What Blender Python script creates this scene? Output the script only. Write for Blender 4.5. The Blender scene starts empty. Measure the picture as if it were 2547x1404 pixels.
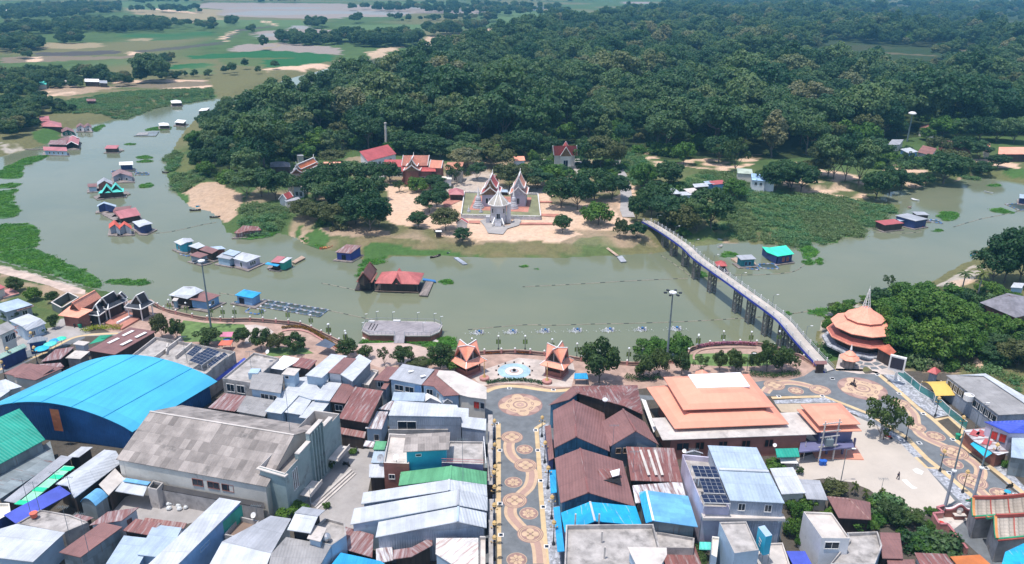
import bpy,math,random
import numpy as np
from mathutils import Vector
random.seed(7);rng=np.random.default_rng(7)
D=bpy.data;SC=bpy.context.scene;COL=SC.collection
R=math.radians
# ------------------------------------------------------------------ camera
CH,PITCH,ROLL,FPX,PW,PH=90.0,R(21.5),R(0.53),1950.0,2547.0,1404.0
fw=Vector((0,math.cos(PITCH),-math.sin(PITCH)))
r0=Vector((1,0,0));u0=r0.cross(fw)
RT=r0*math.cos(ROLL) + u0*math.sin(ROLL)
UP=-r0*math.sin(ROLL) + u0*math.cos(ROLL)
cam_d=D.cameras.new('camera');cam=D.objects.new('camera',cam_d);COL.objects.link(cam)
from mathutils import Matrix
m=Matrix((RT,UP,-fw)).transposed().to_4x4();m.translation=Vector((0,0,CH));cam.matrix_world=m
cam_d.sensor_width=36.0;cam_d.lens=36.0*FPX/PW;cam_d.clip_start=1;cam_d.clip_end=60000
SC.camera=cam
# ------------------------------------------------------------------ light
SUN=Vector((-0.20,-0.13,1.0)).normalized()
w=D.worlds.new('World');SC.world=w;w.use_nodes=True
nt=w.node_tree;bg=nt.nodes['Background']
sky=nt.nodes.new('ShaderNodeTexSky');sky.sky_type='NISHITA';sky.sun_disc=False
sky.sun_elevation=math.asin(SUN.z);sky.sun_rotation=math.atan2(SUN.x,SUN.y)
sky.air_density=1.0;sky.dust_density=1.5;sky.ozone_density=1.0
nt.links.new(sky.outputs[0],bg.inputs[0]);bg.inputs[1].default_value=0.15
sl=D.lights.new('sun','SUN');sl.energy=3.0;sl.angle=R(0.6);sl.color=(1.0,0.955,0.9)
so=D.objects.new('sun',sl);COL.objects.link(so);so.rotation_euler=SUN.to_track_quat('Z','Y').to_euler();so.location=(0,0,300)
SC.view_settings.view_transform='Standard';SC.view_settings.look='None'
SC.view_settings.exposure=0.48;SC.view_settings.gamma=1.0
cy=SC.cycles
cy.max_bounces=5;cy.diffuse_bounces=2;cy.glossy_bounces=2;cy.transmission_bounces=3;cy.volume_bounces=0;cy.transparent_max_bounces=6
cy.caustics_reflective=False;cy.caustics_refractive=False;cy.use_denoising=True
# ------------------------------------------------------------------ pixel of the survey -> point of the ground plan
FR={'P':(0,0,1),'L1':(0,630,4.254),'L2':(0,840,4.254),'L3':(0,1080,4.334),'M1':(400,840,4.254),'M2':(400,1080,4.334),
 'C1':(800,860,4.254),'C2':(800,1080,4.334),'S1':(1200,900,4.254),'S2':(1200,1080,4.334),'R1':(1580,880,4.13),'R2':(1580,1080,4.334),
 'E1':(2047,820,4.254),'E2':(2047,1080,4.334),'W1':(400,560,4.254),'W2':(800,620,3.9),'W3':(1300,640,4.13),'W4':(1700,640,4.13),
 'W5':(2047,560,3.9),'U1':(0,0,2.996),'U2':(850,0,2.996),'U3':(1700,0,3.007),'N1':(0,230,3.51),'T1':(600,300,3.51),
 'T2':(1080,300,3.51),'T3':(1500,300,3.51),'T4':(1950,250,3.509)}
def Q(fr,x,y,z=0.0):
    ox,oy,s=FR[fr];u=ox + x/s;v=oy + y/s
    d=fw*FPX + RT*(u - PW/2) - UP*(v - PH/2)
    if d.z > -1e-3*FPX: d.z=-1e-3*FPX
    t=(z - CH)/d.z
    return Vector((d.x*t,d.y*t,z))
def PX(p):
    p=Vector(p) - Vector((0,0,CH));zc=p.dot(fw)
    return (PW/2 + FPX*p.dot(RT)/zc,PH/2 - FPX*p.dot(UP)/zc)
# ------------------------------------------------------------------ materials (all procedural)
MATS={}
def nmix(nt,fac,a,b,mode='MIX'):
    n=nt.nodes.new('ShaderNodeMix');n.data_type='RGBA';n.blend_type=mode
    for i,s in ((0,fac),(6,a),(7,b)):
        if isinstance(s,(int,float)): n.inputs[i].default_value=s
        elif isinstance(s,tuple): n.inputs[i].default_value=(*s[:3],1)
        else: nt.links.new(s,n.inputs[i])
    return n.outputs[2]
def nmath(nt,op,a,b=None,clamp=False):
    n=nt.nodes.new('ShaderNodeMath');n.operation=op;n.use_clamp=clamp
    for i,s in ((0,a),(1,b)):
        if s is None: continue
        if isinstance(s,(int,float)): n.inputs[i].default_value=s
        else: nt.links.new(s,n.inputs[i])
    return n.outputs[0]
def nnoise(nt,vec,scale,detail=3,rough=0.6,lo=0.35,hi=0.65):
    n=nt.nodes.new('ShaderNodeTexNoise');n.inputs['Scale'].default_value=scale;n.inputs['Detail'].default_value=detail;n.inputs['Roughness'].default_value=rough
    nt.links.new(vec,n.inputs['Vector'])
    r=nt.nodes.new('ShaderNodeMapRange');r.inputs[1].default_value=lo;r.inputs[2].default_value=hi
    nt.links.new(n.outputs[0],r.inputs[0]);return r.outputs[0]
def nscale(nt,vec,s):
    n=nt.nodes.new('ShaderNodeVectorMath');n.operation='MULTIPLY';nt.links.new(vec,n.inputs[0]);n.inputs[1].default_value=s;return n.outputs[0]
def newmat(name):
    m=D.materials.new(name);m.use_nodes=True;nt=m.node_tree;b=nt.nodes['Principled BSDF']
    return m,nt,b
def mk(name,col,var=0.18,sheet=None,rust=0.0,rustcol=(0.16,0.05,0.035),stain=0.0,staincol=(0.09,0.085,0.08),rough=0.6,metal=0.0,ns=0.25,corr=0.0,spec=0.4,dirt=0.25):
    if name in MATS: return MATS[name]
    m,nt,b=newmat(name);L=nt.links
    geo=nt.nodes.new('ShaderNodeNewGeometry');pos=geo.outputs['Position']
    uvn=nt.nodes.new('ShaderNodeUVMap');uvn.uv_map='UVMap'
    c=nmix(nt,nnoise(nt,pos,ns),tuple(x*(1-var) for x in col),tuple(min(1,x*(1+var)) for x in col))
    if sheet:
        v=nscale(nt,uvn.outputs[0],(1/sheet[0],1/sheet[1],0))
        fl=nt.nodes.new('ShaderNodeVectorMath');fl.operation='FLOOR';L.new(v,fl.inputs[0])
        wn=nt.nodes.new('ShaderNodeTexWhiteNoise');wn.noise_dimensions='2D';L.new(fl.outputs[0],wn.inputs['Vector'])
        sv=sheet[2] if len(sheet) > 2 else 0.12
        g=nmath(nt,'MULTIPLY_ADD',wn.outputs[0],2*sv);g.node.inputs[2].default_value=1 - sv
        c=nmix(nt,1.0,c,g,'MULTIPLY')
        fr=nt.nodes.new('ShaderNodeVectorMath');fr.operation='FRACTION';L.new(v,fr.inputs[0])
        sp=nt.nodes.new('ShaderNodeSeparateXYZ');L.new(fr.outputs[0],sp.inputs[0])
        ln=nmath(nt,'LESS_THAN',sp.outputs[1],0.05)
        c=nmix(nt,nmath(nt,'MULTIPLY',ln,0.22),c,tuple(x*0.5 for x in col))
    # fine grime everywhere
    c=nmix(nt,nmath(nt,'MULTIPLY',nnoise(nt,pos,1.3,5,0.7,0.45,0.8),dirt),c,tuple(x*0.45 for x in col))
    if rust:
        st=nscale(nt,uvn.outputs[0],(1.6,0.16,1))
        f=nnoise(nt,st,1.0,5,0.65,0.62-0.35*rust,0.70-0.2*rust)
        c=nmix(nt,nmath(nt,'MULTIPLY',f,0.85),c,rustcol)
    if stain:
        f=nnoise(nt,pos,0.33,6,0.7,0.66-0.25*stain,0.78-0.1*stain)
        c=nmix(nt,nmath(nt,'MULTIPLY',f,0.8),c,staincol)
    L.new(c,b.inputs['Base Color'])
    b.inputs['Roughness'].default_value=rough;b.inputs['Metallic'].default_value=metal
    b.inputs['Specular IOR Level'].default_value=spec
    if corr:
        sp2=nt.nodes.new('ShaderNodeSeparateXYZ');L.new(uvn.outputs[0],sp2.inputs[0])
        sn=nmath(nt,'SINE',nmath(nt,'MULTIPLY',sp2.outputs[0],2*math.pi/corr))
        bp=nt.nodes.new('ShaderNodeBump');bp.inputs['Strength'].default_value=0.5;bp.inputs['Distance'].default_value=0.04
        L.new(sn,bp.inputs['Height']);L.new(bp.outputs[0],b.inputs['Normal'])
    MATS[name]=m;return m
def roofm(name,col,rust=0.0,sv=0.08,**k):
    k.setdefault('rough',0.5)
    return mk(name,col,var=0.12,sheet=(0.8,4.5,sv),rust=rust,corr=0.6,**k)
# roofs
MW=roofm('white_sheet',(0.50,0.52,0.55));MWB=roofm('pale_blue_sheet',(0.38,0.46,0.55));MWR=roofm('rusty_white_sheet',(0.6,0.6,0.62),rust=0.55,sv=0.15)
MG=roofm('grey_sheet',(0.36,0.37,0.40));MGD=roofm('dark_grey_sheet',(0.17,0.17,0.19))
MBR=roofm('maroon_sheet',(0.23,0.115,0.105),sv=0.06);MRU=roofm('rusted_sheet',(0.22,0.09,0.08),rust=0.32,rustcol=(0.36,0.31,0.30),sv=0.16)
MRU2=roofm('rust_and_zinc_sheet',(0.38,0.33,0.33),rust=0.75,rustcol=(0.20,0.065,0.055),sv=0.25)
MRED=roofm('red_sheet',(0.42,0.10,0.10));MPK=roofm('faded_red_sheet',(0.44,0.16,0.17));MBL=roofm('blue_sheet',(0.03,0.32,0.62));MBL2=mk('sky_blue_panels',(0.14,0.38,0.62),sheet=(1.4,1.4,0.1))
MBLD=mk('deep_blue_sheet',(0.02,0.10,0.27),sheet=(1.0,8,0.1),corr=0.5);MVB=mk('ultramarine_tarp',(0.07,0.10,0.48),rough=0.5)
MGR=roofm('green_sheet',(0.02,0.30,0.22));MGR2=roofm('moss_green_sheet',(0.11,0.33,0.17),sv=0.12);MTQ=roofm('turquoise_sheet',(0.10,0.58,0.50));MTQ2=roofm('bright_mint_sheet',(0.05,0.72,0.45))
MTIL=mk('orange_tiles',(0.84,0.35,0.235),sheet=(0.3,0.6,0.08),var=0.1,rough=0.6);MTIR=mk('red_tiles',(0.42,0.085,0.08),sheet=(0.4,0.5,0.12),rough=0.55)
MTIO=mk('glazed_orange_tiles',(0.62,0.17,0.06),sheet=(0.3,0.6,0.15),rough=0.35);MASB=mk('asbestos_sheet',(0.29,0.255,0.235),var=0.2,sheet=(1.3,2.2,0.3),stain=0.35,corr=0.5,rough=0.9)
MASG=mk('grey_asbestos_sheet',(0.30,0.29,0.29),var=0.12,sheet=(1.0,2.4,0.08),stain=0.25,corr=0.5,rough=0.9)
MSHG=mk('charcoal_tiles',(0.05,0.055,0.07),sheet=(0.4,0.6,0.2));MSHK=mk('weathered_shingles',(0.20,0.19,0.21),sheet=(0.6,0.6,0.15),stain=0.2)
MMEM=mk('white_membrane',(0.85,0.82,0.83),var=0.04,dirt=0.08,rough=0.4)
# walls and stone
MCON=mk('stained_concrete',(0.40,0.37,0.35),var=0.22,stain=0.55,ns=0.5,rough=0.9);MCONL=mk('pale_concrete',(0.55,0.50,0.46),var=0.15,stain=0.3,rough=0.9)
MCREAM=mk('cream_wall',(0.66,0.62,0.55),var=0.1,stain=0.12,rough=0.85);MWHT=mk('white_wall',(0.70,0.70,0.72),var=0.08,stain=0.08,rough=0.7)
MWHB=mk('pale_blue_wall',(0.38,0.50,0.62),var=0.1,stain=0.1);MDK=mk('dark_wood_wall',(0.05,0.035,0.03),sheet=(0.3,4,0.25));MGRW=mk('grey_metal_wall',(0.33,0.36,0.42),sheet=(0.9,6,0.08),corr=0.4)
MBW=mk('blue_plank_wall',(0.06,0.17,0.27),sheet=(0.25,5,0.3),stain=0.3);MGBW=mk('grey_blue_wall',(0.20,0.25,0.31),sheet=(5,0.3,0.06));MTEAL=mk('teal_wall',(0.30,0.38,0.38),var=0.12,stain=0.35)
MBRW=mk('brick_brown_wall',(0.27,0.11,0.085),sheet=(0.6,0.3,0.1));MPUR=mk('purple_wall',(0.15,0.15,0.27));MLAV=mk('lavender_wall',(0.50,0.46,0.56),stain=0.15);MPINK=mk('pink_band',(0.52,0.25,0.22),stain=0.1)
MDBL=mk('dark_blue_wall',(0.03,0.05,0.16),sheet=(0.5,5,0.1));MZNC=mk('zinc_wall',(0.20,0.235,0.25),sheet=(0.8,3,0.2),rust=0.15);MBLUE=mk('light_blue_wall',(0.20,0.36,0.60));MGRN=mk('green_wall',(0.04,0.33,0.25),sheet=(1,6,.1))
MAQ=mk('aqua_paint',(0.03,0.42,0.62),rough=0.5);MWOOD=mk('grey_planks',(0.24,0.20,0.18),sheet=(0.3,3,0.3),stain=0.2);MTAN=mk('tan_planks',(0.42,0.30,0.22),sheet=(0.3,3,0.2));MDECK=mk('deck_planks',(0.30,0.27,0.28),sheet=(0.4,6,0.12))
MTRIM=mk('white_trim',(0.78,0.76,0.74),var=0.05,dirt=0.1,rough=0.5);MOTR=mk('orange_trim',(0.60,0.24,0.08));MBLK=mk('black_void',(0.012,0.012,0.015),rough=0.8);MGLS=mk('dark_glass',(0.02,0.03,0.045),rough=0.15,spec=0.6)
MPIP=mk('steel_pipe',(0.16,0.20,0.22),rough=0.5);MIRON=mk('dark_iron',(0.035,0.04,0.05));MGOLD=mk('gold_paint',(0.60,0.40,0.16),rough=0.4);MFLT=mk('float_drums',(0.04,0.16,0.38));MFLW=mk('white_foam_floats',(0.6,0.62,0.62))
MRDP=mk('red_paint',(0.55,0.04,0.03));MGLB=mk('white_globe',(0.85,0.85,0.85),var=0.02,dirt=0.02,rough=0.3);MSIL=mk('steel_tank',(0.6,0.6,0.62),metal=0.7,rough=0.3);MSOL=mk('solar_cells',(0.012,0.02,0.05),sheet=(1.0,1.0,0.2),rough=0.25,spec=0.5)
MGLC=mk('green_glass',(0.06,0.25,0.24),rough=0.2,spec=0.6);MYEL=mk('yellow_canvas',(0.72,0.48,0.12),var=0.06);MLED=mk('led_screen',(0.03,0.03,0.05),rough=0.4);MCHED=mk('grey_white_stucco',(0.50,0.49,0.52),var=0.15,stain=0.4)
MSKIN=mk('skin',(0.35,0.18,0.12));MTY=mk('tyre_rubber',(0.02,0.02,0.02));MTWL=mk('dark_clothing',(0.03,0.03,0.05));MPLB=mk('blue_plastic',(0.02,0.12,0.5));MPLG=mk('green_plastic',(0.02,0.28,0.16));MPLR=mk('coral_plastic',(0.7,0.16,0.10))
# ------------------------------------------------------------------ mesh kit
class MB:
    def __init__(s): s.v=[];s.f=[];s.uv=[];s.mi=[];s.mats=[]
    def _m(s,m):
        if m not in s.mats: s.mats.append(m)
        return s.mats.index(m)
    def poly(s,pts,m):
        pts=[Vector(p) for p in pts];n0=len(s.v);s.v += pts;s.f.append(tuple(range(n0,n0+len(pts))));s.mi.append(s._m(m))
        e=pts[1]-pts[0]
        e=e.normalized() if e.length > 1e-6 else Vector((1,0,0))
        nrm=Vector((0,0,0))
        for i in range(len(pts)): nrm += (pts[i]-pts[0]).cross(pts[(i+1) % len(pts)]-pts[0])
        nrm=nrm.normalized() if nrm.length > 1e-9 else Vector((0,0,1))
        e2=nrm.cross(e);o=pts[0]
        s.uv += [((p-o).dot(e),(p-o).dot(e2)) for p in pts]
        return s
    def slab(s,pts,th,m,ms=None):            # a sheet of thickness th hanging below pts
        pts=[Vector(p) for p in pts];lo=[p-Vector((0,0,th)) for p in pts];ms=ms or m
        n=Vector((0,0,0))
        for i in range(len(pts)): n += (pts[i]-pts[0]).cross(pts[(i+1) % len(pts)]-pts[0])
        if n.z < 0: s.poly([pts[0]]+pts[:0:-1],m);s.poly(lo,ms)
        else: s.poly(pts,m);s.poly(lo[::-1],ms)
        for i in range(len(pts)):
            j=(i+1) % len(pts)
            if (pts[i]-pts[j]).length > 1e-5: s.poly([lo[i],lo[j],pts[j],pts[i]] if n.z >= 0 else [lo[j],lo[i],pts[i],pts[j]],ms)
        return s
    def box(s,c,sx,sy,sz,m,rz=0.0):        # c = centre of the bottom
        c=Vector(c);ca,sa=math.cos(rz),math.sin(rz)
        P=lambda x,y,z: c+Vector((x*ca-y*sa,x*sa+y*ca,z))
        x,y=sx/2,sy/2
        b=[P(-x,-y,0),P(x,-y,0),P(x,y,0),P(-x,y,0)];t=[P(-x,-y,sz),P(x,-y,sz),P(x,y,sz),P(-x,y,sz)]
        s.poly(t,m);s.poly(b[::-1],m)
        for i in range(4): j=(i+1) % 4;s.poly([b[i],b[j],t[j],t[i]],m)
        return s
    def bar(s,a,b,w,h,m):                   # rectangular bar from a to b
        a=Vector(a);b=Vector(b);d=(b-a)
        if d.length < 1e-6: return s
        d.normalize();side=d.cross(Vector((0,0,1)))
        side=side.normalized() if side.length > 1e-4 else Vector((1,0,0))
        up=side.cross(d);side *= w/2;up *= h/2
        A=[a-side-up,a+side-up,a+side+up,a-side+up];B=[b-side-up,b+side-up,b+side+up,b-side+up]
        s.poly(A,m);s.poly(B[::-1],m)
        for i in range(4): j=(i+1) % 4;s.poly([A[j],A[i],B[i],B[j]],m)
        return s
    def tube(s,a,b,ra,rb,m,n=8,caps=True):
        a=Vector(a);b=Vector(b);d=(b-a).normalized();x=d.cross(Vector((0.3,0.1,1) if abs(d.z) < 0.9 else (1,0,0))).normalized();y=d.cross(x)
        A=[a+(x*math.cos(t)+y*math.sin(t))*ra for t in [2*math.pi*i/n for i in range(n)]]
        B=[b+(x*math.cos(t)+y*math.sin(t))*rb for t in [2*math.pi*i/n for i in range(n)]]
        for i in range(n): j=(i+1) % n;s.poly([A[i],A[j],B[j],B[i]],m)
        if caps: s.poly(A[::-1],m);s.poly(B,m)
        return s
    def lathe(s,c,prof,m,n=12,rz=0,a0=0,a1=2*math.pi):       # prof = [(r,z)...]
        c=Vector(c);full=abs(a1-a0-2*math.pi) < 1e-6;k=n if full else n+1
        rings=[[c+Vector((r*math.cos(rz+a0+(a1-a0)*i/n),r*math.sin(rz+a0+(a1-a0)*i/n),z)) for i in range(k)] for r,z in prof]
        for q in range(len(rings)-1):
            for i in range(n):
                j=(i+1) % k;s.poly([rings[q][i],rings[q][j],rings[q+1][j],rings[q+1][i]],m)
        if full:
            if prof[0][0] > 1e-3: s.poly(rings[0][::-1],m)
            if prof[-1][0] > 1e-3: s.poly(rings[-1],m)
        return s
    def ball(s,c,r,m,n=8,sz=1.0):
        return s.lathe(c,[(max(1e-4,r*math.cos(t)),r*sz*math.sin(t)) for t in [-math.pi/2+math.pi*i/(n//2+1) for i in range(n//2+2)]],m,n)
    def disc(s,c,r,m,n=40,rx=None,rot=0):
        c=Vector(c);rx=rx or r
        return s.poly([c+Vector((rx*math.cos(2*math.pi*i/n)*math.cos(rot)-r*math.sin(2*math.pi*i/n)*math.sin(rot),rx*math.cos(2*math.pi*i/n)*math.sin(rot)+r*math.sin(2*math.pi*i/n)*math.cos(rot),0)) for i in range(n)],m)
    def ring(s,c,r1,r2,m,n=48):
        c=Vector(c);A=[c+Vector((r1*math.cos(2*math.pi*i/n),r1*math.sin(2*math.pi*i/n),0)) for i in range(n)];B=[c+Vector((r2*math.cos(2*math.pi*i/n),r2*math.sin(2*math.pi*i/n),0)) for i in range(n)]
        for i in range(n): j=(i+1) % n;s.poly([A[i],B[i],B[j],A[j]],m)
        return s
    def ribbon(s,pts,w,m):                    # flat strip following a polyline
        pts=[Vector(p) for p in pts];L_=[];R_=[]
        for i,p in enumerate(pts):
            d=(pts[min(i+1,len(pts)-1)]-pts[max(i-1,0)]);d.z=0;d.normalize();n=Vector((-d.y,d.x,0))*(w/2);L_.append(p+n);R_.append(p-n)
        for i in range(len(pts)-1): s.poly([R_[i],R_[i+1],L_[i+1],L_[i]],m)
        return s
    def obj(s,name,parent=None,off=None,smooth=False):
        o_=Vector(parent.location) if parent is not None and off is None and parent.get('_w') else Vector(off or (0,0,0))
        me=D.meshes.new(name);me.from_pydata([tuple(v-o_) for v in s.v],[],s.f)
        for mm in s.mats: me.materials.append(mm)
        me.polygons.foreach_set('material_index',s.mi)
        ul=me.uv_layers.new(name='UVMap');ul.data.foreach_set('uv',[c for t in s.uv for c in t])
        if smooth: me.polygons.foreach_set('use_smooth',[True]*len(s.f))
        me.update();o=D.objects.new(name,me);COL.objects.link(o)
        if parent is not None:
            o.parent=parent
            if parent.get('_w'): o['_w']=0
        return o
def tag(o,label=None,cat=None,group=None,kind=None):
    if label: o['label']=label
    if cat: o['category']=cat
    if group: o['group']=group
    if kind: o['kind']=kind
    return o
def thing(name,label,cat,loc,group=None,rz=0.0):
    o=D.objects.new(name,None);COL.objects.link(o);o.location=loc;o.rotation_euler=(0,0,rz);o.empty_display_size=0.5
    if rz == 0.0: o['_w']=1                     # children given in world coordinates are shifted to this origin
    return tag(o,label,cat,group)
def dup(root,loc,rz=None,label=None,group=None,sc=None):
    r=root.copy();COL.objects.link(r);r.location=loc
    if rz is not None: r.rotation_euler=(0,0,rz)
    if sc is not None: r.scale=(sc,sc,sc) if isinstance(sc,(int,float)) else sc
    if label: r['label']=label
    if group: r['group']=group
    for ch in list(root.children):
        c=ch.copy();COL.objects.link(c);c.parent=r
        for g in list(ch.children):
            d=g.copy();COL.objects.link(d);d.parent=c
    return r
def struct(name,mb): return tag(mb.obj(name),kind='structure')
def sub(name,mb,part):                          # a sub-part: same origin as its part's thing
    root=part.parent;o=mb.obj(name,None,off=(root.location if root.get('_w') else (0,0,0)));o.parent=part;return o
# ---- value noise for ground work
_NG=rng.random((256,256))
def vnoise(x,y,s):
    x=x/s;y=y/s;xi=np.floor(x).astype(int);yi=np.floor(y).astype(int);fx=x-xi;fy=y-yi;fx=fx*fx*(3-2*fx);fy=fy*fy*(3-2*fy)
    g=lambda a,b: _NG[a & 255,b & 255]
    return (g(xi,yi)*(1-fx)+g(xi+1,yi)*fx)*(1-fy)+(g(xi,yi+1)*(1-fx)+g(xi+1,yi+1)*fx)*fy
def inpoly(x,y,poly):
    r=np.zeros(x.shape,bool);n=len(poly)
    for i in range(n):
        x1,y1=poly[i];x2,y2=poly[(i+1) % n]
        if y1 == y2: continue
        c=((y1 > y) != (y2 > y));r ^= c & (x < (x2-x1)*(y-y1)/(y2-y1)+x1)
    return r
def pdist(x,y,poly,closed=True):
    d=np.full(x.shape,1e9)
    for i in range(len(poly)-(0 if closed else 1)):
        x1,y1=poly[i];x2,y2=poly[(i+1) % len(poly)];dx=x2-x1;dy=y2-y1;l2=dx*dx+dy*dy+1e-9
        t=np.clip(((x-x1)*dx+(y-y1)*dy)/l2,0,1);d=np.minimum(d,np.hypot(x-x1-t*dx,y-y1-t*dy))
    return d
def W2(fr,pts,z=0.0):
    return [tuple(Q(fr,p[0],p[1],p[2] if len(p) > 2 else z)[:2]) for p in pts]
# ================================================================== river, ground, fields
WZ=-3.0
RIV=W2('P',[(-900,330,0),(-60,400,-3),(0,392,-3),(60,375,-3),(114,361,-3),(150,345,-3),(185,318,-3),(259,304,-3),(313,290,-3),(356,277,-3),(393,264,-3),(427,252,-3),(480,246,-3),(530,243,-3),(600,246,-3),(640,225,-3),(700,203,-3),(760,185,-3),(800,176,-3),(850,160,-3),(1000,133,-3),(1070,112,-3),
 (1085,118,-3),(1010,140,-3),(870,178,-3),(800,196,-3),(720,225,-3),(640,262,-3),(548,268,-3),(490,290,-3),(458,325,-3),(440,350,-3),(425,380,-3),(411,410,-3),(412,440,-3),(425,465,-3),(445,492,-3),(472,517,-3),(520,527,-3),(545,545,-3),(562,580,-3),(612,590,-3),(650,592,-3),(692,582,-3),(715,587,-3),(737,595,-3),(760,612,-3),(800,622,-3),(850,627,-3),(885,640,-3),(903,652,-3),(930,656,-3),(955,650,-3),(975,640,-3),(1100,638,-3),(1200,643,-3),(1300,643,-3),(1400,643,-3),(1500,638,-3),(1560,635,-3),(1625,632,-3),(1655,628,-3),(1700,618,-3),(1750,612,-3),(1810,606,-3),
 (1900,612,-3),(1990,606,-3),(2050,605,-3),(2087,606,-3),(2096,592,-3),(2149,595,-3),(2155,578,-3),(2186,566,-3),(2212,535,-3),(2246,518,-3),(2235,503,-3),(2178,501,-3),(2201,484,-3),(2235,475,-3),(2272,472,-3),(2318,460,-3),(2380,456,-3),(2395,445,-3),(2457,444,-3),(2491,449,-3),(2531,455,-3),(2560,460,-3),(3300,500,-3),
 (3300,420,-3),(2900,480,-3)][:-2] + [(3300,560,-3),(2800,545,-3),(2600,560,-3),(2520,590,-3),(2447,617,-3),(2432,640,-3),(2398,652,-3),(2355,677,-3),(2319,699,-3),(2285,706,-3),(2201,722,-3),(2130,750,-3),(2062,775,-3),(2044,797,-3),(2029,826,-3),(2027,850,-3),(2030,890,-3),(2020,925,-3),
 (1990,889,0),(1971,885,0),(1925,868,0),(1881,859,0),(1828,857,0),(1799,858,0),(1765,860,0),(1733,868,0),(1716,874,0),(1700,900,0),(1640,908,0),(1573,909,0),(1520,904,0),(1445,898,0),(1400,890,0),(1340,883,0),(1260,879,0),(1205,881,0),(1165,883,0),(1150,872,0),(1090,858,0),(1000,858,0),(900,858,0),(875,868,0),(844,854,0),(800,833,0),(748,811,0),(687,804,0),(623,799,0),(565,800,0),(499,795,0),(423,778,0),(400,769,0),(375,752,0),(330,735,-1.5),(285,727,-3),(250,722,-3),(190,706,-3),(110,678,-3),(0,650,-3),(-100,625,-3),(-900,560,-3)])
# ---- terrain grid, finer near the camera
NT,NR=520,1150
ts=np.concatenate([np.linspace(-3.5,-0.9,40)[:-1],np.linspace(-0.9,0.9,NT-80),np.linspace(0.9,3.5,42)[1:]]);NT=len(ts)
ys=75*np.exp(np.linspace(0,math.log(26000/75),NR))
GX=(ts[None,:]*ys[:,None]).ravel();GY=np.repeat(ys,NT)
near=(GY < 2600)
dist=np.full(GX.shape,1e3);ins=np.zeros(GX.shape,bool)
dist[near]=pdist(GX[near],GY[near],RIV);ins[near]=inpoly(GX[near],GY[near],RIV)
TOWN=W2('P',[(-900,1800),(-900,700),(-60,640),(0,655),(330,745),(375,752),(480,790),(860,850),(1100,850),(1205,875),(1720,865),(2000,885),(2040,930),(3400,930),(3400,1900)])
intown=np.zeros(GX.shape,bool);k=GY < 320;intown[k]=inpoly(GX[k],GY[k],TOWN)
WET=W2('P',[(1750,560),(1830,500),(2100,470),(2250,490),(2260,530),(2160,600),(1980,625),(1800,622)],-3)
wet=np.zeros(GX.shape,bool);wet[near]=inpoly(GX[near],GY[near],WET)
nz=vnoise(GX+500,GY,14)*0.6+vnoise(GX,GY+90,5)*0.4
Wd=np.where(intown,0.8,np.where(wet,60.0,10.0+nz*5))
s=np.clip(dist/Wd,0,1);s=s*s*(3-2*s)
GZ=np.where(ins,WZ-np.minimum(dist*0.5,3)-0.05,WZ+3.0*s)
GZ += np.where(~ins & ~intown & (dist > 6),(vnoise(GX,GY,30)-0.5)*0.5*np.clip((dist-6)/20,0,1),0)
lp=(~ins) & (~intown) & (dist < 14);GZ[lp] += (vnoise(GX[lp],GY[lp],3)-0.5)*0.5*np.clip(dist[lp]/4,0,1)
# ---- ground cover colours (real albedo of each cover)
G_=(.07,.118,.042);LU=(.065,.135,.04);PD=(.025,.12,.042);SA=(.62,.45,.345);DI=(.36,.27,.20);PF=(.29,.25,.235);TN=(.30,.25,.16);DK=(.085,.08,.08);BR=(.20,.165,.125);CC=(.42,.39,.37);GF=(.10,.165,.07);PO=(.27,.28,.29);DG=(.20,.17,.10);FO=(.035,.05,.02);RK=(.42,.38,.34);OL=(.13,.14,.06)
base=np.array(G_)[None,:]*(0.8+0.5*nz[:,None])
far=np.clip((vnoise(GX,GY,160)-0.45)*5,0,1)[:,None];base=base*(1-far)+np.array((.15,.15,.075))*far
CL=base.copy();
wx=GX+(vnoise(GX,GY,9)-0.5)*7*np.clip(GY/500,.25,3);wy=GY+(vnoise(GX+77,GY+31,9)-0.5)*7*np.clip(GY/500,.25,3)
def gc(col,fr,pts,z=0.0,mix=1.0,mott=None):
    p=W2(fr,pts,z);xs=[a for a,b in p];yy=[b for a,b in p]
    k=np.where((GX > min(xs)-9) & (GX < max(xs)+9) & (GY > min(yy)-9) & (GY < max(yy)+9))[0]
    k=k[inpoly(wx[k],wy[k],p)]
    f=mix
    if mott: f=mix*np.clip((vnoise(GX[k],GY[k],mott)-0.35)*4,0,1)[:,None]
    CL[k]=CL[k]*(1-f)+np.array(col)*f
gc(DG,'P',[(2620,600),(3400,560),(3400,900),(2640,1000)],mix=.6,mott=12)
# far paddies (measured on the U crops)
gc(PF,'U1',[(1380,55),(1560,20),(2547,28),(2547,140),(2230,140),(1880,130),(1560,115),(1640,70)])
gc(PO,'U1',[(1640,108),(1900,82),(2547,82),(2547,105),(1900,118)]);gc(PO,'U1',[(1560,62),(2200,55),(2500,60),(2200,70)])
gc(TN,'U1',[(920,60),(1380,55),(1680,80),(1600,110),(1700,160),(1280,180),(1240,120),(1000,110)])
gc(GF,'U1',[(640,15),(1500,8),(1450,90),(1300,85),(1000,70)]);gc(GF,'U1',[(1500,150),(2280,150),(2280,200),(1480,200)])
gc(PF,'U1',[(1880,240),(2280,215),(2547,225),(2547,300),(1960,300)]);gc(PO,'U1',[(1950,255),(2280,245),(2290,275),(1920,275)])
gc(PO,'U1',[(2170,195),(2300,190),(2300,218),(2160,220)])
gc(PD,'U1',[(640,262),(1100,240),(1560,235),(1630,262),(1560,290),(1000,310),(640,305)],mix=.75,mott=60)
gc(TN,'U1',[(330,320),(760,320),(780,350),(560,370),(320,360)]);gc(TN,'U1',[(980,290),(1130,285),(1120,305),(960,308)])
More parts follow.
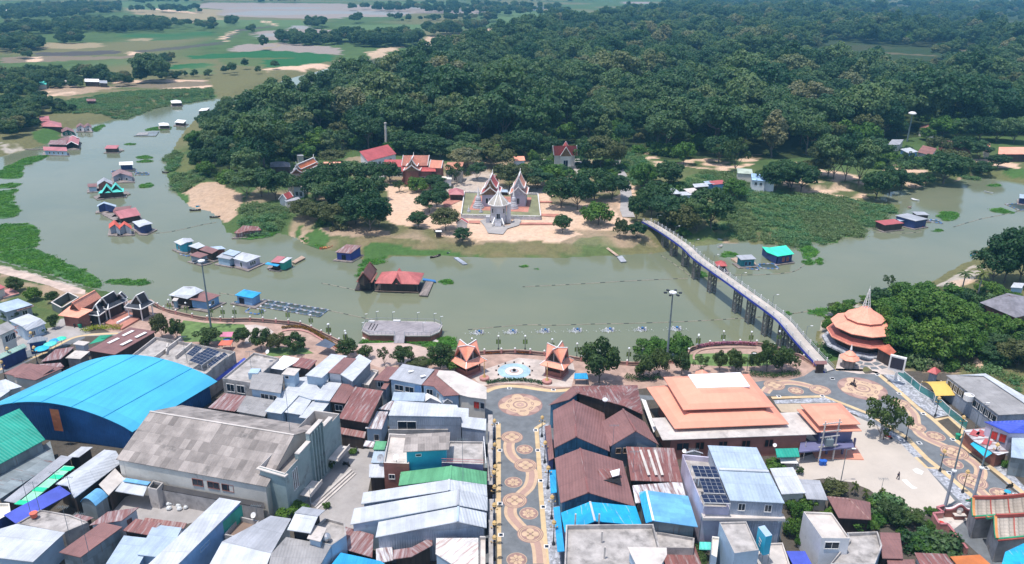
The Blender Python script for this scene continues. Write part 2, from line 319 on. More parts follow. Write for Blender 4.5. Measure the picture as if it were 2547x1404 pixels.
gc(DK,'U1',[(240,395),(860,378),(880,402),(560,420),(260,415)]);gc(DK,'U1',[(1000,380),(1280,355),(1640,315),(1760,225),(2000,195),(2060,185),(2000,205),(1780,240),(1660,330),(1300,372),(1040,398)],mix=.8)
gc(BR,'U1',[(0,430),(260,420),(900,425),(1040,410),(1000,435),(600,450),(200,465),(0,470)]);gc(SA,'U1',[(240,430),(330,425),(280,460),(210,465)])
gc(SA,'U1',[(930,398),(975,380),(1050,408),(970,412)]);gc(SA,'U1',[(1625,290),(1745,222),(1762,226),(1665,290),(1705,312),(1690,316)]);gc(SA,'U1',[(1950,145),(2065,188),(2050,196),(1960,160)]);gc(SA,'U1',[(1135,60),(1460,95),(1440,102),(1150,75)]);gc(SA,'U1',[(335,80),(360,115),(350,118),(330,95)])
gc(PF,'U1',[(1680,380),(1770,340),(2090,318),(2547,360),(2540,410),(2000,375),(1740,390)]);gc(TN,'U1',[(1980,365),(2080,320),(2095,325),(2000,375)])
gc(PD,'U1',[(1420,418),(1720,395),(1960,375),(2480,405),(2500,425),(2200,435),(1900,430),(1430,440)]);gc(PD,'U1',[(1960,445),(2220,435),(2500,425),(2440,465),(2180,500),(1960,505)]);gc(PD,'U1',[(1200,500),(1480,470),(1600,478),(1560,500),(1340,520),(1240,518)])
gc(LU,'U1',[(1640,440),(1960,440),(1960,500),(1660,480)],mix=.6);gc(SA,'U1',[(1980,515),(2240,490),(2547,445),(2547,465),(2240,525),(1990,560)],mott=20)
gc(GF,'U1',[(0,460),(560,445),(1400,430),(1620,470),(1560,560),(900,540),(0,500)],mix=.6,mott=70)
gc(BR,'U1',[(820,600),(1560,590),(1570,640),(1240,660),(840,650)],mix=.9);gc(SA,'U1',[(820,605),(1560,596),(1565,608),(830,620)]);gc(SA,'U1',[(1230,655),(1560,635),(1560,655),(1300,670)])
gc(DI,'U1',[(280,650),(820,640),(860,660),(500,720),(300,690)]);gc(SA,'U1',[(300,690),(520,660),(560,700),(400,720)],mott=8)
gc(DG,'U1',[(780,670),(1230,660),(1240,690),(1000,720),(640,760),(400,720)],mott=20);gc(OL,'U1',[(350,760),(900,700),(1300,740),(1100,820),(700,850),(380,850)],mott=16)
gc(LU,'U1',[(880,860),(1190,745),(1580,670),(1590,730),(1380,745),(1150,800),(940,880)],mott=30)
gc(SA,'U1',[(50,760),(90,765),(140,880),(110,880)]);gc(SA,'U1',[(110,750),(240,735),(230,745),(130,765)]);gc(DI,'U1',[(0,790),(50,760),(60,800),(0,830)])
# U2
gc(GF,'U2',[(0,190),(640,185),(1080,195),(620,215),(500,240),(0,245)]);gc(GF,'U2',[(260,15),(900,20),(1130,50),(560,55),(260,40)]);gc(PD,'U2',[(210,75),(560,60),(640,95),(420,92),(240,85)],mix=.8);gc(GF,'U2',[(1140,120),(1700,70),(1850,90),(1200,165)])
gc(PF,'U2',[(0,30),(260,40),(640,60),(1100,85),(1040,105),(520,100),(440,125),(0,130)]);gc(PO,'U2',[(0,85),(400,85),(520,100),(380,112),(0,105)]);gc(PO,'U2',[(370,55),(620,55),(1000,78),(900,85)]);gc(PO,'U2',[(370,240),(540,235),(560,252),(420,255)])
gc(GF,'U2',[(1150,85),(1500,75),(1500,110),(1180,115)]);gc(DI,'U2',[(1110,40),(1260,35),(1600,75),(1560,85),(1200,65)],mott=14)
gc(SA,'U2',[(590,300),(640,275),(900,255),(1110,205),(1120,225),(900,275),(700,320),(600,325)],mix=.8);gc(SA,'U2',[(190,395),(300,365),(440,340),(420,365),(300,415),(200,420)],mix=.8)
gc(PF,'U2',[(2090,15),(2300,15),(2300,30),(2100,30)]);gc(DI,'U2',[(1590,770),(1720,775),(1720,810),(1600,810)])
# U3
gc(GF,'U3',[(1270,140),(1500,115),(2547,105),(2547,150),(1700,170),(1400,175)]);gc(PO,'U3',[(1420,180),(1660,175),(1640,208),(1400,205)]);gc(PO,'U3',[(2050,165),(2547,160),(2547,195),(2060,185)]);gc(PF,'U3',[(1220,35),(2547,30),(2547,60),(1600,60)],mott=60)
gc(PF,'U3',[(160,30),(430,30),(430,48),(150,48)]);gc(PF,'U3',[(1060,165),(1110,165),(1110,210),(1060,210)]);gc(GF,'U3',[(1060,320),(1500,330),(1560,365),(1420,395),(1040,385),(960,350)]);gc(BR,'U3',[(1100,345),(1500,340),(1560,360),(1380,380),(1060,375)],mix=.7)
gc(PD,'U3',[(1070,390),(1420,395),(1850,420),(1900,445),(1600,470),(1080,465)],mix=.6);gc(PD,'U3',[(1480,385),(1560,365),(2180,385),(2160,425),(1860,412)],mix=.8);gc(GF,'U3',[(1060,440),(1800,440),(1840,470),(1060,480)]);gc(SA,'U3',[(2040,368),(2225,372),(2240,388),(2060,385)]);gc(SA,'U3',[(1400,388),(1860,412),(1850,422),(1400,398)])
gc(SA,'U3',[(765,445),(975,460),(970,485),(780,485)]);gc(SA,'U3',[(920,300),(1000,295),(1000,308),(930,310)]);gc(SA,'U3',[(2060,430),(2200,435),(2170,460),(2060,448)])
# wooded floor
FOREST=[(530,292),(560,268),(640,275),(760,262),(880,238),(1000,213),(1100,166),(1200,135),(1290,98),(1420,62),(1560,44),(1700,27),(2150,10),(2900,5),(3300,30),(3300,330),(2560,340),(2380,330),(2200,350),(2080,380),(1900,400),(1640,395),(1560,375),(1400,370),(1180,380),(1000,374),(880,376),(700,410),(560,480),(495,428),(475,388)]
gc(FO,'P',FOREST,mix=.85)
gc(SA,'T2',[(1200,740),(1330,720),(1420,720),(1640,620),(1640,480),(1600,390),(1580,330),(1620,330),(1660,470),(1740,640),(1780,640),(1720,700),(1720,840),(1610,830)])
# temple grounds
gc(DI,'P',[(600,500),(700,430),(820,400),(1000,380),(1500,400),(1560,560),(1640,600),(1500,600),(1100,600),(960,590),(700,560)],mix=.75,mott=9)
gc(SA,'T1',[(1240,640),(1400,600),(1640,600),(1600,650),(1570,700),(1600,800),(1500,840),(1500,920),(1690,960),(2000,1030),(2106,1040),(2106,880),(2106,600),(1900,560),(1640,560),(1280,570)])
gc(SA,'T2',[(0,640),(120,560),(330,480),(400,390),(480,480),(620,600),(1010,600),(1010,740),(1300,760),(1330,730),(1560,770),(1620,840),(1720,850),(1720,930),(1600,960),(1200,960),(1320,1000),(1100,1060),(900,1050),(300,1030),(0,1010)])
gc(SA,'T1',[(1240,640),(1300,610),(1620,610),(1580,700),(1590,800),(1500,920),(1280,900),(1250,760)]);gc(CC,'T1',[(1280,560),(1900,540),(2106,480),(2106,620),(1280,640)],mix=.8,mott=14);gc(CC,'T2',[(130,560),(340,470),(420,390),(480,400),(560,580),(1010,590),(1010,640),(130,620)],mix=.7);gc(CC,'T2',[(1160,430),(1360,420),(1400,450),(1300,480),(1180,470)])
gc(CC,'T2',[(880,350),(960,320),(1100,420),(1280,420),(1160,450),(900,390)],mix=.8)
gc(DI,'T1',[(420,920),(560,930),(1000,940),(1290,960),(1300,1000),(1030,1020),(700,990),(520,1010),(470,1030),(340,1000)]);gc(DG,'T1',[(640,1000),(1000,990),(1290,1000),(1700,1040),(1680,1130),(1240,1110),(900,1060),(760,1060)],mott=6)
gc(LU,'T1',[(440,1000),(560,930),(570,950),(470,1010)],z=-2);gc(LU,'T1',[(530,1020),(640,1000),(760,1080),(740,1110),(640,1110)],z=-3)
gc(LU,'T1',[(1080,1140),(1400,1140),(1700,1160),(2106,1170),(2106,1210),(1800,1190),(1260,1180),(1240,1240),(1090,1240)],z=-3);gc(LU,'T2',[(0,1150),(300,1160),(800,1170),(1100,1160),(1300,1080),(1440,1060),(1700,1060),(1860,1060),(1960,1150),(1700,1165),(1300,1190),(900,1210),(300,1195)],z=-2.4,mix=.6,mott=7)
gc(DG,'T2',[(0,1040),(300,1050),(1000,1090),(1300,1090),(1300,1140),(900,1180),(300,1150),(0,1130)],z=-1.5,mix=.6,mott=5)
gc(DI,'T2',[(1240,940),(1570,970),(1700,960),(1800,1040),(1700,1060),(1480,1000),(1240,960)],mix=.6);gc(BR,'T3',[(160,960),(260,980),(260,1050),(340,1060),(500,1150),(440,1120),(300,1030)],z=-1)
gc(DI,'T3',[(720,1100),(860,1060),(1100,1050),(1300,1080),(1100,1100),(860,1110)],z=-2.6);gc(LU,'T3',[(720,1040),(900,970),(1060,980),(1060,1080),(760,1110)],z=-2,mix=.7)
# left point
gc((.46,.335,.25),'N1',[(1590,850),(1830,800),(2106,900),(2106,1060),(1960,1100),(1800,1030),(1700,980),(1640,930)],z=-1);gc(LU,'N1',[(1430,560),(1500,500),(1560,500),(1500,600),(1520,700),(1500,720),(1440,640)],z=-2.5);gc(LU,'N1',[(1500,720),(1800,700),(1880,760),(1700,830),(1600,860),(1660,960),(1620,970),(1500,860)],z=-2.5);gc(OL,'N1',[(1500,500),(1760,600),(1760,700),(1540,700)],z=-1,mix=.8)
gc(RK,'N1',[(0,430),(200,430),(260,460),(140,500),(0,560)],mott=3);gc(SA,'N1',[(60,90),(100,80),(160,220),(140,230),(80,140)]);gc(LU,'N1',[(260,380),(380,330),(540,350),(520,430),(330,440)],z=-2)
# right orchard and wetland
gc(SA,'T3',[(330,270),(420,290),(540,340),(640,360),(850,340),(1180,330),(1380,300),(1420,340),(1280,400),(1100,440),(900,420),(700,400),(560,430),(420,440)],mott=5)
gc(SA,'T3',[(1640,350),(1780,370),(2106,500),(2106,690),(1980,660),(1880,620),(1820,680),(1700,640),(1560,560),(1530,520),(1700,480)],mott=4);gc(SA,'T4',[(60,530),(250,590),(640,650),(700,780),(690,830),(480,850),(260,810),(230,860),(130,800)],mott=4)
gc(SA,'T4',[(860,620),(1050,540),(1200,540),(1280,600),(1190,680),(1280,740),(1100,780),(1000,700)],mott=5);gc(DI,'T4',[(1280,740),(1510,720),(1560,640),(1700,660),(1560,700),(1400,770),(1200,780)],z=-2.5);gc(SA,'T4',[(1580,510),(1800,520),(2095,560),(2095,600),(1900,590),(1640,560)],mott=8);gc(LU,'T4',[(1900,590),(2095,590),(2095,660),(1960,640)])
gc((.09,.16,.05),'T3',[(560,600),(900,450),(1100,450),(1300,620),(2106,640),(2106,760),(1600,900),(1100,1000),(1000,920),(1080,700),(800,640)],z=-1,mix=.6)
gc((.10,.15,.06),'T3',[(1080,700),(1500,640),(2106,720),(2106,1000),(1700,1100),(1300,1060),(1000,960)],z=-2.5,mott=12)
gc(LU,'T4',[(0,1130),(330,1080),(500,1130),(720,1150),(700,1210),(510,1200),(480,1250),(200,1250),(0,1290)],z=-3)
gc(SA,'T2',[(1700,690),(1790,640),(1790,670),(1720,720)])
# south-east bank
gc(RK,'W5',[(0,850),(60,820),(100,760),(280,740),(430,760),(380,1000),(130,1060),(0,1100)],z=-1.5,mott=2);gc(RK,'W5',[(1070,540),(1280,420),(1500,330),(1560,420),(1400,560),(1260,690),(1180,620)],mott=4);gc(SA,'W5',[(1190,500),(1340,500),(1480,540),(1250,680)],mix=.7)
gc(DI,'E1',[(820,420),(1500,430),(1500,700),(1000,560)],mott=4);gc(FO,'W5',[(480,700),(1100,560),(1500,700),(1939,900),(1939,1404),(480,1404)],mix=.6);gc(SA,'E1',[(1650,300),(1800,300),(1900,420),(1700,440)],mott=4)
# town dirt lot, banks by the promenade
gc((.10,.09,.08),'P',[(-900,1800),(-900,900),(0,850),(380,800),(600,870),(860,900),(1205,960),(2000,920),(2360,925),(2640,1010),(2900,1400),(3400,1800)])
gc(LU,'W2',[(380,870),(700,870),(900,880),(1200,850),(1360,960),(1280,1000),(1050,980),(700,900),(400,915)],z=-1)
gc(LU,'W4',[(1340,840),(1500,860),(1700,1030),(1430,1010),(1100,900)],z=-1);gc(RK,'L1',[(0,90),(420,210),(820,350),(1000,400),(900,430),(500,330),(0,180)],z=-.5,mott=3);gc(DI,'L1',[(0,200),(520,340),(900,440),(560,640),(340,560),(0,480)],mott=6);gc(OL,'L1',[(0,230),(300,330),(560,420),(560,620),(340,560),(0,420)],mix=.7,mott=5)
gc((.32,.32,.31),'L1',[(620,690),(1000,640),(860,900),(700,900),(560,850)])
me=D.meshes.new('ground')
I=np.arange((NR-1)*(NT-1));r_=I//(NT-1);c_=I % (NT-1);a_=r_*NT+c_
quads=np.stack([a_,a_+1,a_+NT+1,a_+NT],1).astype(np.int32)
me.vertices.add(len(GX));me.vertices.foreach_set('co',np.stack([GX,GY,GZ],1).ravel())
me.loops.add(quads.size);me.loops.foreach_set('vertex_index',quads.ravel());me.polygons.add(len(quads));me.polygons.foreach_set('loop_start',np.arange(len(quads),dtype=np.int32)*4)
me.update();me.validate()
at=me.color_attributes.new('cover','FLOAT_COLOR','POINT');at.data.foreach_set('color',np.concatenate([np.clip(CL,0,1),np.ones((len(CL),1))],1).ravel())
gm,nt,b=newmat('ground_cover');L=nt.links
vc=nt.nodes.new('ShaderNodeVertexColor');vc.layer_name='cover';pos=nt.nodes.new('ShaderNodeNewGeometry').outputs['Position']
c=nmix(nt,nnoise(nt,pos,0.5,6,0.75,.3,.7),nmix(nt,1,vc.outputs[0],(.72,.72,.70),'MULTIPLY'),nmix(nt,1,vc.outputs[0],(1.25,1.22,1.15),'MULTIPLY'))
c=nmix(nt,nmath(nt,'MULTIPLY',nnoise(nt,pos,0.06,5,0.7,.4,.7),0.35),c,nmix(nt,1,vc.outputs[0],(1.1,.95,.75),'MULTIPLY'))
L.new(c,b.inputs['Base Color']);b.inputs['Roughness'].default_value=0.95;b.inputs['Specular IOR Level'].default_value=0.1
bp=nt.nodes.new('ShaderNodeBump');bp.inputs['Strength'].default_value=0.6;bp.inputs['Distance'].default_value=0.4;L.new(nnoise(nt,pos,0.9,4,.7,.2,.8),bp.inputs['Height']);L.new(bp.outputs[0],b.inputs['Normal'])
me.materials.append(gm);go=D.objects.new('ground',me);COL.objects.link(go);tag(go,kind='structure')
def gz(x,y):                                      # ground height near a point
    p=np.array([x]),np.array([y]);i=int(np.clip(np.searchsorted(ys,y),1,NR-1));t=x/ys[i];j=int(np.clip(np.searchsorted(ts,t),1,NT-1));return float(GZ[i*NT+j])
# ---- water
wm,nt,b=newmat('river_water');L=nt.links;pos=nt.nodes.new('ShaderNodeNewGeometry').outputs['Position']
c=nmix(nt,nnoise(nt,pos,0.018,4,.6,.35,.65),(.150,.170,.108),(.185,.195,.125));c=nmix(nt,nmath(nt,'MULTIPLY',nnoise(nt,nscale(nt,pos,(.3,1,1)),0.09,4,.6,.55,.75),.25),c,(.12,.15,.12));L.new(c,b.inputs['Base Color'])
b.inputs['Roughness'].default_value=0.07;b.inputs['IOR'].default_value=1.33;b.inputs['Specular IOR Level'].default_value=0.5
bp=nt.nodes.new('ShaderNodeBump');bp.inputs['Strength'].default_value=0.2;bp.inputs['Distance'].default_value=0.05;L.new(nnoise(nt,nscale(nt,pos,(1,1.6,1)),1.1,3,.6,0,1),bp.inputs['Height']);L.new(bp.outputs[0],b.inputs['Normal'])
wb=MB();wb.poly([(-2500,90,WZ),(2500,90,WZ),(2500,2300,WZ),(-2500,2300,WZ)],wm);struct('river_water',wb)
# ================================================================== foliage
def leafmat(name,c1,c2,c3=None,hv=0.5,trans=0.25):
    m,nt,b=newmat(name);L=nt.links
    oi=nt.nodes.new('ShaderNodeObjectInfo');pos=nt.nodes.new('ShaderNodeNewGeometry').outputs['Position']
    ramp=nt.nodes.new('ShaderNodeValToRGB');e=ramp.color_ramp.elements;e[0].position=0.0;e[0].color=(*c1,1);e[1].position=1.0;e[1].color=(*c2,1)
    if c3: x=e.new(0.86);x.color=(*c2,1);e[-1].color=(*c3,1)
    L.new(oi.outputs['Random'],ramp.inputs[0])
    wn=nt.nodes.new('ShaderNodeTexWhiteNoise');wn.noise_dimensions='3D'
    sn=nt.nodes.new('ShaderNodeVectorMath');sn.operation='SNAP';L.new(pos,sn.inputs[0]);sn.inputs[1].default_value=(.5,.5,.5);L.new(sn.outputs[0],wn.inputs[0])
    f=nmath(nt,'MULTIPLY_ADD',wn.outputs[0],0.6);f.node.inputs[2].default_value=0.7
    c=nmix(nt,1,ramp.outputs[0],f,'MULTIPLY')
    c=nmix(nt,nmath(nt,'MULTIPLY',nnoise(nt,pos,0.22,2,.5,.4,.62),hv),c,nmix(nt,1,c,(1.7,1.35,.75),'MULTIPLY'))
    L.new(c,b.inputs['Base Color']);b.inputs['Roughness'].default_value=0.55;b.inputs['Specular IOR Level'].default_value=0.25
    out=nt.nodes['Material Output'];tr=nt.nodes.new('ShaderNodeBsdfTranslucent');L.new(nmix(nt,1,c,(1.2,1.5,.5),'MULTIPLY'),tr.inputs[0])
    ms=nt.nodes.new('ShaderNodeMixShader');ms.inputs[0].default_value=trans;L.new(b.outputs[0],ms.inputs[1]);L.new(tr.outputs[0],ms.inputs[2]);L.new(ms.outputs[0],out.inputs[0])
    return m
LF=leafmat('forest_leaves',(.022,.075,.034),(.090,.155,.065),(.16,.17,.10));LN=leafmat('dark_leaves',(.020,.064,.024),(.038,.092,.032));LB=leafmat('bright_leaves',(.05,.13,.022),(.085,.17,.03));LO=leafmat('olive_leaves',(.06,.085,.03),(.095,.11,.04),hv=.2)
LP=leafmat('street_tree_leaves',(.035,.075,.022),(.06,.10,.03));LM=leafmat('palm_leaves',(.05,.09,.025),(.09,.12,.04));LR=leafmat('reed_leaves',(.07,.18,.08),(.13,.20,.075),hv=.12);LH=leafmat('hyacinth_leaves',(.06,.18,.03),(.08,.22,.03));LFL=leafmat('flower_bed_leaves',(.16,.10,.02),(.30,.10,.02));LBG=leafmat('pink_blossom',(.45,.2,.22),(.6,.35,.35));LTP=leafmat('topiary_yellow',(.20,.25,.02),(.28,.32,.03));LBR=leafmat('dry_leaves',(.16,.08,.05),(.2,.1,.06))
MBK=mk('bark',(.13,.11,.09),stain=.2);MBKP=mk('pale_bark',(.32,.29,.26))
def quads_obj(name,C,N,S,mat,seed=0,asp=1.0,smooth=True):
    """many leaf clusters: centres C, facing N, half-size S"""
    rg=np.random.default_rng(seed);n=len(C);N=N/np.linalg.norm(N,axis=1,keepdims=True)
    t=rg.normal(size=(n,3));X=np.cross(N,t);X /= np.linalg.norm(X,axis=1,keepdims=True)+1e-9;Y=np.cross(N,X)
    S=S[:,None];ca=[(-1,-.6),(.25,-1),(1,.5),(-.3,1)]
    V=np.stack([C+X*S*a*asp+Y*S*b_/asp for a,b_ in ca],1).reshape(-1,3)
    me=D.meshes.new(name);me.vertices.add(len(V));me.vertices.foreach_set('co',V.ravel());me.loops.add(4*n);me.loops.foreach_set('vertex_index',np.arange(4*n,dtype=np.int32));me.polygons.add(n);me.polygons.foreach_set('loop_start',np.arange(n,dtype=np.int32)*4)
    me.materials.append(mat);me.update();return me
def crown(name,seed,Rr,H,z0,ncl,rc,nl,ls,mat,shape='dome',hollow=0.45,upb=0.25):
    """crown of leaf clumps: radius Rr, height H, underside at z0"""
    rg=np.random.default_rng(seed);C=[];
    k=0
    while len(C) < ncl and k < ncl*80:
        k += 1;p=rg.uniform(-1,1,3);r=np.linalg.norm(p)
        if r > 1 or r < hollow: continue
        if shape == 'dome' and p[2] < -0.55: continue
        if shape == 'flat' and abs(p[2]) > .8: continue
        q=np.array([p[0]*Rr,p[1]*Rr,z0+H*(0.5+0.5*p[2])])
        if shape == 'cone': f=1.05-0.75*(0.5+0.5*p[2]);q[0] *= f;q[1] *= f
        if C and min(np.linalg.norm((q-c)/np.array([1,1,.8])) for c in C) < rc*0.62 and k < ncl*50: continue
        C.append(q)
    C=np.array(C);rr=rc*rg.uniform(.65,1.3,len(C));P=[];N=[];S=[]
    for c,r in zip(C,rr):
        m_=int(nl*(r/rc)**2);d=rg.normal(size=(m_,3));d[:,2] += upb*1.2;d /= np.linalg.norm(d,axis=1,keepdims=True)
        dd=d*r*rg.uniform(.72,1.12,m_)[:,None];dd[:,2] *= .75;P.append(c+dd);nn=d+rg.normal(size=(m_,3))*.45;nn[:,2] += .25;N.append(nn);S.append(ls*rg.uniform(.6,1.25,m_))
    return quads_obj(name,np.concatenate(P),np.concatenate(N),np.concatenate(S),mat,seed)
def trunk(name,H,r,Rr,z1,seed=0,mat=None,limbs=6,parent=None):
    rg=random.Random(seed);b_=MB();p=Vector((0,0,-0.3));pts=[p]
    for i in range(4): p=p+Vector((rg.uniform(-.06,.06)*H*.3,rg.uniform(-.06,.06)*H*.3,z1/4));pts.append(p)
    for i in range(4): b_.tube(pts[i],pts[i+1],r*(1-.15*i),r*(1-.15*(i+1)),mat or MBK,6,caps=False)
    for i in range(limbs):
        a=2*math.pi*i/limbs+rg.uniform(-.4,.4);s_=pts[rg.choice([2,3,4])];e_=Vector((math.cos(a)*Rr*rg.uniform(.5,.8),math.sin(a)*Rr*rg.uniform(.5,.8),z1+(H-z1)*rg.uniform(.3,.75)))
        m_=s_.lerp(e_,.5)+Vector((0,0,-.06*H));b_.tube(s_,m_,r*.45,r*.3,mat or MBK,5,False);b_.tube(m_,e_,r*.3,r*.1,mat or MBK,5,False)
    o=b_.obj(name);me=o.data;D.objects.remove(o);return me
def pobj(name,me): return D.objects.new(name,me)
def instancer(name,pts,sc,idx,protos,kind='stuff',rz=None,label=None,cat=None):
    n=len(pts);me=D.meshes.new(name);me.vertices.add(n);me.vertices.foreach_set('co',np.array(pts,dtype=float).ravel())
    def A(nm,tp,dat,key): a=me.attributes.new(nm,tp,'POINT');a.data.foreach_set(key,np.array(dat).ravel())
    sc=np.array(sc,dtype=float);sc=np.stack([sc]*3,1) if sc.ndim == 1 else sc
    A('isc','FLOAT_VECTOR',sc,'vector');rz=rng.uniform(0,6.28,n) if rz is None else rz
    A('irt','FLOAT_VECTOR',np.stack([np.zeros(n),np.zeros(n),rz],1),'vector');A('iix','INT',np.array(idx,dtype=np.int32),'value')
    col=D.collections.new('kinds_of_'+name)
    for i,p in enumerate(protos): o=pobj('%s_%02d' % (name,i),p);col.objects.link(o)
    o=D.objects.new(name,me);COL.objects.link(o);ng=D.node_groups.new(name,'GeometryNodeTree')
    ng.interface.new_socket('Geometry',in_out='INPUT',socket_type='NodeSocketGeometry');ng.interface.new_socket('Geometry',in_out='OUTPUT',socket_type='NodeSocketGeometry')
    N=ng.nodes.new;gi=N('NodeGroupInput');go_=N('NodeGroupOutput');ip=N('GeometryNodeInstanceOnPoints');ci=N('GeometryNodeCollectionInfo');ci.inputs[0].default_value=col;ci.inputs[1].default_value=True;ci.inputs[2].default_value=True
    def at(nm,tp): a=N('GeometryNodeInputNamedAttribute');a.data_type=tp;a.inputs[0].default_value=nm;return a.outputs[0]
    L=ng.links.new;L(gi.outputs[0],ip.inputs['Points']);L(ci.outputs[0],ip.inputs['Instance']);ip.inputs['Pick Instance'].default_value=True
    L(at('iix','INT'),ip.inputs['Instance Index']);L(at('isc','FLOAT_VECTOR'),ip.inputs['Scale'])
    er=N('FunctionNodeEulerToRotation');L(at('irt','FLOAT_VECTOR'),er.inputs[0]);L(er.outputs[0],ip.inputs['Rotation']);L(ip.outputs[0],go_.inputs[0])
    mo=o.modifiers.new('scatter','NODES');mo.node_group=ng;return tag(o,label,cat,kind=kind)
# forest crowns, built at real size (radius ~9 m, height ~22 m)
FC=[];FT=[]
for i,(shape,Rr,H,z0,ncl,rc) in enumerate([('dome',9.5,13,9,46,2.5),('dome',8,15,8,44,2.3),('ball',7,14,7,38,2.2),('dome',11,11,9,54,2.6),('flat',11,8,9,46,2.2),('cone',7.5,17,6,42,2.2)]):
    FC.append(crown('crown',10+i,Rr,H,z0,ncl,rc,105,.50,LF,shape));FT.append(trunk('trunk',z0+H*.8,.55,Rr,z0+1,i))
FCN=[crown('crown',30+i,8.5,12,5,44,2.3,110,.46,LN,'dome') for i in range(2)]
FCB=[crown('crown',33+i,6.5,8,3,34,1.9,100,.42,LB,'ball') for i in range(2)]
FCO=[crown('crown',36+i,8,11,5,38,2.2,90,.45,LO,'dome') for i in range(2)]
BUSH=[crown('bush',40+i,3.6,3.6,-.4,16,1.4,70,.34,[LF,LB,LR,LN][i],'dome',.2) for i in range(4)]
TN_=[trunk('trunk',14,.45,8,6,21),trunk('trunk',9,.3,6,4,22)]
# where forest trees stand: blue-noise over the wood, clearings left open
def W1(fr,pts): return W2(fr,pts)
CLEAR=[W2('U3',[(1000,300),(1100,300),(1560,350),(2240,365),(2200,530),(1900,560),(1820,590),(1040,590),(760,540),(720,400),(960,400)]),W2('U3',[(1270,125),(2547,100),(3000,100),(3000,270),(1400,260)]),W2('U3',[(1220,30),(2900,20),(2900,92),(1400,90)]),W2('U3',[(150,28),(430,28),(430,50),(150,50)]),W2('U3',[(1050,160),(1120,160),(1120,215),(1050,215)]),
 W2('T2',[(1560,330),(1650,330),(1760,640),(1900,640),(1900,720),(1560,860)]),W2('T3',[(300,250),(640,330),(1420,280),(1460,360),(1100,470),(430,460)]),W2('T3',[(1500,520),(1640,330),(2200,500),(2200,700),(1700,700)]),W2('T4',[(860,240),(1100,250),(1340,340),(1660,400),(1300,500),(900,480)]),W2('T1',[(1000,280),(1360,230),(1420,420),(1180,420)]),W2('U2',[(1570,755),(1740,755),(1760,830),(1590,830)])]
fp=W2('P',FOREST);px_,py_=np.array(fp).T
cand=[];
def scatter(poly,space,n_try,clear=(),far=None,seed=1):
    rg=np.random.default_rng(seed);p=np.array(poly);x0,y0=p.min(0);x1,y1=p.max(0);cell={};out=[]
    X=rg.uniform(x0,x1,n_try);Y=rg.uniform(y0,y1,n_try);k=inpoly(X,Y,poly)
    for c in clear: k &= ~inpoly(X,Y,c)
    for x,y in zip(X[k],Y[k]):
        s_=space*(1+far*max(0,y-450)/1000) if far else space
        g=int(x//space),int(y//space);ok=True;q=1 if not far else 2
        for a in range(-q,q+1):
            for b_ in range(-q,q+1):
                for (u,v) in cell.get((g[0]+a,g[1]+b_),()):
                    if (u-x)**2+(v-y)**2 < s_*s_: ok=False;break
                if not ok: break
            if not ok: break
        if ok: cell.setdefault(g,[]).append((x,y));out.append((x,y))
    return out
TOPC=W2('P',[(-300,18),(200,12),(640,6),(1200,4),(1900,2),(2900,-8),(2900,-45),(-300,-45)])
F1=scatter(fp,10.3,160000,CLEAR,0.5,5)
F1=[(x,y) for x,y in F1 if abs(x) < y*0.80+40]
F1.sort(key=lambda p: p[1])
F1=np.array(F1);dR=np.concatenate([pdist(F1[:,0],F1[:,1],RIV)]);F1=F1[(dR > 7) & ~inpoly(F1[:,0],F1[:,1],RIV)]
vis=np.array([0 <= PX((x,y,14))[0] <= 2547 for x,y in F1])
order=np.arange(len(F1));
front=[i for i in order if vis[i]][:100];rest=[i for i in order if i not in set(front)]
def szn(x,y):
    a=vnoise(np.array([x]),np.array([y]),60)[0];return 0.78+0.8*a
frs=np.array([szn(*F1[i]) for i in range(len(F1))])*rng.uniform(.6,1.3,len(F1));frs *= np.clip(pdist(F1[:,0],F1[:,1],RIV)/45,.5,1)
def tree(name,label,x,y,crown_me,trunk_me,sc=1.0,group=None,z=None,szz=None,cat='tree'):
    z=gz(x,y)-.15 if z is None else z
    t=D.objects.new(name,None);COL.objects.link(t);t.location=(x,y,z);t.rotation_euler=(0,0,random.uniform(0,6.28));t.scale=(sc,sc,(szz or sc));tag(t,label,cat,group)
    c=D.objects.new('crown',crown_me);COL.objects.link(c);c.parent=t
    if trunk_me: c=D.objects.new('trunk',trunk_me);COL.objects.link(c);c.parent=t
    return t
for i in front:
    x,y=F1[i];k=rng.choice(6,p=[.24,.2,.16,.16,.1,.14])
    reg=PX((x,y,0))[0];side='beside the left river bend' if reg < 700 else 'behind the temple' if reg < 1500 else 'behind the orchard right of the bridge'
    lab,me_,tr_=('tall forest tree with a %s crown standing %s' % (['broad domed','high domed','round','wide spreading','flat topped','conical'][k],side),FC[k],FT[k])
    rr=rng.random()
    if rr < .16: lab,me_,tr_=('low bright green bushy tree in the forest edge %s' % side,FCB[i % 2],TN_[1])
    elif rr < .27: lab,me_,tr_=('very dark rounded forest tree standing %s' % side,FCN[i % 2],TN_[0])
    elif rr < .32: lab,me_,tr_=('olive brown forest tree standing %s' % side,FCO[i % 2],TN_[0])
    tree('forest_tree',lab,x,y,me_,tr_,frs[i],'forest trees '+side)
PR=FC+FCN+FCB+FCO
pr_idx=rng.choice(len(PR),len(rest),p=[.17,.15,.12,.13,.06,.09,.06,.06,.05,.05,.03,.03])
instancer('forest',[(F1[i][0],F1[i][1],-.5) for i in rest],frs[rest],pr_idx,PR,label='dense dark green forest stretching to the horizon',cat='forest')
# undergrowth between the trees near the forest edge
ub=scatter(fp,5.5,30000,CLEAR,None,9);ub=[(x,y) for x,y in ub if y < 560 and abs(x) < y*.75]
instancer('undergrowth',[(x,y,-.2) for x,y in ub],rng.uniform(.7,1.7,len(ub)),rng.integers(0,2,len(ub)),BUSH,label='bright undergrowth and young trees below the forest edge',cat='undergrowth')
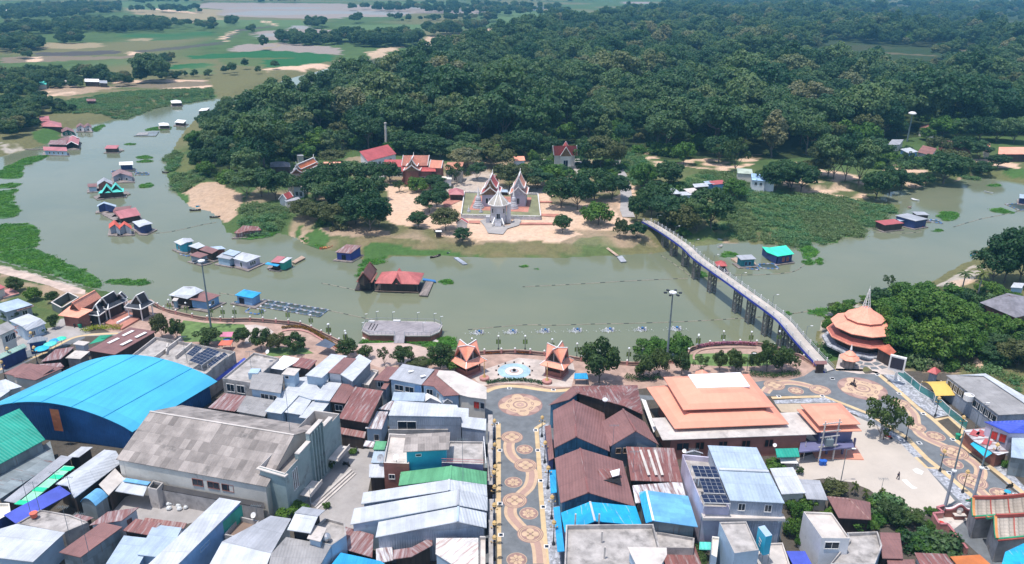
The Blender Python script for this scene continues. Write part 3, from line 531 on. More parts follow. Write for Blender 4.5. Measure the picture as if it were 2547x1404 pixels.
# scattered far trees and tree lines across the paddies
FARP=[]
def line(fr,pts,n,spread,sc,seed=3):
    rg=np.random.default_rng(seed);p=W2(fr,pts);seg=[math.dist(p[i],p[i+1]) for i in range(len(p)-1)];tot=sum(seg)
    for _ in range(n):
        t=rg.uniform(0,tot);i=0
        while t > seg[i] and i < len(seg)-1: t -= seg[i];i += 1
        f=t/seg[i];x=p[i][0]*(1-f)+p[i+1][0]*f+rg.normal()*spread;y=p[i][1]*(1-f)+p[i+1][1]*f+rg.normal()*spread
        FARP.append((x,y,sc*rg.uniform(.6,1.2)))
def area(fr,pts,n,sc,seed=4):
    n=int(n*1.6);sc *= .8;rg=np.random.default_rng(seed);p=W2(fr,pts);q=np.array(p);x0,y0=q.min(0);x1,y1=q.max(0);X=rg.uniform(x0,x1,n*4);Y=rg.uniform(y0,y1,n*4);k=np.where(inpoly(X,Y,p))[0][:n]
    for i in k: FARP.append((X[i],Y[i],sc*rg.uniform(.6,1.25)))
area('U1',[(0,215),(300,205),(640,180),(1240,170),(1270,215),(640,245),(0,270)],330,.75);area('U1',[(0,310),(310,320),(320,380),(0,400)],60,.8,5);area('U1',[(0,60),(900,40),(900,100),(450,150),(0,160)],300,.8,6);area('U1',[(440,270),(620,260),(630,330),(440,330)],22,.7,7)
area('U1',[(730,215),(1230,215),(1230,250),(730,250)],46,.7,8);area('U1',[(1290,185),(1640,190),(1620,225),(1300,235)],14,.7,9);area('U1',[(1690,160),(1790,160),(1790,195),(1690,195)],10,.8,3);area('U1',[(2280,185),(2410,180),(2410,225),(2280,225)],10,1.0,3)
area('U1',[(2080,300),(2547,300),(2547,335),(2300,345),(2080,335)],60,.8,2);area('U2',[(0,300),(600,290),(600,350),(250,365),(0,335)],90,.95,2);area('U2',[(640,255),(880,240),(880,270),(640,280)],22,1.1,2);area('U2',[(920,230),(1080,205),(1060,235),(930,250)],14,.9,2)
area('U2',[(360,150),(840,130),(1060,125),(1060,160),(600,165),(360,165)],34,.7,2);area('U2',[(1080,170),(1140,150),(1140,185),(1080,185)],5,1.1,2);area('U2',[(40,180),(140,160),(140,185),(40,185)],4,.9);area('U2',[(640,85),(780,80),(780,95),(640,95)],6,.9);area('U2',[(1040,80),(1160,85),(1160,110),(1040,105)],14,.9)
area('U1',[(0,590),(570,575),(780,560),(780,600),(400,640),(0,640)],60,.62,2);area('U1',[(0,680),(280,640),(300,690),(200,740),(0,750)],26,.62,5);area('U1',[(340,640),(620,640),(620,665),(340,665)],16,.4,5)
area('U1',[(1040,600),(1200,600),(1200,625),(1040,625)],7,1.15,6);area('U1',[(600,590),(1000,600),(1080,650),(820,650)],14,.5,8);area('U1',[(1200,570),(1560,560),(1560,590),(1200,600)],12,.4,8);area('U1',[(1200,450),(1300,455),(1270,480),(1200,480)],7,.5,8)
area('U1',[(1600,520),(1960,470),(2240,470),(2020,560),(1650,620)],4,.6,8);area('U1',[(400,790),(560,800),(540,850),(400,850)],9,.35,8);area('U1',[(230,800),(390,790),(390,850),(240,860)],9,.62,8);area('U1',[(0,850),(240,860),(300,960),(0,980)],26,.7,8);area('N1',[(0,300),(240,300),(250,400),(140,430),(0,420)],16,.62,8);area('N1',[(160,200),(330,240),(330,320),(220,300)],9,.5,8)
area('U1',[(140,430),(230,425),(230,455),(150,455)],4,.6);area('U1',[(1955,365),(1995,365),(1995,380),(1955,380)],1,.9);area('U1',[(860,240),(900,240),(900,250),(860,250)],1,.6);area('U1',[(1840,245),(1890,235),(1890,255),(1850,255)],3,.6);area('U1',[(1560,240),(1600,240),(1600,250),(1570,250)],1,.7)
area('U3',[(740,360),(900,360),(880,400),(740,400)],6,1.1,2);area('U3',[(860,440),(960,440),(960,455),(860,450)],2,1);area('U3',[(980,480),(1070,480),(1060,500),(990,500)],3,.9);area('U3',[(1040,345),(1110,340),(1110,365),(1040,365)],2,.9);area('U3',[(1390,470),(1450,470),(1450,490),(1390,490)],1,1)
area('U3',[(1850,160),(2050,150),(2050,172),(1850,170)],14,.8,2);area('U3',[(1650,235),(1840,225),(1840,260),(1650,255)],10,1.3,2);area('U3',[(1540,150),(2400,170),(2400,200),(1540,160)],12,.6,2);area('U3',[(1900,440),(2050,430),(2050,470),(1900,470)],5,1.2,2);area('U3',[(680,460),(770,460),(770,500),(680,500)],3,.8,2)
# the horizon belt
for (yy0,yy1,n,s_) in ((4,30,1500,.85),(-40,4,3600,1.0)):
    rg=np.random.default_rng(8);a=W2('P',[(0,yy1),(0,yy0)]);Ya=a[0][1];Yb=a[1][1];Y=np.exp(rg.uniform(math.log(Ya),math.log(Yb),n));X=rg.uniform(-.72,.72,n)*Y
    k=vnoise(X,Y,420 if yy1 < 10 else 260) > (.30 if yy1 < 10 else .47);k |= (X/Y > .45) & (yy1 < 12)
    for x,y in zip(X[k],Y[k]): FARP.append((x,y,s_*rg.uniform(.7,1.2)))
FARP=np.array(FARP);k=np.array([not any(inpoly(FARP[i:i+1,0],FARP[i:i+1,1],c)[0] for c in CLEAR[:3]) or FARP[i,2] > .0 for i in range(len(FARP))]);kr=(pdist(FARP[:,0],FARP[:,1],RIV) > 3) & ~inpoly(FARP[:,0],FARP[:,1],RIV);FARP=FARP[kr]
instancer('far_trees',[(x,y,-.4) for x,y,s_ in FARP],FARP[:,2],rng.integers(0,6,len(FARP)),FC[:4]+FCN,label='tree lines and copses scattered over the distant paddy fields',cat='tree line')
print('forest',len(F1),'far',len(FARP))
# ================================================================== paved surfaces, embankment
PAV=mk('promenade_paving',(.40,.27,.215),sheet=(2,2,.08),ns=.4,rough=.9);PLZ=mk('plaza_stone',(.52,.44,.39),sheet=(1.2,1.2,.05),rough=.9);ASP=mk('street_asphalt',(.155,.168,.18),var=.15,ns=.5,dirt=.15,rough=.9)
YST=mk('yellow_kerb_paving',(.58,.43,.25),var=.1,rough=.9,sheet=(1,1,.06));MOS=mk('mosaic_paving',(.34,.35,.38),var=.3,ns=2.5,sheet=(.5,.5,.35),rough=.9);MTN=mk('tan_inlay',(.56,.40,.27),var=.08,ns=.7,rough=.9);MMR=mk('maroon_inlay',(.31,.195,.17),var=.12,ns=.7,rough=.9);MPI=mk('pink_inlay',(.43,.28,.23),var=.08,rough=.9)
LOT=mk('pale_concrete_lot',(.50,.44,.38),var=.1,ns=.08,dirt=.12,stain=.12,staincol=(.36,.30,.24),rough=.95);LAWN=mk('lawn_grass',(.12,.19,.06),var=.25,ns=.5,rough=1);FBL=mk('fountain_blue_stone',(.33,.48,.55),var=.1,sheet=(.6,.6,.1));FWH=mk('fountain_white_stone',(.7,.68,.65),var=.05);CNL=mk('alley_concrete',(.36,.335,.32),var=.12,ns=.2,stain=.15,rough=.95)
def sheet(name,fr,pts,m,z,kind='structure'):
    b_=MB();p=[Q(fr,x,y,0) for x,y in pts];p=[Vector((a.x,a.y,z)) for a in p]
    ar=sum(p[i].x*p[(i+1) % len(p)].y-p[(i+1) % len(p)].x*p[i].y for i in range(len(p)))
    if ar < 0: p=p[::-1]
    b_.poly(p,m);o=b_.obj(name);tag(o,kind=kind);return o
def smoothp(pts,n=6):
    out=[];P_=[pts[0]]+list(pts)+[pts[-1]]
    for i in range(1,len(P_)-2):
        a,b_,c,d=[Vector(P_[j]) for j in (i-1,i,i+1,i+2)]
        for k in range(n):
            t=k/n;out.append(.5*((2*b_)+(c-a)*t+(2*a-5*b_+4*c-d)*t*t+(3*b_-a-3*c+d)*t**3))
    out.append(Vector(P_[-1]));return out
def path(name,fr,pts,w,m,z,kind='structure',sm=True):
    p=[Q(fr,x,y,0) for x,y in pts];p=smoothp(p) if sm else p;b_=MB();b_.ribbon([Vector((a.x,a.y,z)) for a in p],w,m);return tag(b_.obj(name),kind=kind)
RAIL=[('P',[(375,752),(400,769),(423,778),(499,795),(565,800),(623,799),(687,804),(748,811),(800,833),(844,854),(872,864)]),('P',[(1165,884),(1205,881),(1260,879),(1300,879),(1340,883),(1400,890),(1445,898),(1520,905),(1573,909),(1640,907),(1700,899),(1716,874),(1733,868),(1765,860),(1799,858),(1828,857),(1881,859),(1925,868),(1971,885),(1990,890),(2024,912)])]
sheet('promenade_pavement','P',[(360,756),(400,771),(423,780),(499,797),(565,802),(623,801),(687,806),(748,813),(800,835),(844,856),(872,866),(905,862),(980,857),(1010,858),(1056,870),(1100,885),(1165,886),(1205,883),(1260,881),(1340,885),(1400,892),(1445,900),(1520,906),(1573,911),(1640,909),(1703,901),(1718,876),(1733,870),(1765,862),(1828,859),(1881,861),(1925,870),(1971,887),(1990,892),(2027,914),(2060,926),(2000,945),(1900,955),(1620,965),(1400,985),(1205,985),(1100,970),(840,960),(600,905),(380,860),(280,830),(220,800),(260,770),(330,745)],PAV,.012)
sheet('street_asphalt','P',[(1208,972),(1260,961),(1300,963),(1370,973),(1430,968),(1620,985),(1800,960),(1900,948),(1960,946),(2000,936),(2024,920),(2078,921),(2188,930),(2230,960),(2322,1040),(2400,1120),(2547,1245),(2760,1420),(2900,1600),(2500,1440),(2380,1330),(2240,1160),(2120,1020),(1960,985),(1700,990),(1395,1010),(1420,1460),(1440,1700),(1190,1700),(1200,1460),(1205,1100)],ASP,.020)
sheet('market_street_asphalt','L1',[(-200,1420),(-200,1200),(0,1130),(300,1030),(560,960),(740,900),(880,860),(900,900),(620,1020),(380,1110),(120,1230),(-60,1300)],ASP,.020);sheet('market_forecourt','L1',[(600,780),(640,700),(860,760),(850,860),(1300,830),(1300,870),(880,880),(600,960),(300,1060),(-200,1250),(-200,900)],CNL,.016)
path('yellow_kerb','L1',[(-200,1330),(120,1180),(420,1080),(640,960),(800,890),(1000,860),(1250,850)],1.0,YST,.024)
sheet('embankment_footpath','L1',[(-300,60),(0,138),(300,212),(620,310),(905,392),(900,440),(700,420),(520,345),(0,215),(-300,150)],mk('tan_footpath',(.50,.38,.31),sheet=(1.5,3,.1)),.03)
sheet('concrete_lot','E2',[(-500,420),(-480,330),(0,180),(-300,-50),(-320,-200),(100,-330),(330,-200),(780,0),(1050,290),(1420,720),(1300,800),(1200,860),(1000,900),(700,760),(500,600),(300,520),(0,480),(-300,520)],LOT,.030)
path('yellow_kerb','P',[(1209,975),(1230,966),(1262,961),(1300,963),(1340,969),(1380,973),(1424,969)],1.3,YST,.028)
path('yellow_kerb','S1',[(168,655),(168,1000),(166,1404),(168,1900),(172,2300)],1.0,YST,.028,sm=False);path('yellow_kerb','S1',[(655,650),(570,700),(590,960),(620,1404),(660,1900),(700,2400)],.9,YST,.028,sm=False)
sheet('mosaic_pavement','S1',[(108,690),(145,650),(143,1100),(142,1900),(142,2300),(95,2300)],MOS,.026);sheet('mosaic_pavement','S1',[(600,720),(700,640),(720,1000),(770,1404),(830,1950),(840,2300),(720,2300),(690,1900),(635,1300)],MOS,.026)
path('yellow_kerb','E1',[(130,425),(420,432),(560,455),(640,520),(800,650),(1000,830),(1180,965),(1390,1160),(1700,1400),(2130,1740)],1.1,YST,.034,sm=False);path('yellow_kerb','R1',[(1400,455),(1940,440),(2200,540),(2478,650)],1.0,YST,.034,sm=False)
path('yellow_kerb','E2',[(550,-180),(900,40),(1120,265),(1290,400),(1560,630),(1920,930),(2200,1200)],1.1,YST,.034,sm=False);path('yellow_kerb','E1',[(1180,960),(1330,930),(1480,1060),(1480,1120),(1390,1160)],.9,YST,.036,sm=False);path('yellow_kerb','E2',[(1000,250),(1120,365),(1220,370)],.7,YST,.036,sm=False)
sheet('mosaic_pavement','E1',[(610,450),(720,420),(900,540),(1150,740),(1325,905),(1190,935),(1000,800),(800,630)],MOS,.030);sheet('mosaic_pavement','R1',[(1420,482),(1960,452),(2060,500),(1440,516)],MOS,.032);sheet('mosaic_pavement','R1',[(2160,560),(2478,670),(2440,690),(2160,590)],MOS,.032)
sheet('mosaic_pavement','E2',[(560,-120),(860,50),(1090,225),(1060,250),(980,252),(800,60),(700,0)],MOS,.033);sheet('mosaic_pavement','E2',[(1115,372),(1215,368),(1620,700),(1640,780),(1520,770),(1340,590)],MOS,.033);sheet('mosaic_pavement','E2',[(1810,350),(1940,340),(2150,540),(2250,680),(2150,660),(1990,540)],MOS,.033)
sheet('plaza_paving','S1',[(-120,150),(60,70),(380,-40),(700,-10),(960,20),(980,120),(940,270),(720,262),(340,235),(0,262)],PLZ,.018);path('plaza_kerb','S1',[(-20,275),(150,240),(340,238),(520,240),(720,280),(950,275)],.5,PAV,.15)
b_=MB();c=Q('S1',335,100);r=(Q('S1',505,100)-Q('S1',335,100)).length
c.z=.03;b_.disc(c,r*1.02,FBL,64);c.z=.034;b_.ring(c,r*.46,r*.58,MPI);c.z=.05;b_.disc(c,r*.55,FWH,48);c.z=.056;b_.disc(c,r*.30,MPI,40);c.z=.062;b_.disc(c,r*.22,MOS,40);b_.lathe((c.x,c.y,0),[(r*.1,0),(r*.1,.5),(r*.06,.55),(.0,.55)],MBLK,16)
for i in range(12):
    a=i*math.pi/6;b_.box((c.x+math.cos(a)*r*1.12,c.y+math.sin(a)*r*1.12,.02),.35,.35,.3,MBLK)
tag(b_.obj('fountain'),'round blue and white floor fountain on the riverside plaza','fountain')
sheet('lawn','W1',[(240,1010),(500,1040),(880,1052),(925,1130),(800,1190),(700,1230),(250,1240),(180,1100)],LAWN,.03);sheet('pale_plaza','W1',[(890,1062),(1000,1055),(1120,1080),(1195,1130),(1150,1180),(900,1260),(870,1180)],PLZ,.026);sheet('lawn','W1',[(1160,1300),(1500,1290),(1620,1360),(1100,1400)],LAWN,.03)
b_=MB();c=Q('W4',470,1055);b_.disc((c.x,c.y,.03),3.6,LAWN,40,rx=14);struct('lawn',b_);path('garden_kerb','W4',[(110,1060),(110,1010),(200,955),(450,935),(750,935)],.5,PAV,.22)
path('garden_kerb','W1',[(1280,1130),(1400,1115),(1560,1140),(1720,1230),(1890,1330)],.5,MPINK,.25);path('garden_kerb','W2',[(880,1130),(960,1095),(1060,1095)],.4,MPINK,.3)
sheet('jetty_forecourt','W2',[(350,925),(430,916),(700,908),(850,918),(1000,955),(1060,995),(1040,1060),(880,1100),(560,1150),(400,1090)],mk('pink_forecourt',(.50,.37,.31),var=.1),.018)
def med(name,fr,x,y,rx,kind,z=.040):
    c=Q(fr,x,y);r=(Q(fr,x+rx,y)-c).length;b_=MB()
    def at(z_): return Vector((c.x,c.y,z_))
    if kind == 'q':
        b_.disc(at(z),r,MMR);b_.ring(at(z+.004),r*.92,r*.86,MTN);b_.disc(at(z+.004),r*.78,MTN);b_.disc(at(z+.008),r*.72,MMR)
        for k in range(4): a=k*math.pi/2;b_.disc(at(z+.012)+Vector((math.cos(a)*r*.36,math.sin(a)*r*.36,0)),r*.29,MTN,20)
        b_.disc(at(z+.016),r*.12,MMR,16)
    elif kind == 's':
        b_.disc(at(z),r,MTN);b_.disc(at(z+.004),r*.94,MMR)
        for k in range(7): a=k*2*math.pi/7;b_.disc(at(z+.008)+Vector((math.cos(a)*r*.38,math.sin(a)*r*.38,0)),r*.2,MTN,14,rx=r*.34,rot=a)
        b_.disc(at(z+.012),r*.3,MTN,16);b_.ring(at(z+.016),r*.1,r*.2,MMR,16)
    else:
        b_.disc(at(z),r,MMR,56)
        for k in range(8): a=k*math.pi/4+.2;b_.disc(at(z+.004+.001*(k % 2))+Vector((math.cos(a)*r*.62,math.sin(a)*r*.62,0)),r*.27,MPI if k % 2 else MTN,24,rx=r*.34,rot=a)
        b_.disc(at(z+.009),r*.70,MTN,40)
        for k in range(8): a=k*math.pi/4+.2;b_.disc(at(z+.013)+Vector((math.cos(a)*r*.56,math.sin(a)*r*.56,0)),r*.15,MMR,16,rx=r*.07,rot=a);b_.disc(at(z+.017)+Vector((math.cos(a)*r*.56,math.sin(a)*r*.56,0)),r*.10,MTN,12,rx=r*.03,rot=a)
        b_.ring(at(z+.013),r*.27,r*.34,MMR,32);b_.ring(at(z+.013),r*.05,r*.18,MPI,20)
    o=b_.obj('paving_medallion');tag(o,kind='structure')
for fr,x,y,rx in [('S1',312,800,117),('S1',456,1097,122),('S2',348,717,134),('S2',516,1080,143),('R1',1428,325,106),('R1',1900,375,106),('E1',820,785,100),('E1',990,1035,95),('E1',1390,1300,135),('E2',1610,510,150),('E2',2130,860,130)]: med('m',fr,x,y,rx,'q')
for fr,x,y,rx in [('S1',446,930,88),('S1',328,1278,94),('S2',500,857,102),('S2',370,1357,112),('R1',1650,382,78),('E1',1190,1130,95),('E2',1400,320,103),('E2',1920,650,114)]: med('m',fr,x,y,rx,'s')
med('m','S1',400,457,235,'l');med('m','E1',415,625,245,'l')
for fr,pts in [('S2',[(315,40),(285,120),(300,210),(360,280),(464,335),(525,400),(530,480),(500,570),(430,640),(348,717),(305,800),(310,880),(370,960),(440,1030),(516,1080),(585,1170),(610,1270),(620,1400)]),('R1',[(1330,400),(1380,345),(1428,325),(1550,298),(1700,312),(1850,355),(1900,375)]),('E1',[(760,760),(820,785),(900,830),(960,900),(975,980),(990,1035),(1030,1110),(1150,1180),(1300,1245),(1390,1300),(1560,1380),(1660,1470),(1660,1560),(1600,1620)]),('E2',[(1610,510),(1680,600),(1800,700),(1980,780),(2130,860),(2300,1000)])]:
    path('wavy_inlay_band',fr,pts,2.3,MTN,.032 if fr != 'E2' else .0325);path('wavy_inlay_band',fr,pts,1.1,MPI,.036 if fr != 'E2' else .0365)
b_=MB()
for fr,x,y in [('S1',285,283),('S1',752,300),('S1',563,727),('S1',585,940),('S1',617,1262),('S1',185,940),('S2',190,752),('S2',655,788),('S2',200,1090),('S2',693,1215),('S1',150,655),('E1',100,520),('E1',575,480),('E1',805,678),('E1',1062,893),('E1',1020,1203),('E1',1375,1165),('E2',1365,422),('E2',1760,790),('E2',2080,655),('E2',1760,370),('R1',1475,440),('R1',1922,437),('R1',2025,260)]:
    c=Q(fr,x,y);b_=MB();b_.box((c.x,c.y,.03),.95,.95,.035,MTRIM);b_.box((c.x,c.y,.06),.62,.62,.02,MGLS);tag(b_.obj('drain_grate'),'pale framed square drain cover set in the street paving','drain cover','drain covers in the street paving')
# octagon plaza before the round restaurant
sheet('tiled_forecourt','W4',[(1560,1160),(1600,1000),(1700,960),(2100,960),(2250,1160),(2160,1210),(1800,1200)],PLZ,.034)
c=Q('W4',1868,1040);b_=MB();b_.disc((c.x,c.y,.04),1.9,MMR,32);b_.disc((c.x,c.y,.044),1.7,MGLS,32)
for rr_,n_ in ((2.6,9),(4.6,14)):
    for k in range(n_):
        a0=2*math.pi*k/n_+.06;a1=2*math.pi*(k+1)/n_-.06;b_.poly([(c.x+math.cos(a)*r_2,c.y+math.sin(a)*r_2,.04) for r_2,a in ((rr_,a0),(rr_+1.5,a0),(rr_+1.5,a1),(rr_,a1))],ASP)
struct('black_tile_inlay',b_)
sheet('alley_pavement','C1',[(-330,1404),(-60,1150),(60,1080),(280,1080),(560,1100),(520,1404),(420,1900),(250,2050),(-150,1900)],CNL,.03);sheet('yard_concrete','L3',[(1200,740),(1560,600),(2167,700),(2400,760),(2300,900),(1900,1000),(1200,900)],CNL,.03)
# embankment wall along the town bank
for fr,pts in RAIL+[('P',[(872,864),(905,860),(980,855),(1010,856),(1056,868),(1100,884),(1165,884)])]:
    p=smoothp([Q(fr,x,y,0) for x,y in pts],4);b_=MB()
    for i in range(len(p)-1): a,c=p[i],p[i+1];b_.poly([a+Vector((0,0,.05)),a+Vector((0,.4,-4)),c+Vector((0,.4,-4)),c+Vector((0,0,.05))],MCON)
    struct('embankment_wall',b_)
# temple pavings
TPK=mk('terracotta_paving',(.46,.20,.15),sheet=(.4,.4,.08),rough=.9)
sheet('temple_ring_path','T2',[(400,880),(480,850),(560,930),(660,920),(720,840),(760,880),(740,920),(640,950),(600,1000),(470,990),(440,930)],CNL,.30)
sheet('temple_path','T2',[(60,680),(120,640),(260,640),(240,700),(90,770)],TPK,.29);sheet('temple_path','T2',[(300,880),(400,880),(400,905),(300,900)],TPK,.29);sheet('temple_path','T2',[(760,898),(1050,898),(1050,915),(740,915)],TPK,.29);sheet('temple_path','T2',[(920,708),(1030,710),(1030,722),(920,722)],TPK,.29);sheet('temple_path','T2',[(935,820),(1090,822),(1070,850),(935,838)],TPK,.29)
b_=MB();b_.ribbon([Vector((a.x,a.y,.30)) for a in [Q('T3',x,y) for x,y in [(108,340),(120,400),(160,480),(190,560),(200,640),(205,720),(200,790),(225,850)]]],5.0,CNL);struct('temple_road',b_)
sheet('white_paint_marks','E2',[(965,385),(1010,368),(1085,405),(1065,440),(1000,420)],MTRIM,.036);sheet('white_paint_marks','E2',[(850,495),(900,490),(960,555),(1020,585),(960,590),(900,545)],MTRIM,.036);sheet('tan_forecourt','R1',[(1440,520),(2060,505),(2200,600),(2300,720),(1700,620),(1500,600)],mk('tan_forecourt_paving',(.50,.40,.29),var=.1),.031)
# ================================================================== building kit
def q3(fr,pts,zs):
    return [Q(fr,p[0],p[1],z) for p,z in zip(pts,zs)]
def winpart(root,a,b,t,w,z0,z1,frame=MTRIM,pane=MGLS,sill=False,nm='window'):
    """window on the wall from a to b (ground plan), at fraction t, width w, between heights z0 and z1; its frame stands proud"""
    a=Vector((a[0],a[1],0));b=Vector((b[0],b[1],0));d=(b-a).normalized();n=Vector((d.y,-d.x,0));c=a.lerp(b,t);mb=MB();f=.09
    def rect(x0,x1,y0,y1,off,m,mb): mb.poly([c+d*x0+n*off+Vector((0,0,y0)),c+d*x1+n*off+Vector((0,0,y0)),c+d*x1+n*off+Vector((0,0,y1)),c+d*x0+n*off+Vector((0,0,y1))],m)
    def blk(x0,x1,y0,y1,o0,o1,m,mb):
        rect(x0,x1,y0,y1,o1,m,mb)
        P=lambda x,y,o: c+d*x+n*o+Vector((0,0,y))
        mb.poly([P(x0,y1,o0),P(x0,y1,o1),P(x1,y1,o1),P(x1,y1,o0)][::-1],m);mb.poly([P(x0,y0,o0),P(x0,y0,o1),P(x1,y0,o1),P(x1,y0,o0)],m);mb.poly([P(x0,y0,o0),P(x0,y1,o0),P(x0,y1,o1),P(x0,y0,o1)][::-1],m);mb.poly([P(x1,y0,o0),P(x1,y1,o0),P(x1,y1,o1),P(x1,y0,o1)],m)
    h=w/2
    blk(-h-f,h+f,z1,z1+f,0,.09,frame,mb);blk(-h-f,h+f,z0-f,z0,0,.11,frame,mb);blk(-h-f,-h,z0,z1,0,.09,frame,mb);blk(h,h+f,z0,z1,0,.09,frame,mb)
    if w > .9: blk(-.03,.03,z0,z1,0,.07,frame,mb)
    o=mb.obj(nm,root);pb=MB();rect(-h,h,z0,z1,.03,pane,pb);sub('pane',pb,o);return o
def wallring(root,outline,base,m,inset=.35,drop=.06,name='wall',shade=None):
    """closed wall below the points of outline (x,y,z = eave line), down to base"""
    n=len(outline);c=sum(outline,Vector())/n;P_=[]
    for p in outline:
        d=Vector((c.x-p.x,c.y-p.y,0));l=d.length;P_.append(p+d*(min(inset*1.4,l*.4)/max(l,.01))-Vector((0,0,drop)))
    mb=MB()
    for i in range(n):
        a,b=P_[i],P_[(i+1) % n];mb.poly([Vector((a.x,a.y,base)),Vector((b.x,b.y,base)),b,a],m)
    mb.obj(name,root);return P_
def ccw(p):
    ar=sum(p[i].x*p[(i+1) % len(p)].y-p[(i+1) % len(p)].x*p[i].y for i in range(len(p)));return ar > 0
def bl(name,label,cat,fr,kind,pts,hs,roof=MW,wall=MCREAM,base=0.0,ov=.35,wins=(),cap=None,root=None,group=None,par=.9,floor=None,th=.12,walls=True,gable=None,hip=.3,n=14,verge=None,wn='wall',rn='roof'):
    if kind == 'g':                                   # A, Ridge, B on the near gable; C = far end of B's eave
        he,hr=hs[0],hs[1];hb=hs[2] if len(hs) > 2 else he
        A,Rg,B,C=q3(fr,pts,(he,hr,hb,hb));v=C-B;A2,R2=A+v,Rg+v
        base_pt=(A+B+C+A2)/4;faces=[[A,Rg,R2,A2],[Rg,B,C,R2]];outline=[A,Rg,B,C,R2,A2];near=(A,B,C,A2)
    elif kind == 's':                                 # A, B, C corners in order; the fourth closes the parallelogram
        zs=hs if len(hs) == 3 else (hs[0],)*3
        A,B,C=q3(fr,pts,zs);A2=A+C-B;faces=[[A,B,C,A2]];outline=[A,B,C,A2];near=outline;base_pt=(A+C)/2
    elif kind == 'q':                                 # free outline, one plane
        O=q3(fr,pts,hs if len(hs) == len(pts) else (hs[0],)*len(pts));faces=[O];outline=O;near=O;base_pt=sum(O,Vector())/len(O)
    elif kind == 'h':                                 # hipped
        he,hr=hs;A,B,C=q3(fr,pts,(he,)*3);A2=A+C-B;ab=(B-A).length;bc=(C-B).length;up=Vector((0,0,hr-he))
        if ab >= bc: m1=(A+A2)/2;m2=(B+C)/2
        else: m1=(A+B)/2;m2=(C+A2)/2
        L_=(m2-m1).length;k=min(.5,hip if hip < .5 else .5);e1=m1.lerp(m2,k)+up;e2=m2.lerp(m1,k)+up
        faces=[[A,B,e2,e1],[B,C,e2],[C,A2,e1,e2],[A2,A,e1]] if ab >= bc else [[A,B,e1],[B,C,e2,e1],[C,A2,e2],[A2,A,e1,e2]]
        outline=[A,B,C,A2];near=outline;base_pt=(A+C)/2
    elif kind == 'f':                                 # flat terrace with parapet
        z=hs[0];
        if len(pts) == 3: A,B,C=q3(fr,pts,(z,)*3);outline=[A,B,C,A+C-B]
        else: outline=q3(fr,pts,(z,)*len(pts))
        faces=[];near=outline;base_pt=sum(outline,Vector())/len(outline)
    elif kind == 'v':                                 # barrel vault, A-B the span, B-C the length
        he,hr=hs;A,B,C=q3(fr,pts,(he,)*3);v=C-B;arc=[]
        for i in range(n+1):
            t=i/n;a=A.lerp(B,t);s_=math.sin(math.pi*t)**.8 if 0 < t < 1 else 0;arc.append(a+Vector((0,0,(hr-he)*s_)))
        faces=[[arc[i],arc[i+1],arc[i+1]+v,arc[i]+v] for i in range(n)];outline=arc+[p+v for p in arc[::-1]];near=(A,B,C,A+v);base_pt=(A+B+C+A+v)/4
    if root is None: root=thing(name,label,cat,(base_pt.x,base_pt.y,base),group)
    mb=MB()
    if kind == 'f':
        o_=outline if ccw(outline) else outline[::-1];c=sum(o_,Vector())/len(o_);inn=[]
        for p in o_: d=Vector((c.x-p.x,c.y-p.y,0));inn.append(p+d.normalized()*.3)
        k=len(o_);fl=[p-Vector((0,0,par)) for p in inn]
        for i in range(k):
            j=(i+1) % k;mb.poly([o_[i],o_[j],inn[j],inn[i]],cap or roof);mb.poly([inn[j],inn[i],fl[i],fl[j]][::-1],cap or roof)
        mb.obj('parapet',root);mf=MB();mf.poly(fl,floor or roof);mf.obj(rn,root)
        if walls: near=wallring(root,o_,base,wall,0,0,wn)
        near=o_
    else:
        for f in faces: mb.slab(f,th,roof)
        mb.obj(rn,root)
        if cap and kind == 'g':
            cb=MB();cb.bar(Rg+Vector((0,0,.05)),R2+Vector((0,0,.05)),.35,.12,cap);cb.obj('ridge_cap',root)
        if verge and kind == 'g':
            cb=MB();u_=Vector((0,0,.06))
            for a_,b2 in ((A,Rg),(Rg,B),(A2,R2),(R2,C)): cb.bar(a_+u_,b2+u_,.3,.25,verge)
            cb.obj('gable_trim',root)
        if walls:
            if gable and kind == 'g': wallring(root,[A,B,C,A2],base,wall,ov,th+.02,wn);g_=MB();i1=(C-B).normalized()*ov*.9;g_.poly([A+i1-Vector((0,0,th)),B+i1-Vector((0,0,th)),Rg+i1-Vector((0,0,th*1.5))],gable);g_.obj('gable_end',root)
            else: wallring(root,outline,base,wall,ov,th+.02,wn)
    if wins:
        nr=list(near);c=sum(nr,Vector())/len(nr);nr2=[]
        for p in nr:
            d=Vector((c.x-p.x,c.y-p.y,0));l=d.length;nr2.append(p+d*(min((0 if kind == 'f' else ov)*1.4,l*.4)/max(l,.01)))
        if not ccw(nr2): rev=True
        else: rev=False
        for wd in wins:
            side,tlist,ww,z0,z1=wd[:5];fm=wd[5] if len(wd) > 5 else MTRIM;pm=wd[6] if len(wd) > 6 else MGLS
            a,b=nr2[side],nr2[(side+1) % len(nr2)]
            for t in tlist: winpart(root,b if rev else a,a if rev else b,(1-t) if rev else t,ww,z0,z1,fm,pm)
    return root
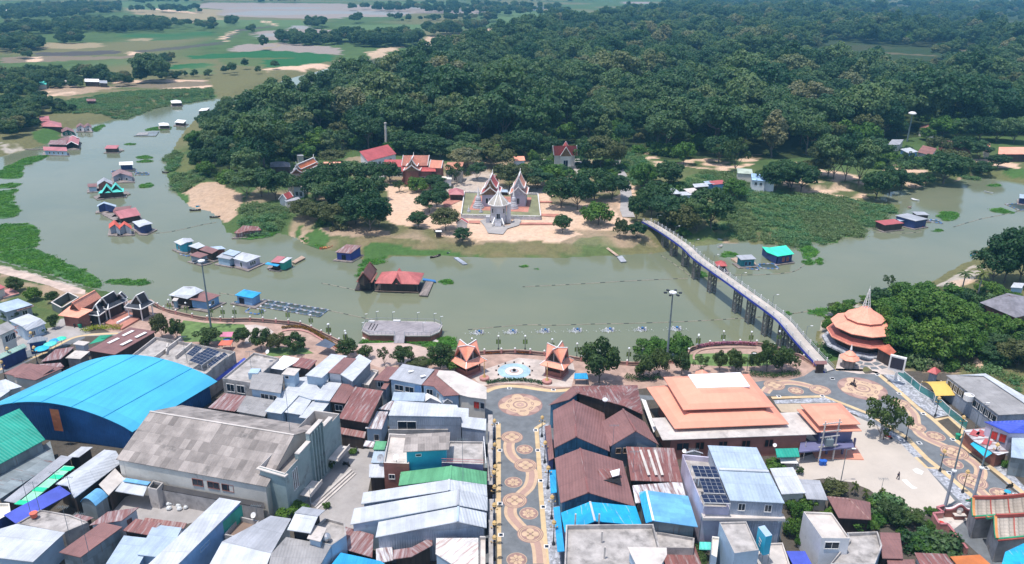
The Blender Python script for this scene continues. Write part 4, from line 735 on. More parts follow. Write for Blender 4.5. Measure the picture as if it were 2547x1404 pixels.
def solar(label,fr,pts,zs,nx,ny,group=None):
    """array of panels on legs; A, B, C corners"""
    A,B,C=q3(fr,pts,zs);Dd=A+C-B;c=(A+C)/2;t=thing('solar_array',label,'solar panels',(c.x,c.y,min(zs)-1),group);ex=(B-A)/nx;ey=(C-B)/ny;up=ex.cross(ey).normalized();up=up if up.z > 0 else -up
    for i in range(nx):
        for j in range(ny):
            o=A+ex*(i+.015)+ey*(j+.015);x=ex*.97;y=ey*.97;mb=MB();mb.slab([o,o+x,o+x+y,o+y],.06,MG);e=.03;o2=o+x*e+y*e+up*.01;x2=x*(1-2*e);y2=y*(1-2*e);mb.poly([o2,o2+x2,o2+x2+y2,o2+y2] if ex.cross(ey).z > 0 else [o2,o2+y2,o2+x2+y2,o2+x2],MSOL);mb.obj('panel',t)
    mb=MB()
    for p in (A,B,C,Dd): mb.tube(p-Vector((0,0,.07)),(p.x,p.y,min(zs)-1.2),.06,.06,MTRIM,5)
    mb.bar(A-Vector((0,0,.1)),B-Vector((0,0,.1)),.08,.08,MTRIM);mb.bar(Dd-Vector((0,0,.1)),C-Vector((0,0,.1)),.08,.08,MTRIM);mb.obj('frame',t);return t
def dish(fr,x,y,z,r=.8,label=None,m=MTRIM,az=-.6):
    p=Q(fr,x,y,z);t=thing('satellite_dish',label or 'white satellite dish on a rooftop pole','satellite dish',(p.x,p.y,z-1.2));mb=MB();mb.tube((p.x,p.y,z-1.2),(p.x,p.y,z),.05,.05,MPIP,6);mb.obj('mast',t)
    d=Vector((math.sin(az)*.6,-.62,.6)).normalized();x_=d.cross(Vector((0,0,1))).normalized();y_=x_.cross(d);mb=MB();prev=None
    for k,(rr,dd) in enumerate(((.02,0),(.5,.06),(1,.22))):
        ring=[p+d*dd*r+(x_*math.cos(a)+y_*math.sin(a))*rr*r for a in [2*math.pi*i/16 for i in range(16)]]
        if prev: 
            for i in range(16): j=(i+1) % 16;mb.poly([prev[i],prev[j],ring[j],ring[i]],m)
        prev=ring
    mb.tube(p,p+d*r*.9,.03,.02,MPIP,4);mb.obj('reflector',t);return t
def pole(name,label,cat,fr,x,y,h,r=.12,m=MCONL,group=None,arms=()):
    p=Q(fr,x,y,0);t=thing(name,label,cat,(p.x,p.y,0),group);mb=MB();mb.tube((p.x,p.y,-.1),(p.x,p.y,h),r,r*.65,m,8);mb.obj('post',t)
    for (z,w) in arms: mb=MB();mb.bar((p.x-w/2,p.y,z),(p.x+w/2,p.y,z),.12,.14,MIRON);mb.obj('cross_arm',t)
    return t
def roofmast(fr,x,y,z,h,label=None,group='rooftop antenna masts'):
    p=Q(fr,x,y,z);t=thing('antenna_mast',label or 'thin rooftop antenna mast with a small aerial','antenna',(p.x,p.y,z),group);mb=MB();mb.tube(p,p+Vector((0,0,h)),.05,.03,MPIP,5);mb.obj('mast',t)
    mb=MB();q=p+Vector((0,0,h*.95));mb.bar(q-Vector((.9,0,0)),q+Vector((.9,0,0)),.04,.04,MPIP)
    for k in range(6): u_=q+Vector((-.8+.32*k,0,0));mb.bar(u_-Vector((0,.45,0)),u_+Vector((0,.45,0)),.03,.03,MPIP)
    mb.obj('aerial',t);return t
# ================================================================== town buildings, west of the walking street
def X(fr,x,y): a,b,s=FR[fr];return (a+x/s,b+y/s)
H='house';WI=MTRIM
hall=bl('sports_hall','huge hall under a bright blue arched roof','hall','P','v',[(-75,1036),(329,1075),(541,949)],(5,10),mk('bright_blue_vault',(.06,.39,.60),var=.15,sheet=(1.0,50,.04),ns=.06,rough=.5,dirt=.12),MBLD,ov=1.3,n=24)
A,B,C=Q('P',-75,1036,5),Q('P',329,1075,5),Q('P',541,949.3,5)
for t_ in (.3,.48,.66,.84): mb=MB();q=A.lerp(B,t_)+Vector((0,0,5*math.sin(math.pi*t_)**.8-.09));mb.bar(q,q+C-B,.18,.3,mk('seam_blue',(.025,.27,.49)));mb.obj('roof_seam',hall)
mb=MB();d=Vector((1.0,-.18,0)).normalized();o=Q('L2',668,960,3.6)+Vector((-.3,-1.0,0))
mb.poly([o-d,o+d,o+d+Vector((0,0,5.0)),o-d+Vector((0,0,5.0))],mk('rust_panel',(.32,.11,.05),sheet=(1,.5,.2)));mb.poly([o-d+Vector((0,.05,5)),o+d+Vector((0,.05,5)),o+d+Vector((0,.05,0)),o-d+Vector((0,.05,0))],MBLD);mb.obj('rust_panel',hall)
g=bl('warehouse','warehouse with a steep emerald green sheet roof beside the blue hall','warehouse','L2','q',[(-300,1500),(480,1080),(205,750),(-500,1060)],(5.5,5.5,8.5,8.5),MGR,MZNC,ov=.5)
bl('x','','','L3','s',[(0,700),(600,300),(540,75)],(3.2,),MZNC,MZNC,root=g,ov=.05)
bl('storage_shed','long maroon shed with four white skylights in its roof','shed','L1','s',[(1215,1075),(1650,828),(1375,785)],(4.2,4.2,4.6),MBR,MDK)
for i,(x,y) in enumerate([(1355,845),(1490,863),(1200,925),(1335,945)]): mb=MB();c=Q('L1',x,y,4.65);e=(Q('L1',x+55,y-27,4.65)-Q('L1',x-55,y+27,4.65));n_=Vector((e.y,-e.x,0)).normalized()*.45;mb.slab([c-e/2-n_,c+e/2-n_,c+e/2+n_,c-e/2+n_],.08,MTRIM);mb.obj('skylight',[o for o in SC.objects if o.name.startswith('storage_shed')][0],off=[o for o in SC.objects if o.name.startswith('storage_shed')][0].location)
# west edge
bl(H+'_with_blue_roof','low house with a flat pale blue roof and zinc lean-to by the footpath',H,'L1','s',[(60,625),(345,545),(190,480)],(3.4,),MWB,MGRW,wins=[(0,[.7],1.2,.8,2.2)])
bl('x','','','L1','s',[(180,612),(360,560),(335,535)],(3.0,),MRU2,MGRW,root=[o for o in SC.objects if o.name.startswith(H+'_with_blue')][0],walls=False)
bl(H,'white roofed gabled house behind the market umbrellas',H,'L1','g',[(95,715),(228,775),(285,822),(490,742)],(3.0,4.2),MW,MWHB,wins=[(1,[.3,.7],1.1,.9,2.1)])
bl(H,'cream two storey house with a worn grey roof on the left edge',H,'L1','s',[(0,870),(165,795),(80,722)],(6.2,6.2,7),MASG,MCREAM,wins=[(0,[.45,.8],1.6,3.6,5.2,MTRIM,MGLS)])
bl(H,'small house with a rusty red patio roof at the left frame edge',H,'L1','s',[(-80,420),(60,360),(0,330)],(3,),MRED,MCREAM)
bl('concrete_patio','bare concrete yard floor of a half ruined plot by the footpath','ruin','L1','f',[(40,470),(205,425),(110,360)],(.6,),MPINK,MCON,par=.2)
bl('market_arcade','long pale green awning roof over the market stalls','market stall','L1','s',[(0,1120),(285,990),(250,955)],(3.2,3.2,3.8),roofm('pale_green_sheet',(.28,.42,.36)),MDBL)
bl('market_kiosk','hip roofed grey stall beside turquoise umbrellas','market stall','L1','h',[(285,958),(500,920),(505,895)],(3.2,4.3),MG,MDBL,hip=.3)
bl(H,'long low house with two maroon roof slopes in front of the street kink',H,'L1','s',[(375,1345),(670,1215),(440,1180)],(3.6,3.6,4.4),MBR,MCREAM);r=[o for o in SC.objects if o.get('label','').startswith('long low house')][0]
bl('x','','','L1','s',[(115,1292),(375,1345),(570,1215)],(3.3,3.3,4.4),MBR,MCREAM,root=r);bl('x','','','L1','s',[(35,1275),(120,1290),(330,1180)],(3.2,3.2,4.0),MBR,MCREAM,root=r)
bl(H,'shed with a ragged rust and zinc roof beside the long maroon shed','shed','L1','s',[(430,1150),(640,1120),(790,990)],(3.2,),MRU2,MDK);bl(H,'tiny grey roofed hut with white walls near the green tarps','hut','L1','s',[(770,962),(890,978),(950,940)],(3.3,),MCONL,MWHT)
bl(H,'low concrete lean-to with a flat slab roof behind the grey hut','hut','L1','s',[(690,1110),(850,1120),(950,1040)],(2.6,),MCONL,MCON);bl(H,'pale zinc shed roof tucked against the blue arched hall','shed','L1','s',[(400,1220),(680,1200),(640,1160)],(3.8,),MRU2,MDK)
bl(H,'large white sheet roof cut by the left edge of the photo',H,'L2','s',[(-80,600),(235,520),(60,440)],(4.0,4.0,4.6),MW,MCREAM);bl(H,'white roof with cream side wall below the sheet roof on the left edge',H,'L2','s',[(-120,720),(110,560),(0,540)],(4.2,),MW,MCREAM)
mb=MB()
for (a,b_,c,d_) in [((940,965),(1060,870),(1195,862),(1080,930)),((1010,905),(1100,885),(1190,865),(1120,900))]: mb.slab([Q('L1',*k,z) for k,z in ((a,2.2),(b_,2.8),(c,2.4),(d_,2.6))],.04,MPLG)
tag(mb.obj('shade_net'),'crumpled green shade net over a small yard stall','tarp')
for x,y,r_,m_,l in [(440,1008,1.75,MAQ,'bright blue round market umbrella'),(530,960,1.6,MTQ,'green market umbrella between two blue ones'),(643,905,1.35,MTQ2,'mint green market umbrella nearest the orange roofed hall'),(575,925,1.3,MBL,'small blue market umbrella behind the green one')]:
    p=Q('L1',x,y,2.3);t=thing('market_umbrella',l,'umbrella',(p.x,p.y,0),'market umbrellas');mb=MB();mb.lathe((p.x,p.y,0),[(r_,2.25),(r_*.98,2.32),(r_*.5,2.62),(.02,2.8)],m_,10);mb.obj('canopy',t);mb=MB();mb.tube((p.x,p.y,0),(p.x,p.y,2.6),.04,.03,MIRON,6);mb.obj('pole',t)
# shop terraces with solar panels
terr=bl('shophouse_row','row of flat roofed concrete shophouses behind the blue hall','shophouses','P','f',[(300,905),(512,930),(585,875),(386,838)],(6.5,),MCON,MCON,par=.8)
for a,b_ in [((60,170),(75,80)),((-60,220),(215,20)),((160,215),(330,75)),]: mb=MB();mb.bar(Q('M1',*a,6.1),Q('M1',*b_,6.1),.3,1.2,MCONL);mb.obj('dividing_wall',terr)
solar('small blue solar array on dark posts over the terraces','M1',[(340,200),(440,110),(370,85)],(7.4,7.4,7.6),5,3,'solar arrays on the shophouse terraces');solar('large solar array on the green framed terrace','M1',[(430,290),(630,150),(500,105)],(7.5,7.5,7.9),6,4,'solar arrays on the shophouse terraces');solar('long low solar array nearest the blue hall','M1',[(530,308),(705,178),(670,155)],(7.2,7.2,7.5),6,2,'solar arrays on the shophouse terraces')
bl('side_awning','long ultramarine awning along the alley beside the blue hall','awning','M1','s',[(570,440),(880,215),(912,232)],(3.6,3.6,3.2),MVB,MDBL,walls=False)
b1=bl(H,'concrete house with a weathered roof terrace and parapet posts',H,'M1','f',[(650,432),(960,478),(1250,215),(985,158)],(6.2,),MCON,MCON,par=.5,wins=[(0,[.25,.6],1.8,3.2,5)])
mb=MB();mb.box(Q('M1',1000,420,5.7),2.2,2.2,1.6,MWHB);mb.obj('stair_head',b1);dish('M1',1130,150,8.2,.5,'white satellite dish above the concrete terrace house')
bl(H,'low roof painted bright white between the terraces',H,'M1','q',[(1150,322),(1290,342),(1490,228),(1300,190)],(5.6,),MMEM,MCON)
bl(H,'house with a grey asbestos roof and pale blue walls',H,'M1','s',[(935,540),(1270,590),(1300,400)],(6.2,6.2,7.2),MASG,MWHB,wins=[(0,[.45,.75],1.8,3.6,5.2)])
bl('stair_tower','small white stair tower with a patched slab roof','stair tower','M1','s',[(1275,388),(1415,402),(1478,330)],(8.0,8.0,8.2),MCONL,MWHB,wins=[(0,[.3],.8,6.9,7.5)])
bl(H,'rusty sheet roof among the white roofs',H,'M1','s',[(1390,300),(1570,335),(1655,242)],(6.6,),MRU,MDK)
bl(H,'white roofed house with two gentle slopes next to the maroon roof',H,'M1','s',[(1525,400),(1705,425),(1975,195)],(7.2,7.2,7.2),MW,MWHB)
bl(H,'maroon strip roof between two white roofs',H,'M1','s',[(1765,370),(1900,385),(2070,222)],(7.3,),MBR,MWHT);bl(H,'white roof with a notched front corner over dark timber',H,'C1','s',[(190,300),(325,380),(530,162)],(7.2,),MW,MGBW)
bl('roof_hatch_box','narrow white box on the roof before the maroon strip','roof box','M1','s',[(1715,455),(1765,465),(1805,380)],(5.6,),MTRIM,MWHB)
bl(H,'broad white metal roof spread over the middle of the block',H,'M1','q',[(1100,782),(1275,808),(1460,612),(1610,660),(1700,560),(1560,410),(1440,425),(1270,590)],(4.9,),MW,MWHB)
bl(H,'white roof square right of the broad white roof',H,'M1','s',[(1610,655),(1785,672),(1915,482)],(5.2,),MW,MWHB);bl(H,'white roof stepping down to a blue wall above the old cinema',H,'M1','s',[(1305,790),(1490,820),(1610,640)],(4.6,),MW,MWHB);bl(H,'white sheet roof beside the cinema parapet',H,'M1','s',[(1460,845),(1640,870),(1785,690)],(4.5,),MW,MWHB)
bl(H,'patchwork roof of red rust and bare zinc',H,'M1','s',[(500,742),(785,782),(950,625)],(3.8,3.8,4.2),MRU2,MDK);bl(H,'flat grey roof with one small skylight',H,'M1','s',[(800,782),(1100,835),(1195,662)],(4.2,4.2,4.4),MASG,MCON)
bl(H,'maroon roof over dark shutters beside the white roofs',H,'C1','s',[(90,592),(250,612),(370,420)],(5.2,5.2,5.6),MBR,MDK,wins=[(0,[.5],1.6,3,4.3)])
h_=bl(H,'big maroon timber house roof with torn zinc patches',H,'C1','s',[(175,768),(490,820),(655,480)],(5.4,5.4,6.4),MRU,MDK);bl('x','','','C1','s',[(185,932),(455,980),(470,912)],(2.8,2.8,3.4),MRU,MDK,root=h_)
bl('terrace_yard','small bare terrace behind the torn maroon roof','terrace','C1','f',[(385,395),(500,420),(600,262),(535,250)],(4.2,),MCONL,MCON,par=.3)
h_=bl(H,'two part maroon hut roof with a grey wall in front of the promenade trees',H,'C1','s',[(545,362),(705,378),(850,235)],(5.6,5.6,6.2),MBR,MCON,wins=[(0,[.4],1.2,3.8,5)]);bl('x','','','C1','s',[(625,455),(680,462),(745,355)],(5.0,),MBR,MGBW,root=h_)
lng=bl(H,'long house with a grey sheet roof and dark louvred windows',H,'C1','s',[(710,352),(1055,415),(1195,252)],(6.2,6.2,7.2),MG,MWHB,wins=[(0,[.27,.62],2.0,3.6,4.9,MTRIM,MGLS),(0,[.92],1.5,3.3,5.6,MWHB,MBLUE)])
for x,y in ((945,275),(1072,325)): mb=MB();c=Q('C1',x,y,6.95);mb.box((c.x,c.y,c.z),1.2,.7,.12,MTRIM,.5);mb.obj('skylight',lng)
crn=bl(H,'curved corner house with maroon sheets beside the plaza',H,'C1','q',[(1055,415),(1185,432),(1290,535),(1465,522),(1380,350),(1215,310),(1290,262),(1195,250)],(6.1,6.1,6.1,6.1,6.8,6.9,6.9,6.9),MBR,MWHB,wins=[(0,[.5],1.3,3.6,5),(1,[.35],1.0,3.6,5)])
bl('x','','','C1','q',[(1310,392),(1465,520),(1560,545),(1745,568),(1745,440),(1400,268),(1240,262),(1215,312)],(6.75,6.2,6.2,6.2,6.6,6.9,7.0,7.0),MCONL,MCREAM,root=crn,wins=[(2,[.5],1.0,3.6,5,MBRW,MRDP),(2,[.85],.8,3.6,5,MGRW,MGLS)])
bl(H,'small patched white roof below the long louvred house',H,'C1','s',[(600,670),(760,690),(985,545)],(4.2,),MWR,MWHB);bl(H,'pale blue lean-to roof below the long louvred house',H,'C1','s',[(740,580),(1085,590),(1100,500)],(4.4,),MWB,MWHB);bl('white_tent','little white gabled tent roof beside the corner house','tent','C1','g',[(1085,598),(1150,552),(1275,610),(1240,560)],(3.6,4.6),MTRIM,MWHT)
bl('dormer_hut','tiny grey gabled dormer beside the corner house','dormer','C1','g',[(1285,612),(1330,570),(1390,612),(1380,580)],(4.6,5.4),MG,MCREAM)
big=bl('shophouse','tall shophouse wrapped in white and grey metal sheet','shophouse','C1','q',[(705,740),(1480,756),(1435,628),(770,582)],(8.4,8.2,8.4,8.8),MW,MGRW,ov=.1,wins=[(0,[.245],3.6,5.2,7.0,MTRIM,MGLS)])
bl('x','','','C1','q',[(1480,862),(1738,900),(1742,775),(1555,755),(1556,665),(1440,655),(1478,770)],(6.6,6.4,6.6,6.9,7.2,7.2,6.9),MW,MGRW,root=big,ov=.1);mb=MB();a,c=Q('C1',705,905,4.9),Q('C1',1340,905,4.9);mb.bar(a+Vector((0,-.15,-.6)),c+Vector((0,-.15,-.6)),.25,2.2,MCON);mb.obj('stained_band',big)
bl(H,'white corrugated lean-to against the tall grey metal wall',H,'C1','s',[(460,875),(635,885),(705,700)],(4.2,),MWR,MWHB,wins=[(0,[.65],.9,1.2,2.6)])
tb=bl(H,'terraced house with an asbestos roof box over a blue mural wall',H,'C1','f',[(655,1240),(925,1250),(925,940),(715,930)],(7.0,),MCONL,MBRW,par=.7,wins=[(0,[.3,.75],1.0,3.6,4.5,MTRIM,MGLS)])
bl('x','','','C1','s',[(862,1125),(1348,1100),(1360,915)],(9.4,9.4,9.6),MASB,mk('blue_mural_wall',(.03,.38,.50),var=.1),root=tb,ov=.5,wins=[(0,[.3],.9,8.1,8.5),(0,[.55],.9,4.4,5.0)])
bl('x','','','C1','f',[(1270,1240),(1710,1262),(1710,1015),(1350,1010)],(6.6,),MCON,MPUR,par=.4,root=tb)
mb=MB();a,c=Q('C1',1715,1010,6.6),Q('C1',1740,1290,6.6)
for i in range(9): s_=a.lerp(c,i/8);mb.tube(s_,s_+Vector((0,0,1)),.07,.07,MTRIM,5)
for z in (.5,1): mb.bar(a+Vector((0,0,z)),c+Vector((0,0,z)),.1,.08,MTRIM)
a,c=Q('C1',1270,1245,6.6),Q('C1',1715,1262,6.6)
for z in (.5,1): mb.bar(a+Vector((0,0,z)),c+Vector((0,0,z)),.1,.06,MPK)
mb.obj('terrace_railing',tb);dish('C1',790,1180,7.8,.6,'white satellite dish beside the blue mural wall');dish('C1',625,1190,5.4,.75,'grey mesh satellite dish at the terrace corner',MG)
bl(H,'white low roof in the alley beside the mural house',H,'C1','s',[(500,1395),(690,1395),(690,1255)],(3.8,),MW,MDK);bl(H,'stepped white and green alley roof by the parked motorbike',H,'C1','s',[(522,1240),(650,1245),(690,1060)],(3.6,),MWB,MWHB);bl(H,'small moss green roof above the alley lean-to',H,'C1','s',[(545,1100),(665,1102),(690,1012)],(4.0,),MGR2,MWHB)
bl('awning','stained white awning over the alley corner','awning','C1','s',[(440,1062),(545,1078),(565,1018)],(2.9,),MWR,MDK,walls=False)
# the four gabled shop roofs facing the street
bl('shophouse','moss green gabled shop roof north of the white gables','shophouse','C2','g',[(828,556),(1385,490),(1780,552),(1780,405)],(5.6,7.4),MGR2,MDBL,cap=MGR2,wins=[(0,[.15],1.2,2.8,4)])
bl('shophouse','first long white gabled shop roof next to the green one','shophouse','C2','g',[(425,755),(1372,610),(1785,668),(1780,548)],(5.6,7.6),MW,MGRW,cap=MW);bl('shophouse','second long white gabled shop roof with a grey ridge','shophouse','C2','g',[(308,978),(1468,768),(1788,828),(1788,662)],(5.4,7.9),MW,MWHB,cap=MG)
bl('shophouse','third white gabled shop roof above a grey sheet gable','shophouse','C2','g',[(580,1115),(1465,945),(1778,1012),(1778,850)],(5.6,7.8),MW,MGRW,cap=MWB)
r=bl(H,'patched rusty gabled roof below the third white gable',H,'C2','g',[(770,1350),(970,1322),(1195,1200),(1190,1105)],(4.2,4.9,4.2),MRU2,MDK);None
st=bl(H,'worn white roof with a brown rust stain beside the street',H,'C2','q',[(1228,1292),(1400,1400),(1690,1480),(1690,1120),(1235,1122)],(5.6,),mk('stained_white_sheet',(.66,.64,.62),sheet=(.5,6,.08),rust=.35,rustcol=(.36,.2,.16),corr=.5),MWHB,ov=.1)
bl('parapet_strip','narrow concrete parapet front with air vents beside the street','shopfront','C2','f',[(1700,1480),(1765,1480),(1765,1100),(1705,1100)],(6.0,),MCONL,MCONL,par=.5)
bl(H,'striped rust roof beside the bright blue tarp',H,'C2','s',[(215,1232),(545,1330),(560,1085)],(4.0,),MRU2,MDK);bl(H,'small rusty roof in front of the blue grey end wall',H,'C2','s',[(590,1400),(770,1360),(760,1200)],(3.4,),MWR,MDK)
bl('tarp_roof','bright blue tarp roof at the bottom edge','tarp','C2','q',[(80,1440),(760,1460),(640,1370),(205,1278)],(4.6,),MBL,MDK)
# ---- the old cinema
cin=bl('old_cinema','old cinema with a vast asbestos gable roof and art deco front','cinema','P','g',[(288,1143),(373,1024),(452,1008),(797,1063)],(7.2,11.2,8.6),MASB,MCREAM,ov=.3,cap=MCONL)
A,Rg,B=Q('P',288,1143,7.2),Q('P',373,1024,11.2),Q('P',645,1206,7.2)
a,b_=A+(B-A).normalized()*.4,B;nrm=Vector(((b_-a).y,-(b_-a).x,0)).normalized();off=-nrm*.42
for i in range(9): s_=a.lerp(b_,(i+.3)/9);mb=MB();mb.tube(Vector((s_.x,s_.y,0))+off+nrm*.1,Vector((s_.x,s_.y,6.9))+off+nrm*.1,.16,.16,MCONL,4);mb.obj('pilaster',cin)
for t,w_ in ((.565,2.0),(.675,2.2),(.775,2.2)): winpart(cin,a+off*.2,b_+off*.2,t,w_,4.6,5.9,MBRW,MGLS)
f1,f2,f3,f4=X('M2',1062,352),X('M2',1335,430),X('M1',1890,805),X('M1',1628,768)
bl('x','','','P','f',[f1,f2,f3,f4],(9.6,),MCONL,MTEAL,par=2.2,root=cin,floor=MASB,wins=[(1,[.12,.15,.18],.35,4.5,8.5,MTRIM,MGLS)],rn='facade_roof',wn='facade_wall')
p2,p3=Q('P',*f2,9.6),Q('P',*f3,9.6);dd=(p3-p2);dn=dd.normalized();nn=Vector((dn.y,-dn.x,0))
for t0,t1,ztop,m_ in ((.22,.42,10.6,MCONL),(.42,.66,12.2,MCONL),(.66,.84,10.6,MCONL)):
    c=p2.lerp(p3,(t0+t1)/2);mb=MB();mb.box((c.x-nn.x*.2,c.y-nn.y*.2,9.4),dd.length*(t1-t0),.7,ztop-9.4,MTEAL,math.atan2(dn.y,dn.x));mb.box((c.x-nn.x*.1,c.y-nn.y*.1,ztop),dd.length*(t1-t0)+.1,.9,.2,MCONL,math.atan2(dn.y,dn.x));mb.obj('stepped_parapet',cin)
for i in range(5): c=p2.lerp(p3,.44+.05*i)+nn*.25;mb=MB();mb.box((c.x,c.y,1),.28,.5,10.9,MTEAL,math.atan2(dn.y,dn.x));mb.obj('fin',cin)
for t,w_,z in ((.28,4.5,2.6),(.82,5.0,3.0)):
    c=p2.lerp(p3,t)+nn*1.3;mb=MB();mb.box((c.x,c.y,z),w_,2.2,.18,MCONL,math.atan2(dn.y,dn.x));mb.box((c.x+nn.x*1.0,c.y+nn.y*1.0,z),w_,.15,.8,MCONL,math.atan2(dn.y,dn.x));mb.obj('balcony',cin)
mb=MB();mb.box((Q('P',*f1,9.6)+(Q('P',*f2,9.6)-Q('P',*f1,9.6))/2)-Vector((0,0,.4)),(Q('P',*f2,9.6)-Q('P',*f1,9.6)).length+.8,.9,.2,MCONL,math.atan2(*(Q('P',*f2,9.6)-Q('P',*f1,9.6)).yx));mb.obj('cornice',cin)
mb=MB();a,c=Q('M2',1640,800,0),Q('M2',2060,420,0);u_=(c-a).normalized();n2=Vector((u_.y,-u_.x,0))
for k in range(3): mb.bar(a+n2*(.8-.45*k)+Vector((0,0,.1+.15*k)),c+n2*(.8-.45*k)+Vector((0,0,.1+.15*k)),.5,.2+.3*k,MCONL)
tag(mb.obj('front_steps'),'long low concrete steps before the cinema front','steps')
bl('cinema_lean_to','low black roofed corridor along the cinema wall','lean-to','P','s',[X('L3',1590,570),X('M2',1130,800),X('M2',1110,740)],(3.2,3.2,3.8),mk('black_felt_roof',(.06,.055,.055),stain=.3),MCON,walls=True)
bl('water_tower_hut','small square concrete shaft at the cinema corner','shaft','L3','f',[(1590,580),(1690,600),(1760,525),(1650,500)],(4.2,),MCON,MCONL,par=.6,floor=MBLK)
bl('awning','white sheet awning with a blue back strip against the cinema','awning','L3','s',[(1235,615),(1545,668),(1610,515)],(3.4,3.4,3.9),MW,MDK,walls=False);bl('awning','narrow blue awning strip against the cinema wall','awning','L3','s',[(1325,508),(1590,550),(1625,515)],(4.1,4.1,4.4),MBL2,MDK,walls=False)
bl('market_lane_roof','grey lane roof beside the cinema wall','lane roof','L3','s',[(1170,660),(1345,480),(1240,370)],(3.8,3.8,4.2),MCONL,MDK)
bl('blue_vault','short sky blue barrel vault over a stall end','vaulted roof','L3','v',[(865,730),(1030,775),(1165,668)],(3.2,4.4),MBL2,MZNC,n=8,ov=.1)
bl('market_hall_roof','long curved white market roof beside the cinema','market roof','L3','g',[(600,540),(730,560),(800,690),(1320,300)],(4.4,5.3,4.0),MW,MDK);bl('arcade_awning','long ultramarine arched awning in the lower left','awning','L3','s',[(170,965),(765,640),(640,555)],(3.9,3.9,4.6),MVB,MDK,walls=False)
gs=bl('striped_canopy','mint and green striped canopy along the market lane','canopy','L3','s',[(170,760),(290,770),(800,350)],(3.7,),mk('mint_stripes',(.30,.68,.45),sheet=(8,.1,.05)),MDK,walls=False)
a=Q('L3',150,755,3.78);c=Q('L3',700,345,3.78);w_=Q('L3',290,770,3.78)-Q('L3',170,760,3.78)
for i in (0,3,6,8): s_=a.lerp(c,i/9);e_=a.lerp(c,(i+.9)/9);mb=MB();mb.slab([s_,s_+w_,e_+w_,e_],.04,mk('bright_green_fabric',(.02,.62,.30)));mb.obj('green_stripe',gs)
bl('lane_roof','plain grey canopy roof left of the striped canopy','lane roof','L3','s',[(40,720),(170,745),(780,250)],(3.5,),MG,MDK);bl('shed','blue sheet covered shed between the grey wall and lane','shed','L3','s',[(330,540),(420,540),(660,290)],(2.4,),MBL,MDK);bl('white_awning','white folded awning behind the vaulted market roof','awning','L3','s',[(725,245),(850,250),(1000,140)],(3.2,),MW,MDK)
bl(H,'wide grey white sheet roof in the lower left corner',H,'L3','q',[(-60,1330),(355,1380),(700,1062),(180,968),(-60,1040)],(4.6,),MW,MWHB)
bl(H,'blue painted wall and terrace at the left frame edge',H,'L3','f',[(-60,950),(115,850),(100,745),(-60,745)],(4.4,),MCREAM,MDBL,par=.5)
bl('roof_terrace','stained concrete roof terrace with bent wires in the lower left','terrace','L3','f',[(180,962),(690,1060),(950,950),(760,870),(430,815)],(4.0,),MCON,MCON,par=.25)
bl(H,'old maroon roof over a dark green sheet wall in the lower left',H,'L3','s',[(635,1275),(865,1330),(1320,1000)],(4.6,4.6,5.0),MBR,MZNC);bl(H,'striped red rust roof behind the dark green sheet wall',H,'L3','s',[(1320,1040),(1600,1090),(1740,960)],(4.3,4.3,4.8),MRU,MDK);bl(H,'grey patched roof beside the white house with maroon shutters',H,'L3','s',[(960,985),(1310,935),(1500,790)],(4.8,4.8,5.0),MRU2,MWHT,wins=[(1,[.5],.7,2.6,3.8,MBRW,MBR)])
bl(H,'low rust red roofs along the concrete yard',H,'L3','s',[(1530,960),(1980,1020),(2015,960)],(3.4,3.4,3.8),MRU,MWHT);bl(H,'pale blue corrugated roof at the bottom left',H,'L3','s',[(1140,1400),(1480,1440),(1660,1130)],(4.3,),MWB,MWHB);bl(H,'pale blue corrugated roof touching the long white building',H,'L3','s',[(1480,1300),(1800,1340),(1960,1010)],(4.6,),MWB,MWHB);bl(H,'dull rust roof flap beside the pale terrace',H,'L3','s',[(720,915),(900,955),(1010,900)],(3.6,),MRU2,MDK)
lb=bl('long_shop','long white roofed building with blue side wall and a green end','shop building','M2','q',[(-240,1500),(90,1500),(865,727),(632,685)],(7.4,),MW,MBLUE,ov=.25,wins=[(1,[.45],2.2,5.6,6.2,MWHB,MBLUE)])
a,c=Q('M2',640,1000,5),Q('M2',880,790,5);mb=MB();nz_=Vector(((c-a).y,-(c-a).x,0)).normalized()*.12;e1,e2=Q('M2',660,950,6.9),Q('M2',865,762,6.9)
mb.poly([Vector((e1.x,e1.y,3.2))+nz_,Vector((e2.x,e2.y,3.2))+nz_,e2+nz_,e1+nz_],MGRN);mb.poly([e1,e2,Vector((e2.x,e2.y,3.2)),Vector((e1.x,e1.y,3.2))],MGRN);mb.obj('green_end_wall',lb)
bl('open_terrace','small walled terrace with a brown floor beside the green end wall','terrace','M2','f',[(680,1085),(905,1125),(1060,935),(845,885)],(4.9,),MCON,MCON,par=.9,floor=mk('brown_floor',(.26,.18,.14),stain=.2));dish('M2',1000,875,6.0,.5,'round white satellite dish behind the walled terrace')
h_=bl(H,'broad grey roof with a lighter front slope at the bottom',H,'M2','q',[(660,1160),(1190,1290),(1405,912),(1185,880)],(6.6,6.4,6.4,6.6),MG,MCREAM)
bl('x','','','M2','q',[(500,1450),(1110,1500),(1190,1290),(660,1160)],(5.4,5.2,6.4,6.6),MW,MCREAM,root=h_)
h_=bl(H,'grey asbestos roofed house with a blue grey end wall at the bottom',H,'M2','q',[(1150,1480),(1680,1480),(1840,1200),(1350,1110),(1190,1290)],(6.0,5.8,6.8,7.0,6.8),MASG,MWHB,ov=.1);bl('x','','','M2','f',[(1840,1200),(2000,1090),(1985,955),(1780,900),(1640,1010),(1600,1150)],(6.9,),MCON,MWHB,par=.5,root=h_)
bl('roof_canopy','white folded canopy standing on the grey house roof terrace','canopy','M2','s',[(1362,1032),(1612,1070),(1692,892)],(8.6,8.6,9.4),MW,MBLK,base=6.2,ov=.8)
